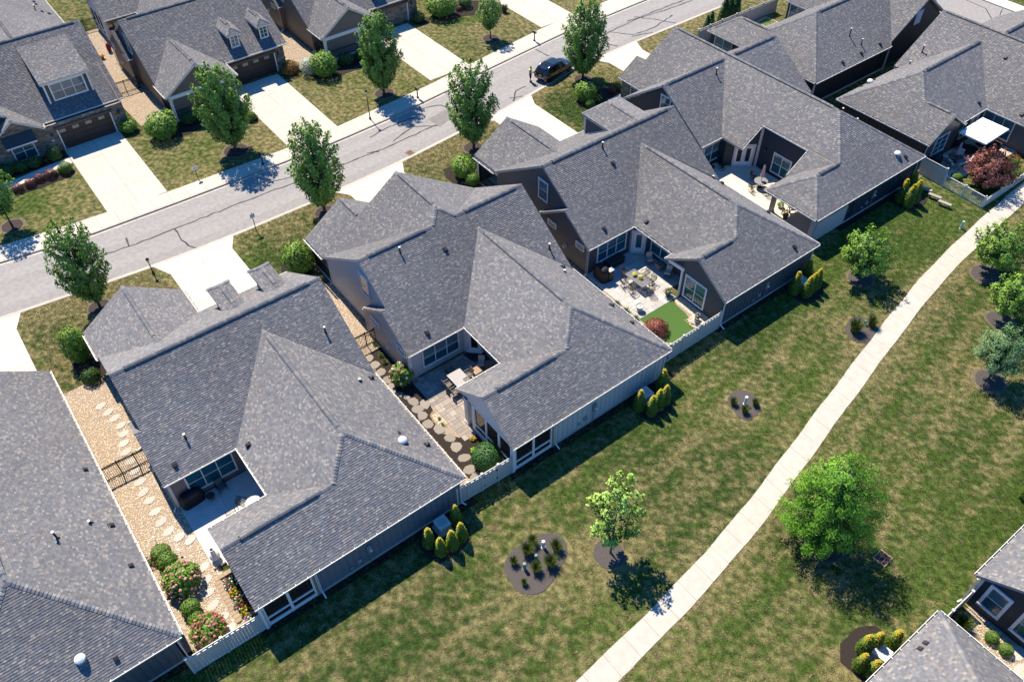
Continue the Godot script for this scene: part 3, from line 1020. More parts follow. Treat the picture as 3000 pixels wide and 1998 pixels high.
func meter(house: Node3D, at: Vector3):
	var b := B.new()
	b.col = Color(0.20, 0.21, 0.22)
	b.box(at + Vector3(0, 1.55, 0.09), Vector3(0.3, 0.75, 0.16), Basis(), 0.02)
	b.bar(at + Vector3(-0.05, 0.0, 0.09), at + Vector3(-0.05, 1.3, 0.09), 0.03, 6)
	b.col = Color(0.62, 0.64, 0.66)
	b.tube([at + Vector3(0.06, 1.45, 0.17), at + Vector3(0.06, 1.45, 0.26)], [0.09, 0.08], 12)
	part(house, "electric_meter", b, M.paint)
	b = B.new()
	b.col = Color(0.24, 0.25, 0.25)
	b.box(at + Vector3(-0.75, 0.95, 0.08), Vector3(0.28, 0.3, 0.14), Basis(), 0.02)
	b.box(at + Vector3(-1.3, 0.7, 0.06), Vector3(0.16, 0.18, 0.1), Basis(), 0.02)
	part(house, "utility_box", b, M.paint)

func railing(parent: Node3D, p: Vector3, q: Vector3, h: float, gap := 0.11, col := Color(0.012, 0.012, 0.013), called := "railing"):
	var b := B.new()
	b.col = col
	for y in [0.1, h - 0.12, h]:
		b.stick(p + Vector3.UP * y, q + Vector3.UP * y, 0.05)
	var r := part(parent, called, b, M.matt)
	var n := int(p.distance_to(q) / gap)
	for k in n + 1:
		var s := B.new()
		s.col = col
		var a := p.lerp(q, float(k) / n)
		var end := k == 0 or k == n
		s.stick(a, a + Vector3.UP * (h + (0.08 if end else 0.0)), 0.075 if end else 0.026)
		part(r, "post" if end else "baluster", s, M.matt)

# screened opening divided by white rails
func screens(house: Node3D, a: Vector3, b: Vector3, top: float, n: int, out: Vector3):
	var fr := B.new()
	fr.col = Color(0.74, 0.74, 0.71)
	var d := (b - a).normalized()
	var l := a.distance_to(b)
	var bs := Basis(d, Vector3.UP, d.cross(Vector3.UP))
	for k in n + 1:
		var w := 0.34 if k == 0 or k == n else 0.17
		fr.box(a + d * (l * k / n) + Vector3.UP * top / 2, Vector3(w, top, 0.14), bs)
	for y in [0.16, 0.86, top - 0.06]:
		fr.box(a + d * l / 2 + Vector3.UP * y, Vector3(l, 0.13 if y > 0.2 else 0.3, 0.12), bs)
	var f := part(house, "screen_frame", fr, M.paint)
	for k in n:
		for y in [[0.3, 0.8], [0.92, top - 0.1]]:
			var s := B.new()
			s.box(a + d * (l * (k + 0.5) / n) + Vector3.UP * (y[0] + y[1]) / 2, Vector3(l / n - 0.15, y[1] - y[0], 0.004), bs)
			part(f, "screen", s, M.screen)

# ---------------------------------------------------------------- the house type of this street
# u runs along the street from the left rake, v runs back from the main ridge; sg = 1 when the back faces +z
class Plan:
	var x0: float
	var zr: float
	var sg: float
	func p(u: float, v: float) -> Vector2: return Vector2(x0 + u, zr + sg * v)
	func q(u: float, h: float, v: float) -> Vector3: return Vector3(x0 + u, h, zr + sg * v)
	func face(d: String, c: float, pts: Array, m := 0.6667, e := 2.9) -> Dictionary:
		var w := []
		for k in range(0, pts.size(), 2):
			w.append(x0 + pts[k]); w.append(zr + sg * pts[k + 1])
		var dd: String = {"R": "+Z" if sg > 0 else "-Z", "F": "-Z" if sg > 0 else "+Z", "L": "-X", "W": "+X"}[d]
		return {"d": dd, "c": (zr + sg * c) if d in ["R", "F"] else x0 + c, "p": w, "m": m, "e": e}
	func back() -> Vector2: return Vector2(0, sg)
	func front() -> Vector2: return Vector2(0, -sg)

func street_house(label: String, x0: float, zr: float, sg: float, o: Dictionary) -> Node3D:
	var P := Plan.new()
	P.x0 = x0; P.zr = zr; P.sg = sg
	var h := thing("house", label, "house")
	var fm := 0.632
	var fc := -6.75
	var pl: float = o.get("porch_left", 0.97)
	var wl: float = o.get("wing_left", 4.83)
	var wr: float = o.get("wing_right", 15.0)
	var rr: float = o.get("rear", 17.2)
	var pf: float = rr - 6.25
	var wu := (wl + wr) / 2
	var hw := (wr - wl) / 2
	var hh := 2.9 + hw * PITCH
	var av := rr - hw
	var mv := 6.4 - hw
	var ju := wl + 3.125
	var F := []
	F.append(P.face("F", pf, [pl, pf, wl, pf, ju, pf + 3.125, pl, pf + 3.125]))
	F.append(P.face("R", rr, [pl, pf + 3.125, ju, pf + 3.125, wu, av, wr, rr, pl, rr]))
	F.append(P.face("L", wl, [wl, 6.4, wu, mv, wu, av, ju, pf + 3.125, wl, pf]))
	F.append(P.face("W", wr, [wu, mv, wr, 6.4, wr, rr, wu, av]))
	F.append(P.face("F", 0.3, [0.0, 0.3, 0.62, 0.3, 0.62, 3.35, 0.0, 3.35]))
	var style: int = o.style
	if style == 2:
		F.append(P.face("R", 6.4, [0.4, 0, 6.75, 0, 7.75, -1.0, 8.75, 0, 15.05, 0, 15.05, 6.4, wu, mv, wl, 6.4, 0, 6.4, 0, 3.35, 0.4, 3.35]))
		F.append(P.face("L", 0.35, [0.35, -9.65, 3.97, -9.65, 3.97, -6.65, 7.75, -6.65, 7.75, -1.0, 6.75, 0, 0.35, -6.75]))
		F.append(P.face("W", 7.59, [3.97, -9.65, 7.59, -9.65, 7.59, -6.65, 3.97, -6.65]))
		F.append(P.face("W", 15.15, [7.75, -6.65, 15.15, -6.65, 15.15, -6.75, 8.75, 0, 7.75, -1.0]))
		F.append(P.face("F", fc, [0.4, 0, 0.4, -6.7, 6.75, 0], fm))
		F.append(P.face("F", fc, [8.75, 0, 15.1, -6.65, 15.1, 0], fm))
	else:
		var gl := 0.3 if style == 1 else 0.51
		var gr := 7.75 if style == 1 else 7.98
		var gu := (gl + gr) / 2
		var gh := 2.9 + (gr - gl) / 2 * PITCH
		var gv := fc + (gh - 2.9) / fm
		F.append(P.face("R", 6.4, [0.4, 0, 15.05, 0, 15.05, 6.4, wu, mv, wl, 6.4, 0, 6.4, 0, 3.35, 0.4, 3.35]))
		F.append(P.face("L", gl, [gl, -9.9, gu, -9.9, gu, gv, gl, fc]))
		F.append(P.face("W", gr, [gu, -9.9, gr, -9.9, gr, fc, gu, gv]))
		F.append(P.face("F", fc, [0.4, 0, 0.4, fc, gl, fc, gu, gv, gr, fc, 15.05, fc, 15.05, 0], fm))
		if style == 1:
			for du in o.dormers:
				var c: float = du
				var dv := -6.05
				F.append(P.face("L", c - 0.82, [c - 0.82, dv, c, dv + 0.82, c, -2.35, c - 0.82, -3.19], PITCH, 5.15))
				F.append(P.face("W", c + 0.82, [c + 0.82, dv, c, dv + 0.82, c, -2.35, c + 0.82, -3.19], PITCH, 5.15))
				F.append(P.face("F", dv, [c - 0.82, dv, c + 0.82, dv, c, dv + 0.82], PITCH, 5.15))
		else:
			F.append(P.face("L", 9.12, [9.12, -5.25, 11.4, -4.4, 11.4, -0.5, 9.12, -1.7], 0.33, 6.1))
			F.append(P.face("W", 13.68, [13.68, -5.25, 11.4, -4.4, 11.4, -0.5, 13.68, -1.7], 0.33, 6.1))
			F.append(P.face("F", -5.25, [9.12, -5.25, 13.68, -5.25, 11.4, -4.4], 0.885, 6.1))
	var trim: Color = o.get("trim", Color(0.62, 0.60, 0.56))
	var roof := make_roof(h, F, trim)
	var one: bool = o.get("caps", false)
	# ridges and hips
	var rh := 7.167
	if style == 2:
		cap_line(roof, P.q(0.4, rh, 0), P.q(6.75, rh, 0), 0.65, 0.8, 0.2, one)
		cap_line(roof, P.q(8.75, rh, 0), P.q(15.05, rh, 0), 0.65, 0.8, 0.2, one)
		cap_line(roof, P.q(7.75, 7.833, -6.65), P.q(7.75, 7.833, -1.0), PITCH, 0.5, 0.2, one)
		cap_line(roof, P.q(6.75, rh, 0), P.q(7.75, 7.833, -1.0), 0.3, 0.0, 0.2, one)
		cap_line(roof, P.q(8.75, rh, 0), P.q(7.75, 7.833, -1.0), 0.3, 0.0, 0.2, one)
		cap_line(roof, P.q(3.97, 5.313, -9.65), P.q(3.97, 5.313, -6.7), PITCH, 0.3, 0.2, one)
	else:
		cap_line(roof, P.q(0.4, rh, 0), P.q(15.05, rh, 0), 0.65, 0.9, 0.2, one)
		var gu := 4.025 if style == 1 else 4.245
		var gh := 2.9 + (gu - (0.3 if style == 1 else 0.51)) * PITCH
		cap_line(roof, P.q(gu, gh, -9.9), P.q(gu, gh, fc + (gh - 2.9) / fm), PITCH, 0.9, 0.2, one)
		if style == 1:
			for du in o.dormers:
				cap_line(roof, P.q(du, 5.697, -5.23), P.q(du, 5.697, -2.5), PITCH, 0.55, 0.2, one)
				for s in [-1, 1]:
					cap_line(roof, P.q(du + s * 0.82, 5.15, -6.05), P.q(du, 5.697, -5.23), 0.3, 0.0, 0.2, one)
		else:
			cap_line(roof, P.q(11.4, 6.852, -4.4), P.q(11.4, 6.852, -0.8), 0.33, 0.5, 0.2, one)
			for s in [-1, 1]:
				cap_line(roof, P.q(11.4 + s * 2.28, 6.1, -5.25), P.q(11.4, 6.852, -4.4), 0.25, 0.0, 0.2, one)
	cap_line(roof, P.q(wu, hh, mv), P.q(wu, hh, av), PITCH, 0.8, 0.2, one)
	cap_line(roof, P.q(wr, 2.9, rr), P.q(wu, hh, av), 0.4, 0.0, 0.2, one)
	cap_line(roof, P.q(ju, 4.983, pf + 3.125), P.q(wu, hh, av), 0.4, 0.0, 0.2, one)
	cap_line(roof, P.q(pl, 4.983, pf + 3.125), P.q(ju, 4.983, pf + 3.125), PITCH, 1.1 if wl - pl > 2 else 0.5, 0.2, one)
	# gutters
	var bk := Vector3(0, 0, sg)
	gutter(h, P.q(pl, 2.9, rr), P.q(wr, 2.9, rr), bk)
	gutter(h, P.q(wr, 2.9, 6.4), P.q(wr, 2.9, rr), Vector3.RIGHT)
	gutter(h, P.q(0, 2.9, 6.4), P.q(wl, 2.9, 6.4), bk)
	gutter(h, P.q(wl, 2.9, 6.4), P.q(wl, 2.9, pf), Vector3.LEFT)
	gutter(h, P.q(pl, 2.9, pf), P.q(wl, 2.9, pf), -bk)
	gutter(h, P.q(0.3, 2.9, -9.7), P.q(0.3, 2.9, -6.6), Vector3.LEFT)
	gutter(h, P.q(0, 2.9, 0.3), P.q(0.5, 2.9, 0.3), -bk)
	if style != 2:
		gutter(h, P.q(7.9, 2.9, fc), P.q(15.05, 2.9, fc), -bk)
		gutter(h, P.q(7.85, 2.9, -9.9), P.q(7.85, 2.9, fc), Vector3.RIGHT)
	# walls
	var wc: Color = o.wall
	var out_l := Vector2(-1, 0)
	wall(h, P.p(0.62, -6.4), P.p(0.62, 3.4), out_l, [[0.0, 2.95], [6.4, 6.95], [9.8, 4.7]], wc)
	wall(h, P.p(0.16, 0.25), P.p(0.16, 6.12), out_l, [[0.0, 2.72], [3.1, 4.72], [5.87, 2.85]], wc)
	wall(h, P.p(0.16, 0.25), P.p(0.64, 0.25), P.front(), [[0.0, 2.75], [0.48, 2.75]], wc)
	wall(h, P.p(0.16, 6.12), P.p(4.95, 6.12), P.back(), [[0.0, 2.78], [4.79, 2.78]], wc)
	wall(h, P.p(4.95, 6.12), P.p(6.0, 7.15), Vector2(-0.7, 0.7 * sg), [[0.0, 2.95], [1.47, 3.4]], wc)
	wall(h, P.p(6.0, 7.15), P.p(6.0, rr - 0.3), out_l, [[0.0, 2.9], [rr - 7.45, 2.9]], wc)
	board(h, P.q(0.23, 1.35, 6.14), Vector3(0.2, 2.7, 0.1), trim)
	board(h, P.q(4.93, 1.4, 6.2), Vector3(0.14, 2.8, 0.14), trim)
	# right side, front
	wall(h, P.p(wr - 0.35, rr - 0.25), P.p(wr - 0.35, -6.4), Vector2(1, 0), [[0.0, 2.8], [rr - 6.6, 2.8], [rr - 0.25, 6.95], [rr + 6.15, 2.9]], wc)
	var stone_front: bool = o.get("stone", false)
	wall(h, P.p(0.62, -6.4), P.p(wr - 0.35, -6.4), P.front(), [[0.0, 2.85], [wr - 0.97, 2.85]], wc, "stone" if stone_front else "lap")
	var right := Vector3.RIGHT
	var fo := Vector3(0, 0, -sg)
	# front porch: posts, beam, gable, floor
	var gx0 := 0.62
	var gx1 := 7.45
	var ft := -9.55
	var b := B.new()
	b.col = Color(0.76, 0.75, 0.72)
	b.box(P.q((gx0 + gx1) / 2, 2.62, ft), Vector3(gx1 - gx0, 0.36, 0.22))
	b.box(P.q(gx0 + 0.1, 2.62, (ft - 6.4) / 2), Vector3(0.2, 0.36, absf(ft + 6.4)))
	part(h, "porch_beam", b, M.paint)
	for u in [gx0 + 0.12, (gx0 + gx1) / 2 + 0.9, gx1 - 0.12]:
		column_post(h, x0 + u, zr + sg * ft, 2.45, Color(0.72, 0.71, 0.68) if sg < 0 else Color(0.55, 0.51, 0.46))
	wall(h, P.p(gx0, ft), P.p(gx1, ft), P.front(), [[0.0, 2.8], [0.02, 2.82], [(gx1 - gx0) / 2, 5.05], [gx1 - gx0 - 0.02, 2.82], [gx1 - gx0, 2.8]], wc, "lap", "porch_gable").position.y = 0.0
	b = B.new()
	b.col = Color(0.52, 0.49, 0.44)
	b.span(P.q(gx0, 0.0, ft - 0.2), P.q(gx1, 0.17, -6.45))
	part(h, "porch_floor", b, M.concrete)
	railing(h, P.q(gx0 + 0.3, 0.17, ft), P.q(gx0 + 4.0, 0.17, ft), 0.95)
	railing(h, P.q(gx0 + 0.1, 0.17, ft + 0.2), P.q(gx0 + 0.1, 0.17, -6.9), 0.95)
	window(h, P.q(3.0, 0.95, -6.4) + fo * 0.06, right * -sg, fo, 1.7, 1.5, 2, 2, 0.4)
	garage_door(h, P.q(o.get("garage", 10.98), 0.0, -6.4) + fo * 0.06, right * -sg, fo, 4.95, 2.15, Color(0.042, 0.034, 0.032), o.get("garage_closed", true))
	lantern(h, P.q(13.85, 2.0, -6.5), fo)
	lantern(h, P.q(8.1, 2.0, -6.5), fo)
	if style == 1:
		for du in o.dormers:
			for s in [-1, 1]:
				wall(h, P.p(du + s * 0.6, -5.6), P.p(du + s * 0.6, -2.6), Vector2(s, 0), [[0.0, 5.12], [3.0, 5.12]], wc, "plain", "dormer_wall")
			wall(h, P.p(du - 0.6, -5.6), P.p(du + 0.6, -5.6), P.front(), [[0.0, 5.12], [1.2, 5.12]], Color(0.74, 0.73, 0.70), "plain", "dormer_wall")
			window(h, P.q(du, 3.72, -5.6), right * -sg, fo, 0.72, 1.15, 2, 3, 0.0, Color(0.76, 0.75, 0.72), 0.14)
	elif style == 3:
		wall(h, P.p(9.38, -5.0), P.p(9.38, -1.9), out_l, [[0.0, 6.02], [3.1, 6.02]], wc, "lap", "dormer_wall")
		wall(h, P.p(13.42, -5.0), P.p(13.42, -1.9), -out_l, [[0.0, 6.02], [3.1, 6.02]], wc, "lap", "dormer_wall")
		wall(h, P.p(9.38, -5.0), P.p(13.42, -5.0), P.front(), [[0.0, 6.02], [4.04, 6.02]], wc, "lap", "dormer_wall")
		b = B.new()
		b.col = Color(0.60, 0.62, 0.64)
		board(h, P.q(9.34, 5.2, -4.98), Vector3(0.12, 1.75, 0.16), b.col)
		b.stick(P.q(9.33, 4.12, -4.9), P.q(9.33, 5.83, -2.2), 0.14, 0.1)
		part(h, "corner_board", b, M.paint)
	else:
		wall(h, P.p(0.7, -6.38), P.p(14.8, -6.38), P.front(), [[0.0, 2.9], [7.05, 7.5], [14.1, 2.9]], wc, "lap", "gable_wall")
	# side windows
	window(h, P.q(0.62, 3.82, -0.05) + Vector3.LEFT * 0.02, Vector3(0, 0, 1), Vector3.LEFT, 1.05, 1.75, 1, 2, 0.5, trim.lerp(Color(0.75, 0.75, 0.74), 0.7), 0.1, true)
	window(h, P.q(0.16, 2.38, 1.75) + Vector3.LEFT * 0.02, Vector3(0, 0, 1), Vector3.LEFT, 0.9, 0.38, 1, 1, 0.0, trim.lerp(Color(0.75, 0.75, 0.74), 0.7), 0.09)
	window(h, P.q(0.16, 2.30, 5.3) + Vector3.LEFT * 0.02, Vector3(0, 0, 1), Vector3.LEFT, 0.85, 0.42, 1, 1, 0.0, trim.lerp(Color(0.75, 0.75, 0.74), 0.7), 0.09)
	b = B.new()
	b.col = trim
	b.box(P.q(0.13, 1.42, 3.5), Vector3(0.05, 0.42, 0.32))
	b.box(P.q(0.0, 1.38, 3.5), Vector3(0.22, 0.26, 0.2), Basis(), 0.03)
	part(h, "dryer_hood", b, M.paint)
	downspout(h, P.q(0.1, 0, 0.18), 2.6, Vector3(-0.8, 0, 0), wc.lerp(trim, 0.4))
	downspout(h, P.q(0.06, 0, 6.22), 2.6, Vector3(-0.5, 0, 0.3 * sg), wc.lerp(trim, 0.3))
	downspout(h, P.q(0.62, 0, -6.5), 2.6, Vector3(-0.5, 0, 0), wc.lerp(trim, 0.2))
	# back of the house: triple window, corner door
	window(h, P.q(2.83, 0.72, 6.12) + bk * 0.02, right * sg, bk, 3.0, 1.75, 3, 2, o.get("blind", 0.5), o.get("win_trim", Color(0.66, 0.64, 0.62)), 0.11)
	var dd := Vector3(-0.7, 0, 0.714 * sg)
	door(h, P.q(5.48, 0.02, 6.63) + dd * 0.02, Vector3(0.714 * sg, 0, 0.7).normalized() * sg if sg > 0 else Vector3(-0.714, 0, 0.7), dd.normalized(), 1, 0.86, 2.06, o.get("win_trim", Color(0.66, 0.64, 0.62)), o.get("door_glass", Color(0.01, 0.012, 0.014)))
	# back wall with battens, and the porch at its corner
	var bc: Color = o.get("back", wc)
	var rv := rr - 0.22
	if o.get("porch", true):
		wall(h, P.p(4.55, rv), P.p(wr - 0.32, rv), P.back(), [[0.0, 2.72], [wr - 4.87, 2.72]], bc, "batten", "back_wall")
		screens(h, P.q(1.28, 0.0, rv - 0.05), P.q(4.5, 0.0, rv - 0.05), 2.72, 2, bk)
		screens(h, P.q(1.2, 0.0, pf + 1.7), P.q(1.2, 0.0, rv - 0.05), 2.72, 3, Vector3.LEFT)
		var g := B.new()
		g.col = Color(0.60, 0.61, 0.62)
		var pts := [P.q(1.16, 2.7, pf + 0.2), P.q(1.16, 2.7, rr - 0.2), P.q(1.16, 4.74, pf + 3.125)]
		for s in [0.0, 0.1]:
			g.tri(pts[0] + Vector3(s, 0, 0), pts[1] + Vector3(s, 0, 0), pts[2] + Vector3(s, 0, 0))
		part(h, "porch_gable", g, M.paint)
		column_post(h, x0 + 1.25, zr + sg * (pf + 0.9), 2.75, Color(0.66, 0.62, 0.58), 0.36)
		g = B.new()
		g.col = Color(0.34, 0.28, 0.23)
		g.span(P.q(1.05, 0.0, pf - 0.2), P.q(6.0, 0.06, rv))
		part(h, "porch_floor", g, M.concrete)
		wall(h, P.p(6.0, pf + 0.6), P.p(4.4, pf + 0.6), P.front(), [[0.0, 2.7], [1.6, 2.7]], wc)
		g = B.new()
		g.col = Color(0.42, 0.27, 0.16)
		g.box(P.q(4.5, 1.35, pf + 3.6), Vector3(0.1, 2.7, 5.0))
		part(h, "inner_wall", g, M.wood)
		downspout(h, P.q(4.72, 0, rv + 0.06), 2.62, bk, Color(0.6, 0.6, 0.59))
	else:
		wall(h, P.p(pl + 0.36, pf + 1.7), P.p(pl + 0.36, rv), out_l, [[0.0, 3.7], [1.42, 4.72], [4.35, 2.78]], wc, "lap", "gable_wall")
		wall(h, P.p(pl + 0.36, rv), P.p(wr - 0.32, rv), P.back(), [[0.0, 2.72], [wr - pl - 0.68, 2.72]], bc, "batten", "back_wall")
		wall(h, P.p(pl + 0.36, pf + 1.7), P.p(6.0, pf + 1.7), P.front(), [[0.0, 2.75], [5.64 - pl, 2.75]], wc)
		window(h, P.q(pl + 0.36, 0.45, rr - 3.1) + Vector3.LEFT * 0.02, Vector3(0, 0, 1), Vector3.LEFT, 2.0, 2.05, 2, 2, 0.35, Color(0.72, 0.73, 0.74), 0.11)
		window(h, P.q(6.0, 0.6, 8.75) + Vector3.LEFT * 0.02, Vector3(0, 0, 1), Vector3.LEFT, 2.1, 1.85, 2, 2, 0.3, Color(0.60, 0.61, 0.62), 0.1)
		b = B.new()
		b.col = Color(0.70, 0.71, 0.72)
		board(h, P.q(pl + 0.3, 1.4, pf + 1.66), Vector3(0.16, 2.8, 0.14), b.col)
		b.stick(P.q(pl + 0.2, 2.78, pf + 0.2), P.q(pl + 0.3, 2.78, pf + 1.8), 0.12, 0.3)
		part(h, "corner_board", b, M.paint)
		downspout(h, P.q(pl + 0.3, 0, rv + 0.08), 2.62, bk, Color(0.62, 0.63, 0.64))
	downspout(h, P.q(wr - 0.3, 0, rv + 0.06), 2.62, Vector3(0.4, 0, 0.6 * sg), Color(0.6, 0.6, 0.59))
	if sg > 0: meter(h, P.q(o.get("meter", 8.1), 0.0, rv))
	return h

func board(h: Node3D, at: Vector3, size: Vector3, col: Color):
	var b := B.new()
	b.col = col
	b.box(at, size)
	part(h, "corner_board", b, M.paint)

# any other house, from its faces, caps and walls
func odd_house(label: String, F: Array, caps: Array, gutters: Array, trim: Color, one := false) -> Node3D:
	var h := thing("house", label, "house")
	var roof := make_roof(h, F, trim)
	for c in caps:
		cap_line(roof, c[0], c[1], c[2], c[3], 0.2, one)
	for g in gutters:
		gutter(h, g[0], g[1], g[2])
	return h

func V(x, y, z) -> Vector3: return Vector3(x, y, z)

func build_houses():
	# second house from the left: taupe
	var taupe := Color(0.165, 0.145, 0.140)
	var h := street_house("taupe house with two small front dormers and a grill on its shaded concrete patio", -0.2, -42.25, 1.0, {"style": 1, "dormers": [9.6, 12.8], "wall": taupe, "back": Color(0.15, 0.172, 0.190), "caps": true, "blind": 0.0, "win_trim": Color(0.62, 0.61, 0.60)})
	for p in [[13.3, 5.12, -39.23, 0.6], [2.27, 3.98, -37.52, 0.5]]: pipe(h, V(p[0], p[1], p[2]), p[3])
	roof_vent(h, V(0.97, 3.34, -36.55), "+Z")
	roof_vent(h, V(5.27, 3.35, -35.14), "-X")
	pipe(h, V(13.34, 3.89, -35.0), 0.3)
	for p in [[14.27, 3.27, -35.28], [12.97, 4.0, -29.63], [14.18, 3.33, -28.26]]: roof_vent(h, V(p[0], p[1], p[2]), "+X")
	sun_tube(h, V(12.85, 4.2, -28.8))
	# third house: light grey with the big front gable
	h = street_house("light grey house with a big front gable and screened porch beside a dining patio", 17.45, -42.15, 1.0, {"style": 2, "wall": Color(0.42, 0.42, 0.42), "back": Color(0.50, 0.50, 0.495), "caps": true, "blind": 0.62, "trim": Color(0.66, 0.62, 0.57)})
	pipe(h, V(20.91, 6.7, -41.5), 0.6); roof_vent(h, V(24.06, 6.04, -40.46), "+Z"); roof_vent(h, V(19.56, 3.37, -36.45), "+Z")
	pipe(h, V(31.65, 4.1, -37.55), 0.6); roof_vent(h, V(31.54, 3.51, -35.81), "+X"); pipe(h, V(31.06, 3.82, -35.0), 0.3)
	for p in [[31.77, 3.36, -30.48], [31.62, 3.45, -28.21]]: roof_vent(h, V(p[0], p[1], p[2]), "+X")
	# fourth house: charcoal, closed room at the back
	h = street_house("charcoal house with a wide front dormer and a pale stone patio with lattice chairs", 34.92, -43.05, 1.0, {"style": 3, "wall": Color(0.058, 0.072, 0.086), "back": Color(0.085, 0.102, 0.115), "caps": true, "blind": 0.35, "porch": false, "porch_left": 4.05, "wing_left": 4.98, "wing_right": 14.9, "rear": 17.15, "meter": 9.3, "trim": Color(0.33, 0.33, 0.33), "win_trim": Color(0.66, 0.67, 0.69), "door_glass": Color(0.012, 0.11, 0.14)})
	pipe(h, V(41.2, 6.77, -42.45), 0.6)
	for p in [[41.26, 5.89, -41.13], [37.2, 3.4, -37.4], [47.46, 3.35, -26.57]]: roof_vent(h, V(p[0], p[1], p[2]), "+Z")
	roof_vent(h, V(40.6, 3.36, -35.98), "-X"); pipe(h, V(49.3, 3.3, -38.6), 0.6); pipe(h, V(49.3, 3.3, -36.9), 0.3)
	roof_vent(h, V(49.3, 3.3, -35.9), "+X"); roof_vent(h, V(49.3, 3.3, -30.8), "+X")
	# opposite side: the two with porches
	h = street_house("brown house across the street with two small dormers over its garage", 16.75, -89.75, -1.0, {"style": 1, "dormers": [9.88, 13.2], "wall": Color(0.150, 0.122, 0.105), "stone": true, "garage": 10.95, "blind": 0.3})
	h = street_house("brown house across the street with an open garage and a wicker chair on its porch", 34.85, -91.1, -1.0, {"style": 1, "dormers": [9.88], "wall": Color(0.155, 0.130, 0.115), "stone": true, "garage": 10.75, "garage_closed": false, "blind": 0.3})
	open_garage(h, 43.15, 48.1, -84.7)
	wall(h, Vector2(42.5, -84.55), Vector2(43.15, -84.55), Vector2(0, 1), [[0, 2.8], [0.65, 2.8]], Color(0.2, 0.16, 0.13), "stone")
	first_house()
	navy_house()
	corner_house()
	far_house()
	dormer_house()
	lower_right_houses()

func open_garage(h: Node3D, x0: float, x1: float, z: float):
	pass

func first_house():
	var e := -2.95; var r := -8.75; var l := -14.5
	var F := [{"d": "+X", "c": e, "p": [e, -49.9, e, -26.1, r, -32.0, r, -49.9]}, {"d": "+Z", "c": -26.1, "p": [e, -26.1, r, -32.0, l, -26.1]}, {"d": "-X", "c": l, "p": [l, -49.9, l, -26.1, r, -32.0, r, -49.9]}]
	F[1].m = (2.9 + (e - r) * PITCH - 2.9) / 5.9
	var hh := 2.9 + (e - r) * PITCH
	var h := odd_house("slate sided house at the left edge with a round sun tube on its rear hip", F, [[V(r, hh, -49.9), V(r, hh, -32.0), PITCH, 0.7], [V(e, 2.9, -26.1), V(r, hh, -32.0), 0.4, 0.0], [V(l, 2.9, -26.1), V(r, hh, -32.0), 0.4, 0.0]],
		[[V(e, 2.9, -49.9), V(e, 2.9, -26.1), Vector3.RIGHT], [V(l, 2.9, -26.1), V(e, 2.9, -26.1), Vector3.BACK]], Color(0.62, 0.60, 0.56), true)
	var wc := Color(0.10, 0.11, 0.125)
	wall(h, Vector2(e - 0.35, -26.35), Vector2(l + 0.3, -26.35), Vector2(0, 1), [[0, 2.72], [10.9, 2.72]], wc, "batten", "back_wall")
	wall(h, Vector2(e - 0.35, -26.35), Vector2(e - 0.35, -49.6), Vector2(1, 0), [[0, 2.75], [23.25, 2.75]], wc)
	wall(h, Vector2(l + 0.3, -49.6), Vector2(e - 0.35, -49.6), Vector2(0, -1), [[0, 2.7], [5.45, 6.4], [10.9, 2.7]], wc)
	pipe(h, V(-6.13, 5.0, -34.36), 0.75); pipe(h, V(-4.48, 3.92, -35.14), 0.3)
	for p in [[-3.62, 3.3, -39.62], [-3.65, 3.33, -34.68], [-3.67, 3.33, -31.43]]: roof_vent(h, V(p[0], p[1], p[2]), "+X")
	sun_tube(h, V(-7.47, 3.79, -27.43)); roof_vent(h, V(-6.09, 3.3, -26.78), "+Z")
	downspout(h, V(e - 0.33, 0, -26.3), 2.6, Vector3(0.3, 0, 0.3), Color(0.6, 0.6, 0.59))

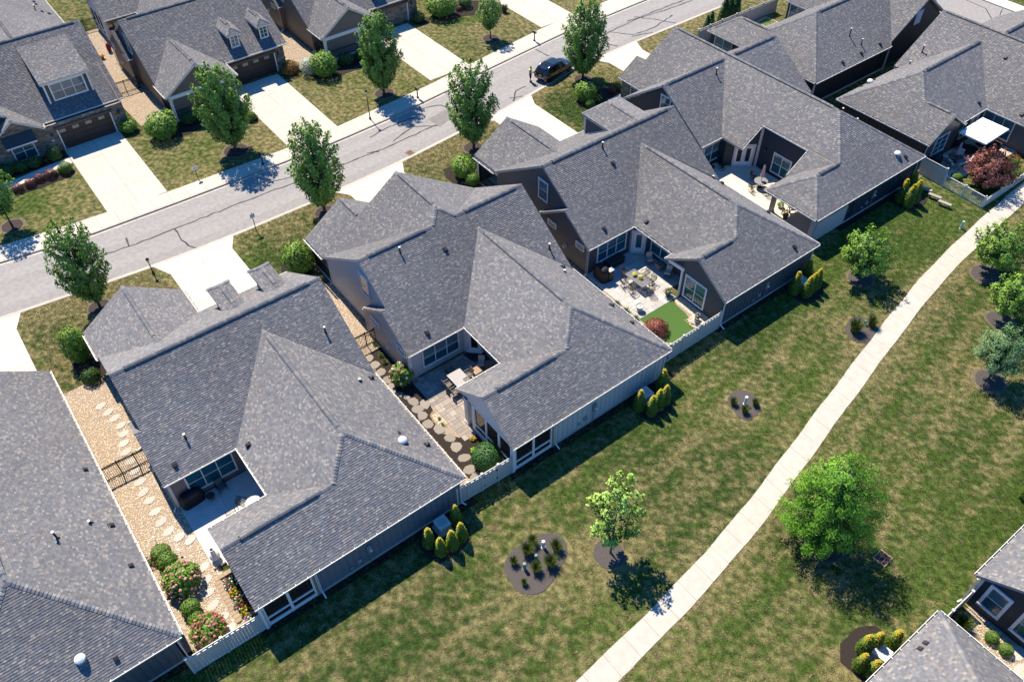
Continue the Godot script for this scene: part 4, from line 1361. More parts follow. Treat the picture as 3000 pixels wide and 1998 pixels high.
func navy_house():
	var L := 55.1; var R := 67.05; var x := 61.07
	var hr := 2.9 + (x - L) * PITCH          # 6.88
	var zr := -27.93; var za := zr - (x - L)
	var zm := -41.2; var zg := -46.75; var hm := 2.9 + (zm - zg) * PITCH   # 6.6
	var um := L + (hm - 2.9) / PITCH          # where the left slope reaches the main ridge
	var ur := R - (hm - 2.9) / PITCH
	var ff := -51.9; var fm := (hm - 2.9) / (zg - ff)
	var pz := -30.6; var ph := 2.9 + (zr - pz) * PITCH
	var pj := L + (ph - 2.9) / PITCH
	var F := [
		{"d": "-X", "c": L, "p": [L, -55.2, 57.4, -55.2, 57.4, -54.0, x, -54.0, x, za, pj, pz, L, -33.4, L, -33.55, 57.48, -33.55, 57.48, -38.75, L + 0.02, -38.75, L, zm, um, zg, L, ff]},
		{"d": "+X", "c": R, "p": [x, -54.0, R, -54.0, R, ff, ur, zg, R, zm, R, zr, x, za]},
		{"d": "+Z", "c": zr, "p": [52.05, zr, R, zr, x, za, pj, pz, 54.75, pz]},
		{"d": "-Z", "c": -33.4, "p": [52.05, -33.4, L, -33.4, pj, pz, 54.75, pz], "m": (ph - 2.9) / 2.8},
		{"d": "-X", "c": 52.05, "p": [52.05, -33.4, 54.75, pz, 52.05, zr], "m": (ph - 2.9) / 2.7},
		{"d": "+Z", "c": zm, "p": [52.4, zg, um, zg, L, zm, 52.4, zm]},
		{"d": "+Z", "c": zm, "p": [ur, zg, 67.95, zg, 67.95, zm, R, zm]},
		{"d": "-Z", "c": ff, "m": fm, "p": [52.4, zg, um, zg, L, ff, 52.4, ff]},
		{"d": "-Z", "c": ff, "m": fm, "p": [ur, zg, 67.95, zg, 67.95, ff, R, ff]}]
	var h := odd_house("navy house with a closed pink parasol on its angled courtyard patio", F,
		[[V(x, hr, -54.0), V(x, hr, za), PITCH, 0.7], [V(R, 2.9, zr), V(x, hr, za), 0.4, 0.0], [V(pj, ph, pz), V(x, hr, za), 0.4, 0.0], [V(54.75, ph, pz), V(pj, ph, pz), PITCH, 0.4],
		[V(52.05, 2.9, zr), V(54.75, ph, pz), 0.4, 0.0], [V(52.05, 2.9, -33.4), V(54.75, ph, pz), 0.4, 0.0], [V(52.4, hm, zg), V(um, hm, zg), PITCH, 0.6], [V(ur, hm, zg), V(67.95, hm, zg), PITCH, 0.5]],
		[[V(52.05, 2.9, zr), V(R, 2.9, zr), Vector3.BACK], [V(R, 2.9, zm), V(R, 2.9, zr), Vector3.RIGHT], [V(52.4, 2.9, zm), V(L, 2.9, zm), Vector3.BACK], [V(57.48, 4.48, -38.75), V(57.48, 4.48, -33.55), Vector3.LEFT],
		[V(L, 2.9, -38.75), V(57.48, 4.48, -38.75), Vector3.BACK], [V(L, 2.9, -33.5), V(57.48, 4.48, -33.55), Vector3.FORWARD], [V(52.05, 2.9, -33.4), V(52.05, 2.9, zr), Vector3.LEFT], [V(L, 2.9, -55.2), V(L, 2.9, ff), Vector3.LEFT]], Color(0.42, 0.42, 0.42), true)
	var n := Color(0.016, 0.032, 0.050)
	var w := Vector2(-1, 0)
	wall(h, Vector2(52.85, -51.5), Vector2(52.85, -41.45), w, [[0, 2.75], [4.75, 6.3], [10.05, 2.75]], n)
	wall(h, Vector2(52.85, -41.4), Vector2(55.5, -41.4), Vector2(0, 1), [[0, 2.75], [2.65, 2.75]], n)
	wall(h, Vector2(55.2, -40.6), Vector2(57.68, -38.75), Vector2(-0.6, 0.8), [[0, 2.75], [0.5, 2.95], [3.09, 4.3]], n)
	wall(h, Vector2(55.2, -40.6), Vector2(55.2, -41.4), Vector2(-1, 0), [[0, 2.75], [0.8, 2.75]], n)
	wall(h, Vector2(57.68, -38.75), Vector2(57.68, -33.0), w, [[0, 4.4], [5.75, 4.4]], n)
	wall(h, Vector2(57.68, -33.0), Vector2(57.68, -28.2), w, [[0, 2.75], [4.8, 2.75]], n)
	wall(h, Vector2(57.0, -28.2), Vector2(66.75, -28.2), Vector2(0, 1), [[0, 2.72], [9.75, 2.72]], Color(0.024, 0.042, 0.060), "batten", "back_wall")
	wall(h, Vector2(66.75, -28.2), Vector2(66.75, -53.8), Vector2(1, 0), [[0, 2.75], [25.6, 2.75]], n)
	wall(h, Vector2(67.7, -41.4), Vector2(67.7, -51.7), Vector2(1, 0), [[0, 2.75], [5.2, 6.3], [10.3, 2.75]], n)
	wall(h, Vector2(55.4, -55.0), Vector2(55.4, -51.6), w, [[0, 2.75], [3.4, 2.75]], Color(0.12, 0.1, 0.085), "stone")
	wall(h, Vector2(55.4, -55.0), Vector2(66.75, -55.0), Vector2(0, -1), [[0, 2.75], [2.0, 4.2], [2.1, 2.75], [11.35, 2.75]], Color(0.12, 0.1, 0.085), "plain")
	wall(h, Vector2(57.5, -53.8), Vector2(66.75, -53.8), Vector2(0, -1), [[0, 4.2], [3.6, 6.6], [9.25, 2.8]], n, "plain", "gable_wall")
	var b := B.new()
	b.col = Color(0.55, 0.55, 0.58)
	b.stick(V(57.62, 0, -38.68), V(57.62, 4.35, -38.68), 0.2, 0.2)
	board(h, V(52.9, 1.4, -41.38), Vector3(0.2, 2.8, 0.12), Color(0.55, 0.55, 0.58))
	board(h, V(52.84, 2.58, -50.4), Vector3(0.08, 0.2, 2.0), Color(0.55, 0.55, 0.58))
	part(h, "corner_board", b, M.paint)
	column_post(h, 53.37, -33.1, 2.75, Color(0.16, 0.17, 0.19), 0.34)
	column_post(h, 52.6, -28.4, 2.75, Color(0.4, 0.4, 0.42), 0.34)
	b = B.new()
	b.col = Color(0.45, 0.45, 0.46)
	b.box(V(54.9, 1.0, -28.22), Vector3(4.2, 2.0, 0.06))
	part(h, "porch_panel", b, M.paint)
	var d := Vector3(2.48, 0, 1.85).normalized()
	var o := Vector3(-1.85, 0, 2.48).normalized()
	door(h, V(56.65, 0.05, -39.52) + o * 0.02, d, o, 2, 0.8, 2.1, Color(0.6, 0.57, 0.56), Color(0.03, 0.03, 0.028))
	window(h, V(54.25, 0.6, -41.4), Vector3.RIGHT, Vector3.BACK, 2.1, 1.8, 2, 2, 0.6, Color(0.6, 0.6, 0.6))
	window(h, V(57.68, 0.5, -35.95), Vector3.BACK, Vector3.LEFT, 1.85, 1.85, 2, 2, 0.55, Color(0.66, 0.66, 0.67))
	window(h, V(52.85, 4.1, -46.5), Vector3.BACK, Vector3.LEFT, 1.05, 1.25, 1, 2, 0.6, Color(0.72, 0.73, 0.74), 0.14)
	window(h, V(55.4, 1.0, -53.0), Vector3.BACK, Vector3.LEFT, 1.1, 1.4, 1, 2, 0.6, Color(0.6, 0.6, 0.58))
	lantern(h, V(57.6, 2.3, -37.9), Vector3.LEFT)
	downspout(h, V(52.75, 0, -51.6), 2.6, Vector3(-0.4, 0, 0.1), Color(0.08, 0.09, 0.1))
	downspout(h, V(66.7, 0, -28.1), 2.6, Vector3(0.3, 0, 0.5), Color(0.5, 0.5, 0.5))
	meter(h, V(60.6, 0, -28.2))
	pipe(h, V(58.59, 6.0, -45.85), 0.7)
	sun_tube(h, V(64.12, 3.63, -29.02)); roof_vent(h, V(64.85, 3.33, -28.58), "+Z")
	pipe(h, V(66.3, 3.3, -36.5), 0.7); pipe(h, V(66.5, 3.2, -34.9), 0.4)
	var f := B.new()
	f.col = Color(0.60, 0.53, 0.42)
	f.slab(poly([52.6, -41.3, 55.2, -41.3, 55.2, -40.6, 57.6, -38.7, 57.6, -28.3, 52.6, -28.3]), 0.0, 0.06)
	part(h, "patio", f, M.concrete)

func corner_house():
	# with the wing gable, the hip and the tall cross wing
	var F := [
		{"d": "-X", "c": 68.85, "p": [68.85, -38.9, 73.8, -33.95, 71.78, -31.9, 71.78, -28.6, 68.85, -28.6]},
		{"d": "+X", "c": 74.7, "p": [71.78, -28.6, 74.7, -28.6, 74.7, -29.0, 71.78, -31.9]},
		{"d": "+Z", "c": -29.0, "p": [74.7, -29.0, 78.65, -29.0, 83.6, -33.95, 73.8, -33.95, 71.78, -31.95]},
		{"d": "-Z", "c": -38.9, "p": [68.85, -38.9, 78.65, -38.9, 83.6, -33.95, 73.8, -33.95]},
		{"d": "-X", "c": 78.65, "p": [78.65, -39.3, 84.8, -39.3, 84.8, -20.0, 78.65, -20.0]},
		{"d": "+X", "c": 90.95, "p": [84.8, -39.3, 90.95, -39.3, 90.95, -20.0, 84.8, -20.0]},
		{"d": "-Z", "c": -38.9, "p": [84.8, -38.9, 97.0, -38.9, 97.0, -32.6, 84.8, -32.6]},
		{"d": "+Z", "c": -26.3, "p": [84.8, -32.6, 97.0, -32.6, 97.0, -26.3, 84.8, -26.3]}]
	var h := odd_house("dark grey house at the right with a white square parasol over its fenced patio", F,
		[[V(73.8, 6.2, -33.95), V(83.6, 6.2, -33.95), PITCH, 0.5], [V(68.85, 2.9, -38.9), V(73.8, 6.2, -33.95), 0.4, 0.0], [V(71.78, 4.85, -31.9), V(73.8, 6.2, -33.95), 0.4, 0.0],
		[V(71.78, 4.85, -28.6), V(71.78, 4.85, -31.9), PITCH, 0.6], [V(84.8, 7.0, -39.3), V(84.8, 7.0, -20.0), PITCH, 0.4], [V(84.8, 7.1, -32.6), V(97.0, 7.1, -32.6), PITCH, 0.4]],
		[[V(68.85, 2.9, -38.9), V(68.85, 2.9, -28.6), Vector3.LEFT], [V(74.7, 2.9, -29.0), V(78.65, 2.9, -29.0), Vector3.BACK], [V(78.65, 2.9, -29.0), V(78.65, 2.9, -20.0), Vector3.LEFT], [V(74.7, 2.9, -28.6), V(74.7, 2.9, -29.0), Vector3.RIGHT]], Color(0.42, 0.40, 0.38))
	var c := Color(0.062, 0.058, 0.056)
	wall(h, Vector2(69.2, -38.6), Vector2(69.2, -28.95), Vector2(-1, 0), [[0, 2.75], [9.65, 2.75]], c, "batten")
	wall(h, Vector2(69.2, -28.95), Vector2(74.35, -28.95), Vector2(0, 1), [[0, 2.75], [2.58, 4.5], [5.15, 2.75]], c)
	wall(h, Vector2(74.35, -28.95), Vector2(74.35, -29.4), Vector2(1, 0), [[0, 2.75], [0.45, 2.75]], c)
	wall(h, Vector2(74.35, -29.4), Vector2(79.0, -29.4), Vector2(0, 1), [[0, 2.8], [4.65, 2.8]], c)
	wall(h, Vector2(79.0, -29.4), Vector2(79.0, -20.3), Vector2(-1, 0), [[0, 2.75], [9.1, 2.75]], Color(0.11, 0.105, 0.10))
	wall(h, Vector2(69.2, -38.6), Vector2(96.7, -38.6), Vector2(0, -1), [[0, 2.75], [27.5, 2.75]], c)
	wall(h, Vector2(79.0, -20.3), Vector2(90.6, -20.3), Vector2(0, 1), [[0, 2.75], [5.8, 6.7], [11.6, 2.75]], c)
	window(h, V(79.0, 0.6, -27.55), Vector3.BACK, Vector3.LEFT, 2.9, 1.95, 3, 2, 0.5, Color(0.66, 0.64, 0.6))
	window(h, V(71.6, 0.9, -28.95), Vector3.RIGHT, Vector3.BACK, 1.9, 1.75, 2, 3, 0.0, Color(0.62, 0.63, 0.64))
	door(h, V(78.2, 0.02, -29.4), Vector3.RIGHT, Vector3.BACK, 1, 0.9)
	window(h, V(76.2, 0.3, -29.4), Vector3.RIGHT, Vector3.BACK, 2.2, 2.1, 2, 2, 0.0, Color(0.6, 0.6, 0.6))
	downspout(h, V(69.1, 0, -28.85), 2.6, Vector3(-0.3, 0, 0.2), Color(0.5, 0.48, 0.45))
	downspout(h, V(78.9, 0, -23.9), 2.6, Vector3(-0.3, 0, 0.2), Color(0.55, 0.55, 0.56))
	sun_tube(h, V(73.21, 3.3, -38.4))
	for p in [[72.31, 3.05, -38.6], [74.37, 3.05, -38.6], [78.17, 3.05, -38.6]]: roof_vent(h, V(p[0], p[1], p[2]), "-Z")
	pipe(h, V(78.73, 3.6, -37.8), 0.5); pipe(h, V(80.68, 4.2, -37.93), 0.9)
	roof_vent(h, V(78.09, 3.3, -29.6), "+Z"); roof_vent(h, V(83.03, 5.8, -30.91), "-X"); roof_vent(h, V(79.32, 3.34, -25.98), "-X")
	var f := B.new()
	f.col = Color(0.52, 0.42, 0.33)
	f.slab(poly([70.2, -28.9, 79.0, -28.9, 79.0, -24.9, 75.4, -24.9, 72.0, -25.6, 70.2, -25.6]), 0.0, 0.06)
	part(h, "patio", f, M.concrete)

func far_house():
	var F := [
		{"d": "+Z", "c": -42.03, "p": [69.6, -42.03, 82.1, -42.03, 87.6, -47.53, 75.1, -47.53]},
		{"d": "-X", "c": 69.6, "p": [69.6, -42.03, 75.1, -47.53, 72.0, -50.6, 72.0, -54.4, 69.6, -56.7]},
		{"d": "-Z", "c": -53.03, "p": [74.4, -53.03, 82.1, -53.03, 87.6, -47.53, 75.1, -47.53, 72.0, -50.6]},
		{"d": "+X", "c": 74.4, "p": [72.0, -50.6, 72.0, -54.4, 74.4, -56.7, 74.4, -53.03]},
		{"d": "-Z", "c": -56.7, "p": [69.6, -56.7, 74.4, -56.7, 72.0, -54.4], "m": 0.6957},
		{"d": "-X", "c": 82.1, "p": [82.1, -42.35, 87.6, -42.35, 87.6, -56.2, 82.1, -56.2]},
		{"d": "+X", "c": 93.1, "p": [87.6, -42.35, 92.0, -42.35, 92.0, -56.2, 87.6, -56.2]}]
	var h := odd_house("dark navy house behind the others with a white louvre panel high in its gable", F,
		[[V(75.1, 6.567, -47.53), V(87.6, 6.567, -47.53), PITCH, 0.6], [V(69.6, 2.9, -42.03), V(75.1, 6.567, -47.53), 0.4, 0.0], [V(72.0, 4.5, -50.6), V(75.1, 6.567, -47.53), 0.4, 0.0], [V(72.0, 4.5, -54.4), V(72.0, 4.5, -50.6), PITCH, 0.4],
		[V(69.6, 2.9, -56.7), V(72.0, 4.5, -54.4), 0.4, 0.0], [V(87.6, 6.567, -42.35), V(87.6, 6.567, -56.2), PITCH, 0.5]],
		[[V(69.6, 2.9, -42.03), V(82.1, 2.9, -42.03), Vector3.BACK], [V(69.6, 2.9, -56.7), V(69.6, 2.9, -42.03), Vector3.LEFT], [V(82.1, 2.9, -56.2), V(82.1, 2.9, -53.0), Vector3.LEFT]], Color(0.34, 0.34, 0.36))
	var n := Color(0.012, 0.022, 0.034)
	wall(h, Vector2(69.95, -42.35), Vector2(82.4, -42.35), Vector2(0, 1), [[0, 2.72], [12.45, 2.72]], n, "batten", "back_wall")
	wall(h, Vector2(82.4, -42.7), Vector2(91.8, -42.7), Vector2(0, 1), [[0, 2.75], [5.2, 6.2], [9.4, 3.4]], n, "lap", "gable_wall")
	wall(h, Vector2(69.95, -56.4), Vector2(69.95, -42.35), Vector2(-1, 0), [[0, 2.75], [14.05, 2.75]], n)
	wall(h, Vector2(74.05, -53.3), Vector2(74.05, -56.4), Vector2(1, 0), [[0, 2.75], [3.1, 2.75]], n)
	wall(h, Vector2(69.95, -56.4), Vector2(74.05, -56.4), Vector2(0, -1), [[0, 2.75], [4.1, 2.75]], n)
	wall(h, Vector2(82.45, -56.0), Vector2(82.45, -52.8), Vector2(-1, 0), [[0, 2.75], [3.2, 2.75]], n)
	wall(h, Vector2(74.05, -52.8), Vector2(82.45, -52.8), Vector2(0, -1), [[0, 2.75], [8.4, 2.75]], n)
	wall(h, Vector2(91.8, -42.7), Vector2(91.8, -56.0), Vector2(1, 0), [[0, 3.4], [13.3, 3.4]], n)
	window(h, V(69.95, 0.8, -54.5), Vector3.BACK, Vector3.LEFT, 2.3, 1.8, 2, 2, 0.9, Color(0.62, 0.63, 0.64))
	window(h, V(82.45, 0.7, -54.6), Vector3.BACK, Vector3.LEFT, 2.0, 1.8, 2, 2, 0.9, Color(0.62, 0.63, 0.64))
	var b := B.new()
	b.col = Color(0.60, 0.61, 0.64)
	for k in 11: b.box(V(87.0, 3.65 + k * 0.14, -42.64), Vector3(1.15, 0.12, 0.06))
	part(h, "gable_louvre", b, M.paint)
	b = B.new()
	b.col = Color(0.5, 0.5, 0.5)
	b.box(V(82.4, 1.4, -42.32), Vector3(0.16, 2.8, 0.1))
	board(h, V(69.98, 1.4, -42.32), Vector3(0.2, 2.8, 0.12), Color(0.5, 0.5, 0.5))
	part(h, "corner_board", b, M.paint)
	pipe(h, V(77.44, 4.5, -44.44), 0.9); pipe(h, V(78.22, 3.75, -43.31), 0.7)
	for p in [[80.69, 3.28, -42.6], [77.51, 3.28, -42.6], [74.44, 3.25, -42.58]]: roof_vent(h, V(p[0], p[1], p[2]), "+Z")
	roof_vent(h, V(70.26, 3.3, -45.54), "-X")

func dormer_house():
	# across the street, left: wide shed dormer over the garage, gable with a window at its left
	var zr := -90.5; var ze := -82.9; var hr := 2.9 + (ze - zr) * PITCH
	var c := 5.9
	var F := [
		{"d": "+Z", "c": ze, "p": [-6.0, zr, 13.8, zr, 13.8, ze, c, ze, -1.7, zr]},
		{"d": "-Z", "c": -98.1, "p": [-6.0, zr, 13.8, zr, 13.8, -98.1, -6.0, -98.1]},
		{"d": "+X", "c": c, "p": [c, -82.0, 3.49, -82.0, 3.49, -83.0, -1.7, -83.0, -1.7, zr, c, ze]},
		{"d": "-X", "c": 1.08, "p": [1.08, -82.0, 3.49, -82.0, 3.49, -83.0, 1.08, -83.0]},
		{"d": "+Z", "c": -83.95, "e": 6.0, "m": 0.255, "p": [7.25, -83.95, 11.95, -83.95, 11.95, -89.6, 7.25, -89.6]},
		{"d": "+X", "c": 14.05, "p": [14.05, -97.5, 14.05, -128.0, 7.5, -128.0, 7.5, -91.4]},
		{"d": "-X", "c": 0.95, "p": [0.95, -97.5, 0.95, -128.0, 7.5, -128.0, 7.5, -91.4]}]
	var h := odd_house("stone fronted house across the street at far left with a wide shed dormer", F,
		[[V(-6.0, hr, zr), V(13.8, hr, zr), PITCH, 0.7], [V(3.49, 4.5, -82.0), V(3.49, 4.5, -82.9), PITCH, 0.0], [V(7.5, 7.27, -91.8), V(7.5, 7.27, -128.0), PITCH, 0.7]],
		[[V(6.1, 2.9, ze), V(13.8, 2.9, ze), Vector3.BACK], [V(c, 2.9, -82.1), V(c, 2.9, ze), Vector3.RIGHT], [V(14.05, 2.9, -98.5), V(14.05, 2.9, -128.0), Vector3.RIGHT]], Color(0.66, 0.63, 0.58))
	var s := Color(0.2, 0.16, 0.13)
	wall(h, Vector2(5.4, -82.35), Vector2(13.35, -82.35), Vector2(0, 1), [[0, 2.78], [7.95, 2.78]], s, "stone", "stone_wall")
	wall(h, Vector2(-0.6, -82.3), Vector2(5.45, -82.3), Vector2(0, 1), [[0, 2.72], [1.9, 2.72], [4.09, 4.2], [6.05, 2.85]], s, "stone", "stone_wall")
	wall(h, Vector2(13.35, -82.35), Vector2(13.35, -98.0), Vector2(1, 0), [[0, 2.8], [8.1, 7.7], [15.6, 2.8]], Color(0.15, 0.125, 0.11))
	wall(h, Vector2(13.7, -98.0), Vector2(13.7, -128.0), Vector2(1, 0), [[0, 2.7], [30.0, 2.7]], Color(0.15, 0.125, 0.11))
	wall(h, Vector2(-5.6, -83.3), Vector2(3.4, -83.3), Vector2(0, 1), [[0, 2.8], [3.9, 7.4], [9.0, 4.3]], Color(0.06, 0.065, 0.075), "lap", "gable_wall")
	wall(h, Vector2(7.5, -84.3), Vector2(11.7, -84.3), Vector2(0, 1), [[0, 5.9], [4.2, 5.9]], Color(0.07, 0.075, 0.085), "plain", "dormer_wall")
	for x in [7.5, 11.7]:
		wall(h, Vector2(x, -84.3), Vector2(x, -89.3), Vector2(1 if x > 9 else -1, 0), [[0, 5.9], [5.0, 7.15]], Color(0.07, 0.075, 0.085), "plain", "dormer_wall")
	var b := B.new()
	b.col = Color(0.74, 0.73, 0.70)
	for x in [7.55, 11.65]: board(h, V(x, 4.85, -84.26), Vector3(0.16, 2.1, 0.12), b.col)
	b.box(V(9.6, 5.8, -84.24), Vector3(4.3, 0.26, 0.12))
	part(h, "corner_board", b, M.paint)
	window(h, V(9.6, 4.05, -84.3), Vector3.RIGHT, Vector3.BACK, 3.0, 1.5, 3, 2, 0.55, Color(0.76, 0.75, 0.72), 0.14)
	garage_door(h, V(9.42, 0, -82.27), Vector3.RIGHT, Vector3.BACK, 5.0, 2.2)
	lantern(h, V(12.75, 2.05, -82.2), Vector3.BACK); lantern(h, V(6.25, 1.9, -82.2), Vector3.BACK)
	window(h, V(3.45, 0.4, -82.25), Vector3.RIGHT, Vector3.BACK, 1.85, 1.65, 2, 2, 0.55, Color(0.72, 0.71, 0.68), 0.12)
	b = B.new()
	b.col = Color(0.035, 0.04, 0.05)
	b.quad(V(2.05, 2.25, -81.5), V(4.85, 2.25, -81.5), V(4.85, 3.1, -82.25), V(2.05, 3.1, -82.25))
	b.col = Color(0.72, 0.70, 0.66)
	b.box(V(3.45, 2.17, -81.55), Vector3(2.8, 0.14, 0.14))
	for x in [2.2, 4.7]: b.stick(V(x, 1.7, -82.2), V(x, 2.15, -81.6), 0.1)
	part(h, "awning", b, M.paint)
	b = B.new()
	b.col = Color(0.5, 0.5, 0.5)
	b.box(V(6.15, 1.25, -82.24), Vector3(0.28, 0.2, 0.06))
	part(h, "number_plate", b, M.paint)
	for p in [[12.61, 3.82, -108.39], [12.58, 3.82, -107.49], [12.6, 3.82, -105.16], [13.21, 3.42, -105.1]]: roof_vent(h, V(p[0], p[1], p[2]), "+X")
	pipe(h, V(12.12, 4.1, -105.26), 0.7)

func lower_right_houses():
	var z := -2.28
	var h := odd_house("navy house at the lower right corner with white framed windows facing gravel", [{"d": "-Z", "c": z, "p": [33.68, z, 47.0, z, 47.0, 4.0, 33.68, 4.0]}, {"d": "+Z", "c": 10.28, "p": [33.68, 4.0, 47.0, 4.0, 47.0, 10.28, 33.68, 10.28]}],
		[[V(33.68, 7.09, 4.0), V(47.0, 7.09, 4.0), PITCH, 0.7]], [[V(33.68, 2.9, z), V(47.0, 2.9, z), Vector3.FORWARD]], Color(0.25, 0.28, 0.33))
	var n := Color(0.018, 0.034, 0.054)
	wall(h, Vector2(33.95, z + 0.3), Vector2(33.95, 10.0), Vector2(-1, 0), [[0, 2.78], [5.98, 6.8], [11.96, 2.78]], n)
	wall(h, Vector2(33.95, z + 0.3), Vector2(46.7, z + 0.3), Vector2(0, -1), [[0, 2.75], [12.75, 2.75]], n)
	wall(h, Vector2(33.95, 10.0), Vector2(46.7, 10.0), Vector2(0, 1), [[0, 2.75], [12.75, 2.75]], n)
	wall(h, Vector2(46.7, z + 0.3), Vector2(46.7, 10.0), Vector2(1, 0), [[0, 2.78], [5.98, 6.8], [11.96, 2.78]], n)
	var b := B.new()
	b.col = Color(0.55, 0.56, 0.58)
	b.box(V(33.97, 1.4, z + 0.36), Vector3(0.12, 2.8, 0.2))
	part(h, "corner_board", b, M.paint)
	for w in [-0.8, 1.15, 3.4]:
		window(h, V(33.95, 0.85, w) + Vector3.LEFT * 0.02, Vector3.BACK, Vector3.LEFT, 0.95, 1.85, 1, 2, 0.5, Color(0.75, 0.75, 0.76), 0.18)
	downspout(h, V(33.75, 0, z + 0.2), 2.6, Vector3(-0.5, 0, -0.2), Color(0.62, 0.62, 0.62))
	var r := 30.2; var l := 16.0
	var hw := (r - l) / 2
	h = odd_house("pale grey hipped roof with two vents cut by the bottom right edge", [{"d": "-Z", "c": z, "p": [l, z, r, z, r - hw, z + hw]}, {"d": "+X", "c": r, "p": [r, z, r, 20.0, r - hw, 20.0, r - hw, z + hw]}, {"d": "-X", "c": l, "p": [l, z, l, 20.0, r - hw, 20.0, r - hw, z + hw]}],
		[[V(r, 2.9, z), V(r - hw, 2.9 + hw * PITCH, z + hw), 0.4, 0.0], [V(l, 2.9, z), V(r - hw, 2.9 + hw * PITCH, z + hw), 0.4, 0.0], [V(r - hw, 2.9 + hw * PITCH, z + hw), V(r - hw, 2.9 + hw * PITCH, 20.0), PITCH, 0.6]],
		[[V(l, 2.9, z), V(r, 2.9, z), Vector3.FORWARD], [V(r, 2.9, z), V(r, 2.9, 20.0), Vector3.RIGHT]], Color(0.6, 0.6, 0.58))
	var g := Color(0.10, 0.11, 0.125)
	wall(h, Vector2(l + 0.3, z + 0.3), Vector2(r - 0.3, z + 0.3), Vector2(0, -1), [[0, 2.72], [13.6, 2.72]], g, "plain")
	wall(h, Vector2(r - 0.3, z + 0.3), Vector2(r - 0.3, 19.7), Vector2(1, 0), [[0, 2.72], [21.7, 2.72]], g)
	wall(h, Vector2(l + 0.3, z + 0.3), Vector2(l + 0.3, 19.7), Vector2(-1, 0), [[0, 2.72], [21.7, 2.72]], g, "plain")
	wall(h, Vector2(l + 0.3, 19.7), Vector2(r - 0.3, 19.7), Vector2(0, 1), [[0, 2.72], [6.8, 7.2], [13.6, 2.72]], g, "plain")
	roof_vent(h, V(27.79, 3.25, -1.63), "-Z"); roof_vent(h, V(27.3, 3.25, -1.63), "-Z")

# ---------------------------------------------------------------- plants
func rand_dir() -> Vector3:
	var y := rng.randf_range(-1, 1)
	var t := rng.randf() * TAU
	var r := sqrt(1.0 - y * y)
	return Vector3(r * cos(t), y, r * sin(t))

# n leaves around a point, mostly facing outwards from "hub"
func leaves(b: B, at: Vector3, hub: Vector3, spread: Vector3, n: int, size: float, tone: Color, var_ := 0.25, narrow := 0.42):
	for k in n:
		var p := at + rand_dir() * spread * sqrt(rng.randf())
		var nn := ((p - hub).normalized() + rand_dir() * 0.75 + Vector3.UP * 0.35).normalized()
		var d := (nn.cross(rand_dir())).normalized()
		var s := size * rng.randf_range(0.7, 1.3)
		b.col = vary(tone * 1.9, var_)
		b.leaf(p, d * s * 0.5, d.cross(nn) * s * narrow, (nn + (p - hub).normalized() * 0.8).normalized())

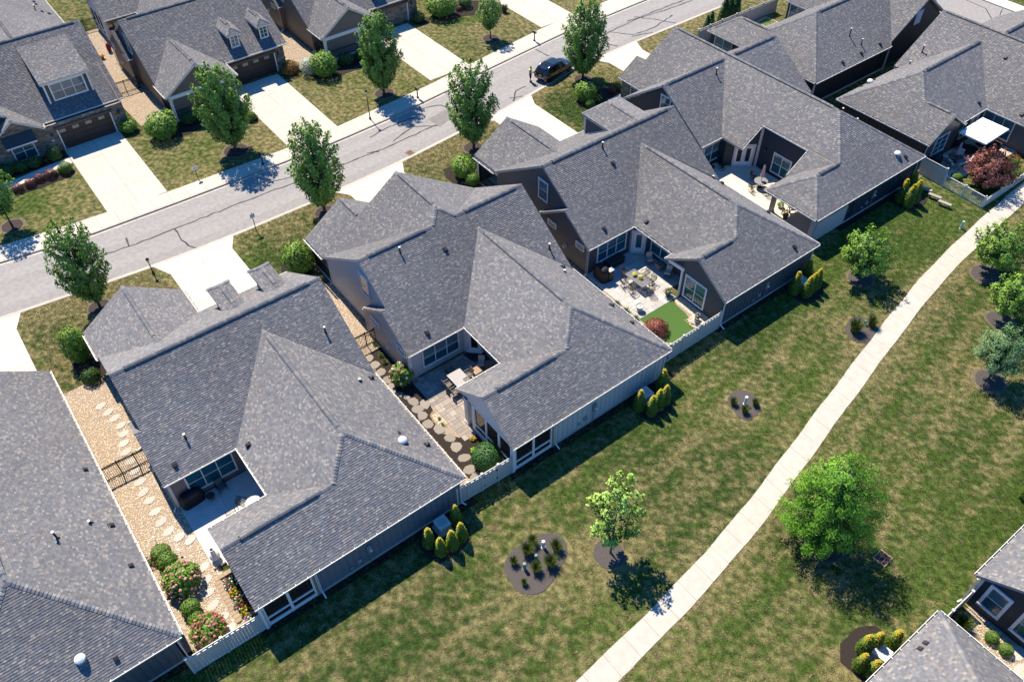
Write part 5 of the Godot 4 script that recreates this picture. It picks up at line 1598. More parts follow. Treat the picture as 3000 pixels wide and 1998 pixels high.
# an upright oval street tree: trunk, rising limbs, clumps of leaves along each of them
func make_tree(called: String, label: String, group: String, seed_: int, H: float, low: float, W: float, o := {}) -> Node3D:
	rng.seed = seed_
	var t := thing(called, label, "tree", Vector3.ZERO, 0.0, group)
	var b := B.new()
	var bark: Color = o.get("bark", Color(0.075, 0.055, 0.042))
	b.col = bark
	var lean: Vector3 = o.get("lean", Vector3.ZERO)
	var r0: float = o.get("r", 0.11)
	var stem := []
	var rad := []
	for k in 9:
		var f := k / 8.0
		stem.append(Vector3(0, H * 0.93 * f, 0) + lean * f * f * H * 0.2 + Vector3(rng.randf_range(-1, 1), 0, rng.randf_range(-1, 1)) * 0.05 * f)
		rad.append(lerpf(r0, 0.012, pow(f, 0.8)) * (1.35 if k == 0 else 1.0))
	b.tube(stem, rad, 8)
	part(t, "trunk", b, M.wood)
	var lf := B.new()
	var limb := B.new()
	limb.col = bark * 0.9
	var n: int = o.get("limbs", 60)
	var up: float = o.get("up", 1.2)
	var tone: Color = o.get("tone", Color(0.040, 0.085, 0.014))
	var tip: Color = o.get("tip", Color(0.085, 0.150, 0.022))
	var ls: float = o.get("leaf", 0.17)
	var dens: float = o.get("dens", 1.0)
	var full: float = o.get("full", 0.42)      # height of the widest place
	var spike: float = o.get("spike", 0.7)
	var gap: float = o.get("gap", 0.0)
	for k in n:
		var f := (k + rng.randf()) / n
		var a := k * 2.39996 + rng.randf_range(-0.4, 0.4)
		if gap > 0 and rng.randf() < gap: continue
		# outline: narrow at the foot, widest at "full", pointed above
		var prof: float = sin(PI * 0.5 * f / full) if f < full else pow(cos(PI * 0.5 * (f - full) / (1.02 - full)), spike)
		prof = 0.22 + 0.78 * prof
		var y := lerpf(low, H * 0.98, f)
		var reach := W * 0.5 * prof * rng.randf_range(0.72, 1.08)
		var start_f := clampf((y - reach * up * 0.75) / (H * 0.93), 0.08, 0.97)
		var s: Vector3 = stem[0].lerp(stem[8], start_f)
		s = stem[int(start_f * 8)].lerp(stem[mini(8, int(start_f * 8) + 1)], start_f * 8 - int(start_f * 8))
		var e := Vector3(cos(a) * reach, y, sin(a) * reach) + lean * f * f * H * 0.2
		var mid := s.lerp(e, 0.55) + Vector3(cos(a), 0, sin(a)) * reach * 0.14 - Vector3.UP * 0.12 * reach
		limb.tube([s, mid, e], [0.035 * (1.1 - f) + 0.01, 0.016, 0.006], 4, false)
		var steps := maxi(2, int(reach / 0.32))
		for j in steps:
			var g := (j + 1.0) / steps
			var p := s.lerp(mid, g * 1.6) if g < 0.62 else mid.lerp(e, (g - 0.62) / 0.38)
			var hub := Vector3(p.x * 0.2, p.y - 0.5, p.z * 0.2)
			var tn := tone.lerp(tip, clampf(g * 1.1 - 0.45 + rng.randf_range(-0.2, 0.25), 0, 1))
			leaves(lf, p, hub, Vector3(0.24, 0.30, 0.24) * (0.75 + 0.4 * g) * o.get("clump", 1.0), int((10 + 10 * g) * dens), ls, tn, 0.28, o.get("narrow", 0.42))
		if up > 0.7:
			for j in 2:      # shoots that break the outline
				leaves(lf, e + Vector3(cos(a) * 0.06, 0.14 + j * 0.16, sin(a) * 0.06), e - Vector3(cos(a), 1.0, sin(a)), Vector3(0.08, 0.12, 0.08), int(6 * dens), ls * 0.85, tip, 0.25)
	part(t, "limbs", limb, M.wood)
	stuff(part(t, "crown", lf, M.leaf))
	return t

# rounded or pointed shrub: a skin of leaf clumps over a few twigs
func make_shrub(called: String, label: String, group: String, seed_: int, w: float, h: float, tone: Color, tip: Color, o := {}) -> Node3D:
	rng.seed = seed_
	var t := thing(called, label, o.get("cat", "shrub"), Vector3.ZERO, 0.0, group)
	var b := B.new()
	b.col = Color(0.06, 0.045, 0.03)
	for k in 5:
		var a := TAU * k / 5 + 0.3
		b.tube([Vector3.ZERO, Vector3(cos(a) * w * 0.16, h * 0.4, sin(a) * w * 0.16), Vector3(cos(a) * w * 0.24, h * 0.7, sin(a) * w * 0.24)], [0.02, 0.014, 0.006], 4, false)
	part(t, "stems", b, M.wood)
	var lf := B.new()
	var n: int = o.get("n", 170)
	var shape: String = o.get("shape", "ball")
	var ls: float = o.get("leaf", 0.09)
	var rough: float = o.get("rough", 0.12)
	var lump := []
	for k in 9: lump.append([rand_dir(), rng.randf_range(-1.0, 1.0)])
	for k in n:
		var y := 1.0 - 2.0 * (k + 0.5) / n
		var a := k * 2.39996
		var r := sqrt(maxf(0, 1 - y * y))
		var d := Vector3(r * cos(a), y, r * sin(a))
		var p: Vector3
		var bump := 0.0
		for l in lump: bump += l[1] * maxf(0.0, d.dot(l[0])) ** 3
		var sc := 1.0 + rough * (bump * 0.8 + rng.randf_range(-0.8, 0.8))
		if shape == "cone":
			var f := (y + 1) * 0.5
			var rr: float = minf(1.0, pow(1.0 - f, 0.72) * 1.25) * (0.72 + 0.28 * minf(1.0, f * 5.0)) * 0.5 * w * sc
			p = Vector3(cos(a) * rr, 0.04 + f * h * 0.98, sin(a) * rr)
		else:
			p = Vector3(d.x * w * 0.5, 0, d.z * w * 0.5) * sc + Vector3.UP * (h * 0.5 + d.y * h * 0.5 * (sc if d.y > 0 else 0.9))
			p.y = maxf(p.y, 0.05)
		var hub := Vector3(0, minf(p.y, h * 0.5) - 0.05, 0)
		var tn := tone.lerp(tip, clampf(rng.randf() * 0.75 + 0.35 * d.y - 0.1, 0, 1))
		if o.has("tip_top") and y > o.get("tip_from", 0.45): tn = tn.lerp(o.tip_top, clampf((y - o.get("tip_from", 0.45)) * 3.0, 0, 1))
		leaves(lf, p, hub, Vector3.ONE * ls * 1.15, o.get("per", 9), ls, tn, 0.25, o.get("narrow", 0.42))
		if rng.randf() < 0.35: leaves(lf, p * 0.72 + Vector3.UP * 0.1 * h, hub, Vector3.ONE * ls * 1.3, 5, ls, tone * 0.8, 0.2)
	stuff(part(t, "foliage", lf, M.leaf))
	if o.has("bloom"):
		var cols: Array = o.bloom
		var fn: int = o.get("blooms", 40)
		var fs: float = o.get("bloom_size", 0.09)
		for k in fn:
			var y := 1.0 - (1.25 if shape == "ball" else 1.9) * (k + 0.5) / fn
			var a := k * 2.39996 + rng.randf()
			var r := sqrt(maxf(0, 1 - y * y))
			var d := Vector3(r * cos(a), y, r * sin(a))
			var p := Vector3(d.x * w * 0.53, h * 0.5 + d.y * h * 0.56, d.z * w * 0.53)
			var fb := B.new()
			fb.smooth = true
			var cc: Color = cols[rng.randi() % cols.size()]
			for j in 16:
				fb.col = vary(cc, 0.2)
				var e := rand_dir()
				e.y = absf(e.y) * 0.8 + 0.1
				var q := p + e * fs * 0.55
				var dd := e.cross(rand_dir()).normalized() * fs * 0.42
				fb.leaf(q, dd, dd.cross(e), e)
			fb.smooth = false
			var m := part(t, "flower", fb, M.petal)
	return t

# tussock of arching blades
func make_tussock(called: String, label: String, group: String, seed_: int, h: float, w: float, n: int, tone: Color, base: Color) -> Node3D:
	rng.seed = seed_
	var t := thing(called, label, "grass", Vector3.ZERO, 0.0, group)
	var b := B.new()
	for k in n:
		var a := rng.randf() * TAU
		var r := sqrt(rng.randf()) * w * 0.22
		var out := Vector3(cos(a), 0, sin(a))
		var l := h * rng.randf_range(0.6, 1.1)
		var bend := rng.randf_range(0.1, 0.75) * w * 0.6
		var p0 := out * r
		var p1 := out * (r + bend * 0.35) + Vector3.UP * l * 0.6
		var p2 := out * (r + bend) + Vector3.UP * l * rng.randf_range(0.75, 1.0)
		var s := out.cross(Vector3.UP) * 0.011
		b.col = vary(base.lerp(tone, rng.randf_range(0.4, 1.0)), 0.2)
		b.quad(p0 - s, p0 + s, p1 + s * 0.9, p1 - s * 0.9)
		b.tri(p1 - s * 0.9, p1 + s * 0.9, p2)
	stuff(part(t, "blades", b, M.leaf))
	return t

func row_of(src: Node3D, spots: Array):
	# spots: [x, z, turn, scale, label]; the first one moves the source itself
	for k in spots.size():
		var s: Array = spots[k]
		var sc: Vector3 = s[3] if s[3] is Vector3 else Vector3.ONE * s[3]
		if k == 0:
			src.transform = Transform3D(Basis(Vector3.UP, s[2]).scaled_local(sc), Vector3(s[0], 0.02, s[1]))
			src.set_meta("label", s[4])
		else:
			copy(src, s[4], Vector3(s[0], 0.02, s[1]), s[2], sc)

func build_plants():
	# street maples
	var g := "maples along the street"
	var big := {"limbs": 110, "dens": 1.9, "clump": 1.3, "leaf": 0.18}
	var a := make_tree("maple_tree", "", g, 101, 9.1, 1.35, 4.5, big)
	row_of(a, [[22.17, -57.55, 0.4, 1.0, "tall oval maple at the kerb in front of the light grey house"], [36.85, -71.6, 2.1, 0.98, "oval maple on the dry lawn beside the lamp post across the street"]])
	a = make_tree("maple_tree", "", g, 102, 9.0, 1.2, 4.6, big.merged({"full": 0.52, "spike": 0.5, "limbs": 96}, true))
	row_of(a, [[38.44, -57.43, 1.0, 1.0, "tall oval maple at the kerb in front of the charcoal house"], [2.13, -57.8, 5.0, Vector3(0.85, 0.92, 0.85), "slim maple at the near kerb in front of the taupe house"]])
	a = make_tree("maple_tree", "", g, 107, 9.0, 1.3, 5.0, big.merged({"full": 0.46, "spike": 0.85, "lean": Vector3(0.2, 0, -0.1), "up": 1.4}, true))
	row_of(a, [[55.4, -60.95, 4.0, 0.97, "oval maple in the grass strip right beside the parked black car"], [19.97, -71.6, 3.3, Vector3(1.05, 1.01, 1.05), "broad leafy maple before the porch of the brown house with two dormers"]])
	var c := make_tree("maple_tree", "", g, 103, 4.85, 1.5, 2.9, {"limbs": 50, "leaf": 0.16, "r": 0.075, "full": 0.5, "dens": 1.7, "clump": 1.15})
	row_of(c, [[53.07, -74.67, 0.0, 1.0, "small young maple on the far lawn behind the car"], [-0.63, -72.89, 2.0, Vector3(1.1, 1.3, 1.1), "maple cut by the left edge beside the left driveway across the street"]])
	# open lawn trees
	var lime := {"limbs": 26, "leaf": 0.16, "r": 0.06, "up": 0.55, "full": 0.35, "spike": 0.5, "tone": Color(0.045, 0.100, 0.014), "tip": Color(0.13, 0.205, 0.028), "bark": Color(0.10, 0.085, 0.075), "dens": 1.6, "clump": 1.15}
	var d := make_tree("lawn_tree", "", "young trees on the back lawn", 104, 4.5, 1.3, 4.2, lime.merged({"limbs": 56}, true))
	row_of(d, [[52.32, -23.0, 0.3, 1.0, "young bright green tree behind the charcoal and navy houses"], [61.3, -16.9, 1.5, Vector3(1.05, 1.0, 1.05), "furthest bright green tree of the row right of the path"], [57.0, -13.2, 3.1, Vector3(0.86, 0.93, 0.86), "middle bright green tree of the row right of the path"]])
	var e := make_tree("sapling", "thin pale green sapling with a broken limb hanging at its right near the path", "", 105, 6.6, 1.7, 3.3, {"limbs": 44, "leaf": 0.17, "r": 0.06, "up": 0.8, "full": 0.4, "gap": 0.25, "dens": 1.7, "tone": Color(0.06, 0.12, 0.02), "tip": Color(0.19, 0.27, 0.055), "bark": Color(0.12, 0.10, 0.09), "lean": Vector3(0.5, 0, -0.3), "clump": 1.15})
	row_of(e, [[19.73, -16.82, 0.0, 1.0, "thin pale green sapling with gaps in its crown beside the mulch bed near the path"]])
	var f := make_tree("lawn_tree", "", "", 106, 4.6, 1.4, 3.6, {"limbs": 80, "leaf": 0.14, "r": 0.06, "up": 0.35, "full": 0.45, "spike": 0.5, "tone": Color(0.032, 0.075, 0.026), "tip": Color(0.095, 0.155, 0.065), "narrow": 0.26, "dens": 2.2, "clump": 1.2})
	row_of(f, [[50.65, -10.54, 0.0, 1.0, "small round blue green tree, nearest of the row right of the path"]])
	make_cypress()
	# columnar arborvitae round each air conditioner
	var tone := Color(0.036, 0.072, 0.008)
	var gold := Color(0.115, 0.125, 0.010)
	var arb := make_shrub("arborvitae", "", "golden green arborvitae around the air conditioners", 110, 0.74, 2.0, tone, gold, {"shape": "cone", "n": 330, "leaf": 0.085, "per": 8, "rough": 0.1, "narrow": 0.3, "cat": "arborvitae", "tip_top": Color(0.20, 0.165, 0.008), "tip_from": 0.35})
	var spots := []
	var A := "arborvitae at the air conditioner behind the "
	for s in [[11.25, -23.95, "taupe house, leftmost of the five", 1.0], [11.5, -23.05, "taupe house, nearest of the five", 0.92], [12.28, -22.95, "taupe house, middle of its front row", 1.0], [13.06, -23.1, "taupe house, rightmost of its front row", 0.95], [13.45, -24.25, "taupe house, close to the fence", 1.0],
		[28.75, -23.9, "light grey house, leftmost with a yellow tip", 1.05], [29.15, -23.1, "light grey house, nearest of the five", 0.98], [29.85, -23.15, "light grey house, middle of its front row", 1.02], [30.55, -23.2, "light grey house, rightmost of its front row", 0.98], [31.2, -24.2, "light grey house, tallest by the corner", 1.12],
		[46.6, -25.0, "charcoal house, leftmost and dark", 1.15], [47.15, -24.2, "charcoal house, nearest of the four", 1.05], [47.85, -24.3, "charcoal house, middle of the front row", 1.0], [48.5, -24.35, "charcoal house, rightmost", 1.02], [48.75, -25.5, "charcoal house, against the wall corner", 1.0],
		[63.5, -27.0, "navy house, leftmost in the shade", 1.2], [63.35, -26.15, "navy house, nearest and gold", 1.2], [64.3, -26.2, "navy house, gold at the right", 1.2], [65.6, -27.4, "navy house, next to the pale gate", 1.1],
		[26.7, -3.75, "pale grey hipped roof, back left", 1.0], [27.35, -3.5, "pale grey hipped roof, back middle", 0.95], [28.2, -2.95, "pale grey hipped roof, rightmost at the gutter", 1.0], [25.75, -3.3, "pale grey hipped roof, leftmost", 0.9], [25.95, -2.65, "pale grey hipped roof, nearest", 0.95]]:
		spots.append([s[0], s[1], rng.randf() * 6.0, s[3], A + s[2]])
	spots.append([-5.4, -24.9, 1.0, 1.0, "arborvitae cut by the bottom edge behind the leftmost house"])
	spots.append([43.2, -3.6, 2.0, 1.0, "golden arborvitae cut by the right edge of the lawn"])
	row_of(arb, spots)
	# clipped balls
	var dk := Color(0.026, 0.062, 0.010)
	var br := Color(0.075, 0.135, 0.016)
	var ball := make_shrub("round_shrub", "", "round green shrubs", 120, 1.0, 0.85, dk, br, {"leaf": 0.075, "n": 200, "rough": 0.05})
	row_of(ball, [[-2.1, -33.3, 0, 1.1, "round boxwood in the gravel strip, further of the pair before the large hydrangea"], [-2.0, -32.5, 1, 1.15, "round boxwood in the gravel strip, nearer of the pair, touching the large hydrangea"], [-2.05, -28.8, 2, 1.05, "round boxwood in the gravel strip just below the large hydrangea"], [-2.05, -28.05, 3, 0.85, "small round boxwood against the second hydrangea by the fence"],
		[5.75, -78.2, 1, 1.15, "bright round shrub beside the left driveway across the street"], [23.6, -75.75, 2, 1.0, "small green shrub with a yellow side at the second driveway across the street"], [35.0, -52.75, 0, 1.25, "low round shrub beside the front porch of the charcoal house"], [52.3, -56.2, 3, 0.9, "small round shrub beside the yellow flowers of the navy house"], [32.98, 0.24, 1, Vector3(0.7, 0.7, 0.7), "small ball shrub in the lower right gravel yard, further one"], [32.94, 1.1, 2, Vector3(0.7, 0.7, 0.7), "small ball shrub in the lower right gravel yard, nearer one"],
		[75.1, -22.9, 1, Vector3(1.3, 0.9, 1.3), "lime green shrub beside the purple leaved tree in the right garden"], [76.7, -23.8, 2, 0.75, "small lime shrub behind the other in the right garden"], [70.6, -25.9, 0, Vector3(0.9, 0.6, 0.9), "low green plant at the end of the right patio by the fence"], [74.9, -58.5, 0, 1.2, "olive round shrub in the far gravel yard, left one"], [76.2, -58.9, 0, 1.2, "olive round shrub in the far gravel yard, middle one"], [78.2, -59.0, 0, 1.3, "olive round shrub in the far gravel yard, right one"]])
	var loose := make_shrub("leafy_bush", "", "loose leafy bushes", 121, 2.2, 1.9, Color(0.040, 0.092, 0.012), Color(0.120, 0.190, 0.024), {"leaf": 0.15, "n": 240, "rough": 0.22, "per": 10})
	row_of(loose, [[15.6, -78.5, 0, Vector3(1.35, 1.2, 1.35), "big bright bush at the gravel strip between the two left houses across the street"], [33.95, -79.2, 1, Vector3(1.25, 1.25, 1.25), "big green bush at the porch of the house with the open garage"], [16.85, -51.8, 2, Vector3(1.05, 1.35, 1.05), "tall leafy bush at the front corner of the light grey house"], [35.15, -54.4, 3, Vector3(1.05, 1.0, 1.05), "loose pale green bush at the porch of the charcoal house"], [52.7, -57.5, 4, Vector3(0.95, 1.0, 0.95), "bright bush on the mulch bed in front of the navy house"], [51.9, -83.2, 2, Vector3(1.5, 1.3, 1.5), "big bush right of the open garage across the street"], [-0.75, -52.9, 1, Vector3(0.85, 1.55, 0.85), "tall leafy bush at the front corner of the taupe house"], [13.1, -81.5, 0, Vector3(0.75, 0.6, 0.75), "dark bush beside the garage at the left gravel strip"]])
	var dark := make_shrub("dark_bush", "", "dark bushes along the houses", 122, 1.3, 0.9, Color(0.018, 0.042, 0.010), Color(0.035, 0.075, 0.016), {"leaf": 0.09, "n": 150, "rough": 0.15})
	row_of(dark, [[0.2, -81.3, 0, 1.0, "dark bush under the front window, first from the left edge"], [1.3, -81.3, 1, 1.1, "dark bush under the front window, second from the left"], [2.5, -81.2, 2, 1.1, "dark bush under the front window, third from the left"], [3.7, -81.1, 3, 1.1, "dark bush under the front window, fourth from the left"], [5.6, -81.0, 4, Vector3(1.1, 1.4, 1.1), "dark bush at the corner left of the garage door"], [18.4, -79.3, 0, 1.2, "dark low bush before the porch rail of the brown house, left"], [20.2, -79.2, 1, 1.2, "dark low bush before the porch rail of the brown house, right"], [37.0, -79.9, 2, 1.3, "dark low bush before the porch with the wicker chair, left"], [39.0, -79.6, 3, 1.3, "dark low bush before the porch with the wicker chair, right"], [48.9, -83.5, 0, Vector3(1.1, 1.3, 1.1), "small dark bush at the corner of the open garage"], [55.4, -83.2, 1, 1.3, "dark bush on the far mulch bed behind the young maple"], [56.9, -57.2, 2, 0.8, "dark purple bush on the walk in front of the navy house"], [-0.85, -50.3, 3, Vector3(1.0, 1.1, 1.0), "dense bush at the gravel edge beside the taupe house"]])
	var holly := make_shrub("holly", "big dense dark green holly behind the fence at the screened porch", "", 123, 1.95, 1.5, Color(0.012, 0.045, 0.012), Color(0.035, 0.090, 0.020), {"leaf": 0.085, "n": 620, "rough": 0.06, "per": 9})
	holly.position = Vector3(17.65, 0.02, -26.75)
	var plum := make_shrub("barberry", "", "plum coloured barberries beside the garden walk", 124, 0.95, 0.7, Color(0.050, 0.020, 0.018), Color(0.12, 0.035, 0.030), {"leaf": 0.07, "n": 140, "rough": 0.15})
	row_of(plum, [[1.26, -77.9, 0, 1.0, "plum barberry by the garden walk, first from the left"], [2.39, -78.0, 1, 1.0, "plum barberry by the garden walk, second from the left"], [3.33, -78.3, 2, 0.95, "plum barberry by the garden walk, third from the left"], [4.37, -78.25, 3, 1.1, "red plum barberry by the garden walk, next to the round shrub"], [56.0, -57.0, 4, 0.9, "plum barberry on the bed before the navy house"], [54.3, -82.8, 4, 0.8, "plum barberry on the far mulch bed"]])
	var amber := make_shrub("amber_bush", "rust and amber leaved bush at the garage corner of the brown house", "", 125, 1.9, 1.15, Color(0.075, 0.050, 0.010), Color(0.19, 0.075, 0.016), {"leaf": 0.11, "n": 240, "rough": 0.2})
	amber.position = Vector3(31.2, 0.02, -82.0)
	var silver := make_shrub("silver_bush", "silvery grey bush beside the big green one at the far gravel strip", "", 126, 1.7, 1.8, Color(0.13, 0.17, 0.13), Color(0.30, 0.36, 0.30), {"leaf": 0.09, "n": 260, "rough": 0.15})
	silver.position = Vector3(32.7, 0.02, -80.4)
	var maple := make_shrub("japanese_maple", "low mounded red leaved maple in the patio lawn of the charcoal house", "", 127, 1.7, 0.95, Color(0.075, 0.022, 0.018), Color(0.22, 0.075, 0.055), {"leaf": 0.12, "n": 340, "rough": 0.12, "narrow": 0.2, "per": 11})
	maple.position = Vector3(35.0, 0.03, -28.7)
	var red := make_tree("purple_tree", "purple leaved tree over the white picket fence of the right garden", "", 128, 3.4, 0.9, 4.2, {"limbs": 80, "dens": 1.8, "clump": 1.3, "leaf": 0.15, "up": 0.5, "full": 0.4, "spike": 0.5, "tone": Color(0.045, 0.018, 0.016), "tip": Color(0.16, 0.055, 0.042), "r": 0.09})
	red.position = Vector3(71.4, 0.02, -23.6)
	# hydrangeas
	var pinks := [Color(0.62, 0.28, 0.22), Color(0.66, 0.36, 0.27), Color(0.58, 0.24, 0.22), Color(0.66, 0.44, 0.34)]
	var hy := make_shrub("hydrangea", "large pink flowering hydrangea between round shrubs in the gravel strip", "", 130, 2.0, 1.5, Color(0.035, 0.085, 0.012), Color(0.10, 0.18, 0.022), {"leaf": 0.14, "n": 260, "rough": 0.15, "bloom": pinks, "blooms": 52, "bloom_size": 0.16})
	hy.position = Vector3(-1.75, 0.02, -30.7)
	hy = make_shrub("hydrangea", "red pink flowering hydrangea against the back fence", "", 131, 1.75, 1.25, Color(0.035, 0.085, 0.012), Color(0.10, 0.18, 0.022), {"leaf": 0.13, "n": 200, "rough": 0.15, "bloom": [Color(0.55, 0.20, 0.16), Color(0.60, 0.28, 0.22), Color(0.5, 0.16, 0.14)], "blooms": 70, "bloom_size": 0.15})
	hy.position = Vector3(-1.75, 0.02, -26.9)
	hy = make_shrub("hydrangea", "hydrangea with white and coral heads at the corner of the light grey house", "", 132, 1.55, 1.6, Color(0.025, 0.075, 0.010), Color(0.08, 0.16, 0.018), {"leaf": 0.15, "n": 200, "rough": 0.18, "bloom": [Color(0.62, 0.28, 0.2), Color(0.72, 0.66, 0.6), Color(0.62, 0.34, 0.26)], "blooms": 22, "bloom_size": 0.2})
	hy.position = Vector3(17.0, 0.02, -36.3)
	# bedding flowers
	var gg := Color(0.05, 0.11, 0.015)
	var fl := [["pink and white flowers, first along the border wall of the taupe house", 0.45, -28.95, [Color(0.55, 0.04, 0.2), Color(0.75, 0.72, 0.7)], 0.75], ["orange marigolds, second along the border wall of the taupe house", 0.4, -28.3, [Color(0.75, 0.30, 0.01), Color(0.8, 0.42, 0.02)], 0.6], ["magenta and white flower mound, third along the border wall", 0.42, -27.5, [Color(0.62, 0.03, 0.18), Color(0.75, 0.73, 0.7)], 0.85], ["orange marigolds, nearest the fence on the border bed", 0.42, -26.85, [Color(0.75, 0.34, 0.01), Color(0.8, 0.5, 0.03)], 0.6], ["small white and pink flowers touching the back fence", 0.5, -26.4, [Color(0.7, 0.66, 0.66), Color(0.6, 0.2, 0.4)], 0.55],
		["magenta flowers in the shade under the leftmost roof", -2.85, -33.3, [Color(0.62, 0.02, 0.22), Color(0.5, 0.02, 0.2)], 0.8], ["red flowers peeping out above the large hydrangea", -1.35, -31.9, [Color(0.5, 0.02, 0.12)], 0.45], ["yellow flowers beside the bright bush before the navy house", 53.8, -56.7, [Color(0.75, 0.62, 0.02)], 0.9], ["orange flowers beside the red plum barberry", 5.05, -78.45, [Color(0.75, 0.30, 0.02)], 0.5], ["orange yellow plant in the second driveway bed across the street", 24.0, -75.8, [Color(0.75, 0.4, 0.02)], 0.5], ["red flowers at the right garden by the house corner", 77.6, -24.2, [Color(0.5, 0.02, 0.04)], 0.8],
		["single orange flower plant by the paver edge", 18.05, -28.9, [Color(0.72, 0.4, 0.06)], 0.35], ["lime yellow plant by the big holly", 17.5, -28.1, [Color(0.5, 0.6, 0.05)], 0.35], ["red flowers in the dark bushes below the front window", 4.7, -81.2, [Color(0.4, 0.03, 0.03)], 0.4]]
	for k in fl.size():
		var s := make_shrub("flowers", fl[k][0], "bedding flowers", 140 + k, fl[k][4], fl[k][4] * 0.55, gg * 0.7, gg * 1.2, {"leaf": 0.06, "n": 60, "per": 8, "rough": 0.15, "bloom": fl[k][3], "blooms": 16, "bloom_size": 0.095, "cat": "flowers"})
		s.position = Vector3(fl[k][1], 0.03, fl[k][2])
	# tussocks
	var tu := make_tussock("tussock", "", "clumps of tall grass in the lawn beds", 160, 0.85, 0.9, 420, Color(0.060, 0.110, 0.016), Color(0.10, 0.085, 0.03))
	row_of(tu, [[14.62, -19.85, 0, 0.75, "grass clump at the left end of the large bed"], [15.7, -19.9, 1, 1.1, "grass clump at the back of the large bed, left of the white tube"], [16.35, -20.2, 2, 0.9, "grass clump behind the white tube in the large bed"], [17.25, -19.0, 3, 1.05, "grass clump at the right end of the large bed"], [16.3, -18.4, 4, 1.15, "tallest grass clump, front right in the large bed"], [15.4, -18.65, 5, 0.95, "grass clump in the front middle of the large bed"], [14.3, -18.4, 6, 0.55, "small reddish grass clump at the front of the large bed"],
		[34.35, -20.2, 2, 0.75, "grass clump left in the small bed with the white tube"], [34.4, -19.2, 3, 0.8, "grass clump in front of the white tube in the small bed"], [35.5, -19.2, 4, 0.75, "grass clump right in the small bed with the white tube"], [46.95, -19.4, 1, 1.5, "big grass fountain at the left of the bed beside the path"], [48.5, -19.0, 2, 1.15, "grass fountain at the path side of the same bed"], [32.4, -1.2, 3, 1.2, "pale grass clump in the lower right gravel yard"], [58.4, -79.0, 1, 1.2, "grass clump with reddish plumes on the far mulch bed"], [54.3, -57.4, 2, 0.8, "reddish plumed grass in the bed before the navy house"]])
	var lil := make_tussock("small_plant", "", "small plants in the side beds", 161, 0.3, 0.5, 90, Color(0.09, 0.16, 0.02), Color(0.06, 0.10, 0.02))
	row_of(lil, [[17.1, -39.4, 0, 1.0, "small bright plant beside the side steps, further one"], [16.95, -38.65, 1, 1.1, "small bright plant beside the side steps, nearer one"], [17.2, -31.8, 2, 0.7, "small plant on the gravel oval, further one"], [17.1, -31.25, 3, 0.7, "small plant on the gravel oval, nearer one"], [17.3, -40.7, 3, 1.1, "small plant just inside the dark gate"], [15.15, -33.2, 1, 0.9, "small plant under the gutter beside the stepping stones"], [15.3, -31.6, 2, 0.8, "second small plant under the gutter beside the stepping stones"], [34.75, -32.7, 0, 1.3, "green tuft at the patio edge under the roof, furthest"], [34.75, -31.7, 1, 1.3, "green tuft at the patio edge under the roof, middle"], [34.75, -30.6, 2, 1.2, "green tuft at the patio edge under the roof, nearest"]])
	var cy := make_shrub("tall_evergreen", "", "slim dark evergreens by the far fence", 170, 1.25, 3.4, Color(0.014, 0.040, 0.008), Color(0.030, 0.075, 0.012), {"shape": "cone", "n": 260, "leaf": 0.15, "per": 8, "cat": "evergreen"})
	row_of(cy, [[72.9, -59.6, 0, 0.75, "slim dark evergreen beyond the far roof, leftmost"], [73.9, -59.9, 1, 0.75, "slim dark evergreen beyond the far roof, second"], [76.3, -60.1, 2, 1.0, "slim dark evergreen beyond the far roof, third"], [77.3, -60.2, 3, 1.0, "slim dark evergreen beyond the far roof, fourth"], [78.4, -60.2, 4, 1.0, "slim dark evergreen beyond the far roof, rightmost"]])
	scatter_grass()
	scatter_pebbles()

func make_cypress():
	# feathery rounded tree with fine drooping sprays reaching nearly to the ground
	var t := make_tree("cypress_tree", "", "", 171, 7.5, 0.35, 5.9, {"limbs": 150, "leaf": 0.17, "narrow": 0.17, "r": 0.16, "up": 0.3, "full": 0.26, "spike": 0.62, "tone": Color(0.026, 0.085, 0.008), "tip": Color(0.095, 0.200, 0.014), "dens": 2.1, "clump": 1.25})
	row_of(t, [[30.6, -9.7, 0.0, 1.0, "big feathery bright green tree beside the path with an iron grate near it"]])

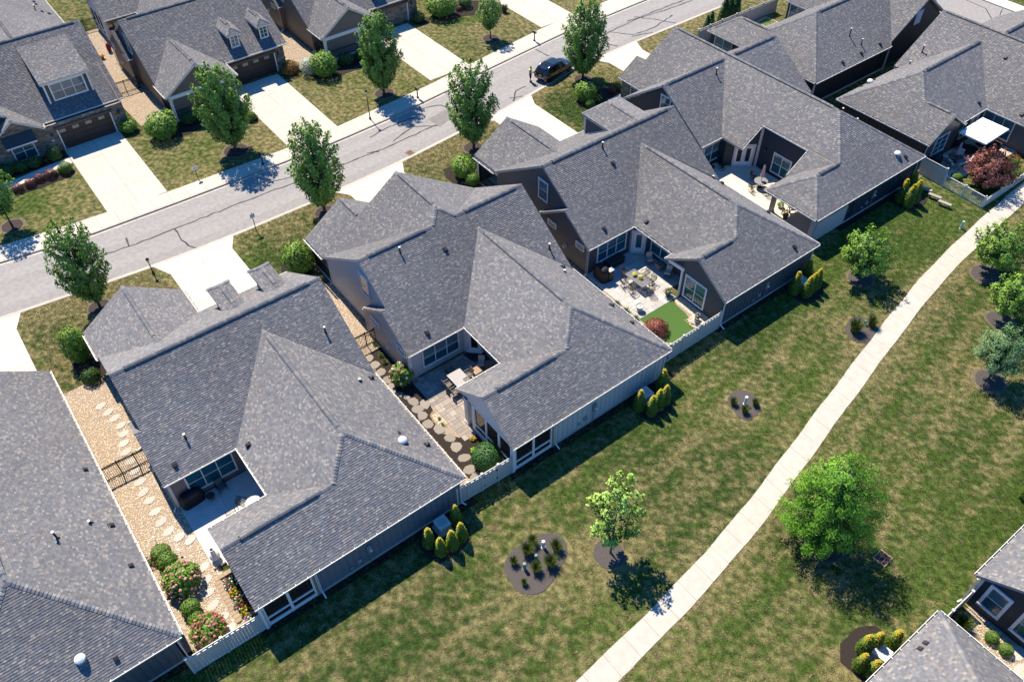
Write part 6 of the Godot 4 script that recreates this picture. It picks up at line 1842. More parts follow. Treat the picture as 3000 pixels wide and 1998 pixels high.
# short blades over the lawn near the camera: instances of one small tuft
func scatter_grass():
	rng.seed = 180
	var b := B.new()
	for k in 5:
		var a := TAU * k / 5 + 0.4
		var o := Vector3(cos(a), 0, sin(a))
		var s := o.cross(Vector3.UP) * 0.014
		b.col = Color(1, 1, 1)
		b.tri(o * 0.02 - s, o * 0.02 + s, o * rng.randf_range(0.05, 0.10) + Vector3.UP * rng.randf_range(0.045, 0.075))
	var spots := PackedFloat32Array()
	var n := 0
	var keep_out := [[33.5, 50, -2.5, 14], [15.5, 30.4, -2.5, 20]]
	for k in 190000:
		var x := rng.randf_range(-6.0, 78.0)
		var z := rng.randf_range(-27.0, 1.0) if rng.randf() < 0.72 else rng.randf_range(-61.0, -50.0)
		if z < -49.0 and (z < lerp_at(NEAR, x) + 0.1): continue
		if absf(z - path_z(x)) < 0.75: continue
		var skip := false
		for q in keep_out:
			if x > q[0] and x < q[1] and z > q[2] and z < q[3]: skip = true
		if skip: continue
		if z > -40 and z < lerp_at([-20, -26.4, -2.9, -26.4, -2.8, -25.2, 33.0, -25.0, 34.0, -25.9, 50.5, -25.9, 51.0, -27.9, 68.3, -27.9, 68.6, -21.6, 90, -21.6], x): continue
		if z < -49:
			var bad := false
			for d in [[-9.8, -3.6], [7.9, 13.8], [25.0, 31.3], [42.8, 48.5], [59.8, 65.4]]:
				if x > d[0] - 0.5 and x < d[1] + 0.5: bad = true
			if bad: continue
		if blocked(x, z): continue
		var c := grass_colour(x, z)
		var t := rng.randf() * TAU
		var s := rng.randf_range(0.7, 1.35)
		spots.append_array([cos(t) * s, 0, sin(t) * s, x, 0, s, 0, 0.0, -sin(t) * s, 0, cos(t) * s, z])
		var w := rng.randf_range(0.85, 1.5)
		spots.append_array([c.r * w, c.g * w, c.b * w, 1.0])
		n += 1
	var mm := MultiMesh.new()
	mm.transform_format = MultiMesh.TRANSFORM_3D
	mm.use_colors = true
	mm.mesh = b.mesh()
	mm.instance_count = n
	mm.buffer = spots
	var o := MultiMeshInstance3D.new()
	o.multimesh = mm
	o.material_override = M.blade
	o.name = numbered("grass")
	add_child(o)
	tag(o, "short mown grass, half dried, over the lawns on this side of the street", "grass")
	stuff(o)

const BEDS := [[15.9, -19.1, 2.3], [19.6, -16.8, 1.0], [35.0, -19.7, 1.5], [47.5, -19.1, 1.6], [52.3, -22.8, 1.0], [60.7, -16.9, 1.15], [56.8, -13.3, 1.0], [50.5, -10.4, 1.05], [30.5, -9.4, 1.35], [12.3, -24.2, 1.5], [30.0, -24.1, 1.6], [47.7, -24.8, 1.5], [64.5, -27.0, 1.7], [27.0, -3.4, 1.8], [38.5, -57.6, 1.0], [55.4, -60.9, 1.0], [22.2, -57.5, 0.9], [2.1, -57.8, 0.9], [40.7, -20.7, 0.35], [54.5, -57.0, 2.6], [34.9, -54.0, 1.6], [-0.7, -52, 1.6], [16.5, -52, 1.4], [32.5, -6.5, 0.6], [33.2, -60.8, 0.5]]
func blocked(x: float, z: float) -> bool:
	for q in BEDS:
		if (x - q[0]) * (x - q[0]) + (z - q[1]) * (z - q[1]) < q[2] * q[2]: return true
	return false

# loose pebbles over the tan strips
func scatter_pebbles():
	rng.seed = 190
	var b := B.new()
	b.ball(Vector3.ZERO, Vector3(1.0, 0.6, 0.8), 3, 5)
	b.c.fill(Color.WHITE)
	var mm := MultiMesh.new()
	mm.transform_format = MultiMesh.TRANSFORM_3D
	mm.use_colors = true
	mm.mesh = b.mesh()
	var a := PackedFloat32Array()
	var n := 0
	for r in [[-3.0, 0.3, -50.2, -25.6, 14000, 1.0], [14.7, 16.0, -49.0, -25.6, 3500, 1.0], [16.0, 18.2, -49.0, -40.2, 3500, 1.0], [33.0, 35.2, -49.0, -26.4, 2500, 1.0], [38.5, 39.3, -30.2, -26.3, 1800, 1.1], [37.6, 38.7, -28.2, -26.3, 900, 1.1], [16.9, 17.45, -32.4, -31.1, 500, 0.9], [30.4, 33.8, -1.5, 6.0, 3500, 1.0], [14.2, 17.6, -105.0, -82.0, 5000, 1.2], [32.4, 35.0, -90.0, -82.0, 1500, 1.2], [74.6, 82.2, -58.5, -53.4, 1500, 1.3]]:
		for k in r[4]:
			var s := rng.randf_range(0.022, 0.05) * float(r[5])
			var t := rng.randf() * TAU
			a.append_array([cos(t) * s, 0, sin(t) * s, rng.randf_range(r[0], r[1]), 0, s, 0, 0.03, -sin(t) * s, 0, cos(t) * s, rng.randf_range(r[2], r[3])])
			var c := vary([Color(0.62, 0.49, 0.35), Color(0.70, 0.62, 0.50), Color(0.46, 0.33, 0.21), Color(0.56, 0.43, 0.29), Color(0.64, 0.56, 0.45)][rng.randi() % 5], 0.15)
			a.append_array([c.r, c.g, c.b, 1.0])
			n += 1
	mm.instance_count = n
	mm.buffer = a
	var o := MultiMeshInstance3D.new()
	o.multimesh = mm
	o.material_override = M.blade
	o.name = numbered("pebbles")
	add_child(o)
	tag(o, "loose tan and cream pebbles covering the strips between the houses", "pebbles")
	stuff(o)

# ---------------------------------------------------------------- fences, gates
func vinyl_fence(label: String, pts: Array, gate := -1, h := 1.8):
	# tongue and groove boards below, a row of small openings under the top rail, capped posts
	var f := thing("fence", label, "fence")
	var white := Color(0.50, 0.48, 0.44)
	for k in range(0, pts.size() - 2, 2):
		var p := Vector3(pts[k], 0, pts[k + 1])
		var q := Vector3(pts[k + 2], 0, pts[k + 3])
		var d := (q - p).normalized()
		var l := p.distance_to(q)
		var bs := Basis(d, Vector3.UP, d.cross(Vector3.UP))
		for e in ([0, 1] if k == 0 else [1]):
			var b := B.new()
			b.col = white
			var at := p if e == 0 else q
			b.box(at + Vector3.UP * (h + 0.05) / 2, Vector3(0.13, h + 0.05, 0.13), bs)
			b.box(at + Vector3.UP * (h + 0.07), Vector3(0.17, 0.05, 0.17), bs, 0.02)
			part(f, "post", b, M.paint)
		var n := int(l / 0.17)
		for j in n:
			var b := B.new()
			b.col = vary(Color(0.46, 0.44, 0.405), 0.03)
			b.box(p + d * ((j + 0.5) * l / n) + Vector3.UP * (0.14 + (h - 0.42) / 2), Vector3(l / n - 0.008, h - 0.4, 0.035), bs)
			part(f, "board", b, M.paint)
		for y in [[0.1, 0.14], [h - 0.26, 0.1], [h - 0.04, 0.09]]:
			var b := B.new()
			b.col = white
			b.box((p + q) / 2 + Vector3.UP * y[0], Vector3(l - 0.1, y[1], 0.06), bs, 0.01)
			part(f, "rail", b, M.paint)
		n = int(l / 0.30)
		for j in n:
			var b := B.new()
			b.col = white
			b.box(p + d * ((j + 0.5) * l / n) + Vector3.UP * (h - 0.15), Vector3(0.13, 0.14, 0.03), bs)
			part(f, "picket", b, M.paint)
		if k / 2 == gate:
			var b := B.new()
			b.col = Color(0.02, 0.02, 0.02)
			var o := d.cross(Vector3.UP)
			if o.z < 0: o = -o
			for y in [0.5, 1.35]:
				b.box(p + d * 0.1 + Vector3.UP * y + o * 0.05, Vector3(0.2, 0.07, 0.03), bs)
				b.box(q - d * 0.12 + Vector3.UP * y + o * 0.05, Vector3(0.08, 0.12, 0.05), bs)
			part(f, "gate_hardware", b, M.paint)

func iron_gate(label: String, pts: Array, h := 1.35):
	var f := thing("iron_fence", label, "gate")
	for k in range(0, pts.size() - 2, 2):
		railing(f, Vector3(pts[k], 0.02, pts[k + 1]), Vector3(pts[k + 2], 0.02, pts[k + 3]), h, 0.115, Color(0.012, 0.012, 0.013), "panel")

func picket_fence(label: String, p: Vector3, q: Vector3, h := 1.2):
	var f := thing("picket_fence", label, "fence")
	var c := Color(0.62, 0.61, 0.60)
	var n := int(p.distance_to(q) / 0.14)
	for y in [0.12, h - 0.05]:
		var b := B.new()
		b.col = c
		b.stick(p + Vector3.UP * y, q + Vector3.UP * y, 0.07, 0.05)
		part(f, "rail", b, M.paint)
	for k in n + 1:
		var a := p.lerp(q, float(k) / n)
		var b := B.new()
		b.col = c
		var end := k == 0 or k == n or k == n / 2
		b.stick(a, a + Vector3.UP * (h + (0.1 if end else 0.0)), 0.11 if end else 0.04)
		part(f, "post" if end else "picket", b, M.paint)

# ---------------------------------------------------------------- stones and paving
func stone_step(called: String, label: String, group: String, x: float, z: float, rx: float, rz: float, turn: float, col: Color, sides := 11, rough := 0.1, cat := "stepping stone"):
	var b := B.new()
	b.col = col
	var p := PackedVector2Array()
	var q := PackedVector2Array()
	for k in sides:
		var a := TAU * k / sides
		var r := 1.0 + rng.randf_range(-rough, rough)
		var v := Vector2(cos(a) * rx * r, sin(a) * rz * r).rotated(turn)
		p.append(Vector2(x, z) + v)
		q.append(Vector2(x, z) + v * 0.95)
	b.slab(p, 0.0, 0.045)
	b.slab(q, 0.045, 0.062)
	var o := part(self, called, b, M.stone)
	tag(o, label, cat, group)

func paving():
	rng.seed = 300
	var g := "stepping stones in the tan gravel"
	var w := Color(0.60, 0.55, 0.49)
	var spots := [[-1.18, -47.53], [-0.97, -46.65], [-0.79, -45.82], [-0.67, -44.92], [-0.75, -44.07], [-1.02, -43.26], [-1.18, -42.46], [-1.21, -41.5], [-1.22, -40.6], [-1.30, -39.5], [-1.38, -38.58], [-1.33, -37.73], [-1.33, -36.69], [-1.28, -35.72], [-1.17, -34.78], [-0.80, -34.0], [-0.32, -33.38], [-0.39, -31.11], [-0.6, -30.2], [-0.84, -29.37], [-0.95, -28.45], [-0.80, -27.4], [-0.75, -26.5]]
	var words := ["first stepping stone, nearest the street lawn", "second stepping stone from the street lawn", "third stepping stone from the street lawn", "stepping stone just above the roof return", "stepping stone just below the roof return", "second stepping stone before the dark iron gate", "stepping stone touching the iron gate from above", "stepping stone under the iron gate bars", "stepping stone in the iron gate shadow", "first stepping stone below the iron gate", "second stepping stone below the iron gate", "third stepping stone below the iron gate", "fourth stepping stone below the iron gate", "stepping stone level with the covered grill", "stepping stone below the covered grill", "stepping stone where the row bends to the patio", "last stepping stone of the bend, next to the patio strip", "single round stone level with the white clay chimney", "stone half in the big hydrangea's shade, upper", "flat stone below the big hydrangea", "flat stone beside the nearer round boxwood", "stone beside the second hydrangea, upper", "stone nearest the back fence"]
	for k in spots.size():
		stone_step("stepping_stone", "pale " + words[k], g, spots[k][0], spots[k][1], 0.40, 0.27, -0.25 + rng.randf_range(-0.3, 0.3), vary(w, 0.06), 14, 0.07)
	g = "flat natural stones beside the light grey house"
	var fl := [[16.27, -39.82], [16.27, -38.92], [16.20, -38.02], [16.20, -37.09], [16.19, -36.37], [16.0, -35.9], [16.25, -35.35], [16.46, -34.84], [16.61, -34.2], [16.45, -33.45], [17.15, -33.48], [16.44, -32.75], [16.35, -31.9], [16.65, -31.0], [16.85, -29.98], [16.80, -29.1], [16.67, -28.0], [16.42, -27.0], [16.40, -26.3]]
	words = ["first below the iron gate", "second below the iron gate", "third below the iron gate", "fourth, left of the flowering hydrangea", "fifth, below left of the hydrangea", "small one under the gutter below the hydrangea", "small one in the hydrangea shadow", "small one just clear of the hydrangea shadow", "angular one left of the patio corner", "left one of the pair near the patio edge", "right one of the pair near the patio edge", "left of the gravel oval, upper", "left of the gravel oval, lower", "below the gravel oval", "beside the orange flower", "next to the lime plant", "left of the big holly", "below left of the big holly", "by the back fence gate"]
	for k in fl.size():
		var small := k in [5, 6, 7]
		stone_step("flagstone", "grey tan natural stone, " + words[k], g, fl[k][0], fl[k][1], 0.27 if small else 0.45, 0.22 if small else 0.37, rng.randf() * 3.0, vary(Color(0.33, 0.29, 0.245), 0.1), 8, 0.17, "flagstone")
	for s in [[33.47, 1.61], [32.71, 2.3]]:
		stone_step("stepping_stone", "pale flat stone in the lower right gravel yard, " + ("by the wall" if s[0] > 33 else "by the metal chair"), "", s[0], s[1], 0.6, 0.4, 0.2, Color(0.6, 0.56, 0.5), 10, 0.08)
	for k in 4:
		stone_step("stepping_stone", "tan stepping stone beside the far gravel strip, number %s from the wall" % ["one", "two", "three", "four"][k], "tan stones at the far gravel strip", 32.2 + k * 0.12, -85.0 + k * 0.95, 0.32, 0.3, 0.1, Color(0.52, 0.34, 0.2), 6, 0.1)
	# paver patio of the light grey house, laid in rows of three sizes
	var pat := structure("patio")
	var z := -35.85
	var row := 0
	while z < -29.6:
		var d: float = [0.32, 0.32, 0.48][row % 3]
		var x := 17.5 + rng.randf() * -0.3
		while x < 23.6:
			var l: float = [0.32, 0.48, 0.64][rng.randi() % 3]
			var x0 := maxf(x, 17.5)
			var x1 := minf(x + l, 23.6 if z < -31.0 else 18.75)
			var lim := 23.5 if z > -34.9 else 22.45 + (z + 35.85) * 1.1
			x1 = minf(x1, lim)
			if x1 - x0 > 0.08:
				var b := B.new()
				b.col = vary([Color(0.36, 0.31, 0.265), Color(0.42, 0.36, 0.30), Color(0.32, 0.285, 0.255), Color(0.46, 0.40, 0.34)][rng.randi() % 4], 0.08)
				b.box(Vector3((x0 + x1) / 2, 0.03, z + d / 2), Vector3(x1 - x0 - 0.012, 0.06 + rng.randf_range(-0.004, 0.004), d - 0.012), Basis(), 0.006)
				part(pat, "paver", b, M.stone)
			x += l
		z += d
		row += 1
	# pale flagging of the charcoal house
	pat = structure("patio")
	z = -36.85
	row = 0
	while z < -30.45:
		var d: float = [0.6, 0.45, 0.3][row % 3]
		var x := 34.95 - rng.randf() * 0.4
		while x < 40.95:
			var l: float = [0.45, 0.6, 0.9][rng.randi() % 3]
			var x0 := maxf(x, 34.95)
			var x1 := minf(x + l, 40.95 if z < -31.6 else 38.95)
			x1 = minf(x1, 40.95 if z > -35.9 else 39.95 + (z + 36.85))
			if x1 - x0 > 0.08:
				var b := B.new()
				b.col = vary([Color(0.56, 0.535, 0.50), Color(0.60, 0.58, 0.55), Color(0.50, 0.485, 0.46), Color(0.58, 0.53, 0.47)][rng.randi() % 4], 0.05)
				b.box(Vector3((x0 + x1) / 2, 0.03, z + d / 2), Vector3(x1 - x0 - 0.01, 0.06, d - 0.01), Basis(), 0.004)
				part(pat, "paver", b, M.stone)
			x += l
		z += d
		row += 1
	# plain slabs of the taupe house
	pat = structure("patio")
	for r in [[0.05, 2.45, -36.05, -33.6], [2.45, 4.85, -36.05, -33.6], [0.05, 2.45, -33.6, -31.15], [2.45, 6.0, -33.6, -31.15], [0.05, 0.85, -31.15, -30.62]]:
		var b := B.new()
		b.col = vary(Color(0.52, 0.505, 0.48), 0.03)
		b.span(Vector3(r[0] + 0.006, -0.04, r[2] + 0.006), Vector3(r[1] - 0.006, 0.055, r[3] - 0.006))
		part(pat, "slab", b, M.concrete)
	# border blocks round the flower bed and at the strip's end
	var wl := thing("border_wall", "low tan block border round the flower bed of the taupe house", "edging")
	for k in 11:
		var b := B.new()
		b.col = vary(Color(0.44, 0.33, 0.23), 0.1)
		b.box(Vector3(-0.14, 0.07, -29.55 + k * 0.29), Vector3(0.34, 0.15, 0.28), Basis(), 0.015)
		part(wl, "block", b, M.stone)
	for k in 4:
		var b := B.new()
		b.col = vary(Color(0.44, 0.33, 0.23), 0.1)
		b.box(Vector3(-0.1 + k * 0.29, 0.07, -29.85), Vector3(0.28, 0.15, 0.3), Basis(), 0.015)
		part(wl, "block", b, M.stone)
	wl = thing("brick_edge", "short row of bricks at the end of the pale patio strip", "edging")
	for k in 4:
		var b := B.new()
		b.col = vary(Color(0.24, 0.17, 0.12), 0.15)
		b.box(Vector3(0.12 + k * 0.2, 0.06, -30.55), Vector3(0.19, 0.12, 0.1), Basis(), 0.01)
		part(wl, "brick", b, M.stone)
	var b := B.new()
	b.col = Color(0.075, 0.165, 0.030)
	b.slab(poly([35.0, -30.4, 38.4, -30.4, 38.25, -28.6, 37.4, -27.4, 37.1, -26.4, 34.9, -26.4]), 0.0, 0.05)
	sheet("artificial_turf", b, M.turf)
	b = B.new()
	b.col = Color(0.06, 0.15, 0.025)
	b.slab(poly([80.3, -58.0, 82.0, -58.1, 82.0, -56.9, 80.3, -56.9]), 0.0, 0.05)
	sheet("artificial_turf", b, M.turf)
	b = B.new()
	b.col = Color(0.46, 0.36, 0.26)
	b.slab(poly([71.5, -58.6, 82.3, -58.6, 82.3, -53.2, 74.5, -53.2, 74.5, -56.9, 71.5, -56.9]), 0.0, 0.03)
	sheet("gravel", b, M.gravel)

# ---------------------------------------------------------------- garden and patio furniture
func air_unit(label: String, x: float, z: float, turn: float):
	var t := thing("air_conditioner", label, "air conditioner", Vector3(x, 0.0, z), turn, "air conditioners behind the houses")
	var b := B.new()
	b.col = Color(0.40, 0.39, 0.37)
	b.box(Vector3(0, 0.05, 0), Vector3(1.0, 0.1, 1.0))
	part(t, "pad", b, M.concrete)
	b = B.new()
	b.col = Color(0.45, 0.44, 0.42)
	b.box(Vector3(0, 0.44, 0), Vector3(0.78, 0.66, 0.78), Basis(), 0.03)
	for k in 9: b.box(Vector3(0, 0.2 + k * 0.065, 0), Vector3(0.80, 0.02, 0.80))
	part(t, "cabinet", b, M.paint)
	b = B.new()
	b.col = Color(0.56, 0.55, 0.53)
	for k in 24:
		var a0 := TAU * k / 24; var a1 := TAU * (k + 1) / 24
		var e0 := Vector3(cos(a0), 0, sin(a0)); var e1 := Vector3(cos(a1), 0, sin(a1))
		var s0 := e0 / maxf(absf(e0.x), absf(e0.z)) * 0.42; var s1 := e1 / maxf(absf(e1.x), absf(e1.z)) * 0.42
		var u := Vector3.UP * 0.8
		b.quad(s1 + u, s0 + u, e0 * 0.32 + u, e1 * 0.32 + u)
		b.quad(s0 + u, s1 + u, s1 + u - Vector3.UP * 0.05, s0 + u - Vector3.UP * 0.05)
		b.quad(e0 * 0.32 + u, e0 * 0.31 + Vector3.UP * 0.62, e1 * 0.31 + Vector3.UP * 0.62, e1 * 0.32 + u)
	part(t, "lid", b, M.paint)
	b = B.new()
	b.col = Color(0.05, 0.055, 0.06)
	b.lathe(Vector3(0, 0.62, 0), [[0.31, 0.0], [0.0, 0.005]], 16)
	part(t, "well", b, M.paint)
	for k in 3:
		b = B.new()
		b.col = Color(0.5, 0.52, 0.54)
		var a := TAU * k / 3 + 0.4
		var d := Vector3(cos(a), 0, sin(a)); var s := Vector3(-sin(a), 0, cos(a))
		b.quad(Vector3(0, 0.70, 0) + d * 0.04, Vector3(0, 0.68, 0) + d * 0.28 - s * 0.05, Vector3(0, 0.74, 0) + d * 0.27 + s * 0.13, Vector3(0, 0.72, 0) + d * 0.04 + s * 0.07)
		part(t, "fan_blade", b, M.metal)
	b = B.new()
	b.col = Color(0.2, 0.2, 0.2)
	b.lathe(Vector3(0, 0.66, 0), [[0.07, 0.0], [0.07, 0.1], [0.0, 0.11]], 10)
	part(t, "hub", b, M.metal)

func lattice_chair(called: String, label: String, group: String, at: Vector3, turn: float, col: Color, swivel := true, cushion = null) -> Node3D:
	# cast metal armchair, the seat in front (+z); woven back, swivel ring or four legs
	var t := thing(called, label, "chair", at, turn, group)
	var b := B.new()
	b.col = col
	for k in 7:
		var x := -0.24 + k * 0.08
		b.stick(V(x, 0.42, -0.22), V(x, 0.42, 0.24), 0.018)
		b.stick(V(-0.25, 0.42, -0.22 + k * 0.077), V(0.25, 0.42, -0.22 + k * 0.077), 0.018)
	part(t, "seat", b, M.metal)
	b = B.new()
	b.col = col
	var top := []
	for k in 9:
		var f := k / 8.0
		var a := PI * f
		top.append(V(-cos(a) * 0.26, 0.44 + sin(a) * 0.5 * (0.9 if k in [0, 8] else 1.0), -0.24 - 0.12 * sin(a)))
	b.tube(top, [0.018, 0.018, 0.018, 0.018, 0.018, 0.018, 0.018, 0.018, 0.018], 5)
	for k in 8:
		var x := -0.21 + k * 0.06
		b.stick(V(x, 0.44, -0.25), V(x + 0.10 * (1 if k % 2 else -1), 0.44 + 0.45 * sqrt(maxf(0.0, 1 - pow(x / 0.27, 2))), -0.345), 0.016)
		b.stick(V(x, 0.44, -0.25), V(x - 0.06 * (1 if k % 2 else -1), 0.44 + 0.40 * sqrt(maxf(0.0, 1 - pow(x / 0.27, 2))), -0.34), 0.014)
	part(t, "backrest", b, M.metal)
	for s in [-1, 1]:
		b = B.new()
		b.col = col
		b.tube([V(s * 0.26, 0.66, -0.30), V(s * 0.29, 0.67, 0.0), V(s * 0.29, 0.64, 0.2), V(s * 0.27, 0.44, 0.22)], [0.02, 0.022, 0.022, 0.016], 5)
		part(t, "armrest", b, M.metal)
	if swivel:
		b = B.new()
		b.col = col
		b.bar(V(0, 0.1, 0), V(0, 0.42, 0), 0.03, 6)
		for k in 4:
			var a := TAU * k / 4 + 0.4
			b.tube([V(0, 0.16, 0), V(cos(a) * 0.27, 0.03, sin(a) * 0.27)], [0.018, 0.014], 4)
		var ring := []
		for k in 17:
			var a := TAU * k / 16
			ring.append(V(cos(a) * 0.28, 0.025, sin(a) * 0.28))
		var rr := []
		for k in 17: rr.append(0.016)
		b.tube(ring, rr, 4, false)
		part(t, "swivel_base", b, M.metal)
	else:
		for s in [[-1, -1], [1, -1], [-1, 1], [1, 1]]:
			b = B.new()
			b.col = col
			b.stick(V(s[0] * 0.25, 0.44, s[1] * 0.22), V(s[0] * 0.27, 0, s[1] * 0.26), 0.03)
			part(t, "leg", b, M.metal)
	if cushion != null:
		b = B.new()
		b.col = cushion
		b.box(V(0, 0.48, 0.02), V(0.5, 0.1, 0.5), Basis(), 0.03)
		b.box(V(0, 0.74, -0.25), V(0.48, 0.5, 0.09), Basis(Vector3.RIGHT, -0.2), 0.03)
		part(t, "cushion", b, M.fabric)
	return t

func sling_chair(label: String, at: Vector3, turn: float, frame: Color, cloth: Color, group := "", low := 0.0) -> Node3D:
	var t := thing("chair", label, "chair", at, turn, group)
	var b := B.new()
	b.col = cloth
	b.box(V(0, 0.42 - low, 0.03), V(0.46, 0.025, 0.46), Basis(Vector3.RIGHT, -0.08))
	part(t, "seat", b, M.fabric)
	b = B.new()
	b.col = cloth
	b.box(V(0, 0.68 - low, -0.27), V(0.46, 0.5, 0.025), Basis(Vector3.RIGHT, -0.22))
	part(t, "backrest", b, M.fabric)
	for s in [-1, 1]:
		b = B.new()
		b.col = frame
		b.tube([V(s * 0.25, 0.95 - low, -0.34), V(s * 0.25, 0.42 - low, -0.2), V(s * 0.25, 0.41 - low, 0.26)], [0.018, 0.018, 0.018], 5)
		part(t, "side_frame", b, M.metal)
		b = B.new()
		b.col = frame
		b.box(V(s * 0.28, 0.62 - low * 0.7, 0.0), V(0.05, 0.025, 0.42))
		part(t, "armrest", b, M.metal)
		for q in [-0.3, 0.26]:
			b = B.new()
			b.col = frame
			b.stick(V(s * 0.26, 0.61 - low * 0.7, q * 0.7), V(s * 0.28, 0, q), 0.03)
			part(t, "leg", b, M.metal)
	return t

func table(label: String, at: Vector3, turn: float, w: float, d: float, h: float, col: Color, slat := 0, mat_: Material = null) -> Node3D:
	var t := thing("patio_table", label, "table", at, turn)
	var b := B.new()
	b.col = col
	if slat > 0:
		for k in slat:
			b.box(V(0, h, -d / 2 + d * (k + 0.5) / slat), V(w, 0.03, d / slat * 0.72))
		for k in int(slat * w / d):
			b.box(V(-w / 2 + w * (k + 0.5) / int(slat * w / d), h - 0.012, 0), V(0.035, 0.02, d))
		for s in [-1, 1]:
			b.box(V(0, h + 0.005, s * d / 2), V(w + 0.08, 0.05, 0.06))
			b.box(V(s * w / 2, h + 0.005, 0), V(0.06, 0.05, d))
	else:
		b.box(V(0, h, 0), V(w, 0.05, d), Basis(), 0.012)
	part(t, "tabletop", b, mat_ if mat_ else M.paint)
	for s in [[-1, -1], [1, -1], [-1, 1], [1, 1]]:
		b = B.new()
		b.col = col * 0.7
		b.stick(V(s[0] * (w / 2 - 0.12), h, s[1] * (d / 2 - 0.12)), V(s[0] * (w / 2 - 0.06), 0, s[1] * (d / 2 - 0.06)), 0.06)
		part(t, "leg", b, M.metal)
	return t

func round_table(label: String, at: Vector3, r: float, h: float, col: Color, m: Material = null) -> Node3D:
	var t := thing("round_table", label, "table", at)
	var b := B.new()
	b.col = col
	b.lathe(V(0, h - 0.04, 0), [[0.0, 0.0], [r, 0.0], [r, 0.035], [r - 0.02, 0.045], [0.0, 0.045]], 28)
	part(t, "tabletop", b, m if m else M.paint)
	for k in 4:
		b = B.new()
		b.col = Color(0.04, 0.038, 0.036)
		var a := TAU * k / 4 + 0.5
		b.tube([V(cos(a) * r * 0.5, h - 0.04, sin(a) * r * 0.5), V(cos(a) * r * 0.25, h * 0.5, sin(a) * r * 0.25), V(cos(a) * r * 0.55, 0, sin(a) * r * 0.55)], [0.02, 0.02, 0.02], 5)
		part(t, "leg", b, M.metal)
	return t

func closed_parasol(label: String, at: Vector3, h: float, col: Color):
	var t := thing("parasol", label, "parasol", at)
	var b := B.new()
	b.col = Color(0.05, 0.045, 0.04)
	b.bar(V(0, 0.0, 0), V(0, h, 0), 0.025, 8)
	part(t, "pole", b, M.metal)
	b = B.new()
	b.col = Color(0.06, 0.06, 0.06)
	b.lathe(V(0, 0, 0), [[0.25, 0.0], [0.24, 0.06], [0.05, 0.1], [0.04, 0.3]], 14)
	part(t, "base", b, M.paint)
	for k in 8:
		b = B.new()
		b.col = vary(col, 0.08)
		var a := TAU * k / 8
		var d := V(cos(a), 0, sin(a)); var s := V(-sin(a), 0, cos(a))
		var y := [h - 0.02, h - 0.25, h - 0.85, h - 1.3]
		var o := [0.02, 0.09, 0.13, 0.19]
		for j in 3:
			var wd0: float = o[j] * 0.55; var wd1: float = o[j + 1] * 0.55
			b.quad(d * o[j] - s * wd0 + V(0, y[j], 0), d * o[j] + s * wd0 + V(0, y[j], 0), d * o[j + 1] + s * wd1 + V(0, y[j + 1], 0), d * o[j + 1] - s * wd1 + V(0, y[j + 1], 0))
		part(t, "canopy_fold", b, M.fabric)

func pot_plant(label: String, at: Vector3, r: float, h: float, pot: Color, seed_: int, leafc: Color, bloom: Array, spread := 1.6):
	rng.seed = seed_
	var t := thing("planter", label, "planter", at)
	var b := B.new()
	b.col = pot
	b.lathe(V(0, 0, 0), [[0.0, 0.0], [r * 0.7, 0.0], [r, h * 0.85], [r * 1.08, h * 0.87], [r * 1.08, h], [r * 0.9, h], [r * 0.86, h * 0.85], [0.0, h * 0.85]], 16)
	part(t, "pot", b, M.paint)
	var lf := B.new()
	for k in 60:
		var d := rand_dir(); d.y = absf(d.y)
		leaves(lf, V(0, h, 0) + d * r * spread * 0.8, V(0, h - 0.1, 0), V(0.05, 0.05, 0.05), 6, 0.08, leafc, 0.3)
	stuff(part(t, "foliage", lf, M.leaf))
	if bloom.size():
		for k in 18:
			var d := rand_dir(); d.y = absf(d.y)
			var f := B.new()
			f.col = vary(bloom[rng.randi() % bloom.size()], 0.15)
			f.ball(V(0, h, 0) + d * r * spread, V(0.05, 0.04, 0.05), 4, 6)
			part(t, "flower", f, M.petal)

func covered_grill(label: String, at: Vector3, turn: float, w: float, d: float, h: float, tag_patch: bool):
	var t := thing("covered_grill", label, "grill", at, turn)
	var b := B.new()
	b.col = Color(0.010, 0.010, 0.012)
	var n := 26
	var prof := [[1.0, 0.02, 1.0], [1.02, 0.25, 1.0], [0.98, h * 0.6, 0.98], [0.95, h * 0.72, 0.96], [0.78, h * 0.93, 0.8], [0.55, h, 0.5], [0.0, h + 0.01, 0.0]]
	for k in prof.size() - 1:
		for j in n:
			var q := []
			for e in [[k, j], [k, j + 1], [k + 1, j + 1], [k + 1, j]]:
				var a: float = TAU * e[1] / n
				var sq := pow(pow(absf(cos(a)), 4.0) + pow(absf(sin(a)), 4.0), -0.25)
				var fold: float = 1.0 + 0.03 * sin(a * 9.0) * (1.0 if e[0] < 4 else 0.2)
				q.append(V(cos(a) * sq * w / 2 * prof[e[0]][0] * fold, prof[e[0]][1], sin(a) * sq * d / 2 * prof[e[0]][2] * fold))
			b.quad(q[3], q[2], q[1], q[0])
	part(t, "cover", b, M.cover)
	if tag_patch:
		b = B.new()
		b.col = Color(0.55, 0.56, 0.58)
		b.box(V(0, h * 0.97, 0.12), V(0.22, 0.015, 0.1), Basis(Vector3.RIGHT, 0.25))
		part(t, "label_patch", b, M.paint)

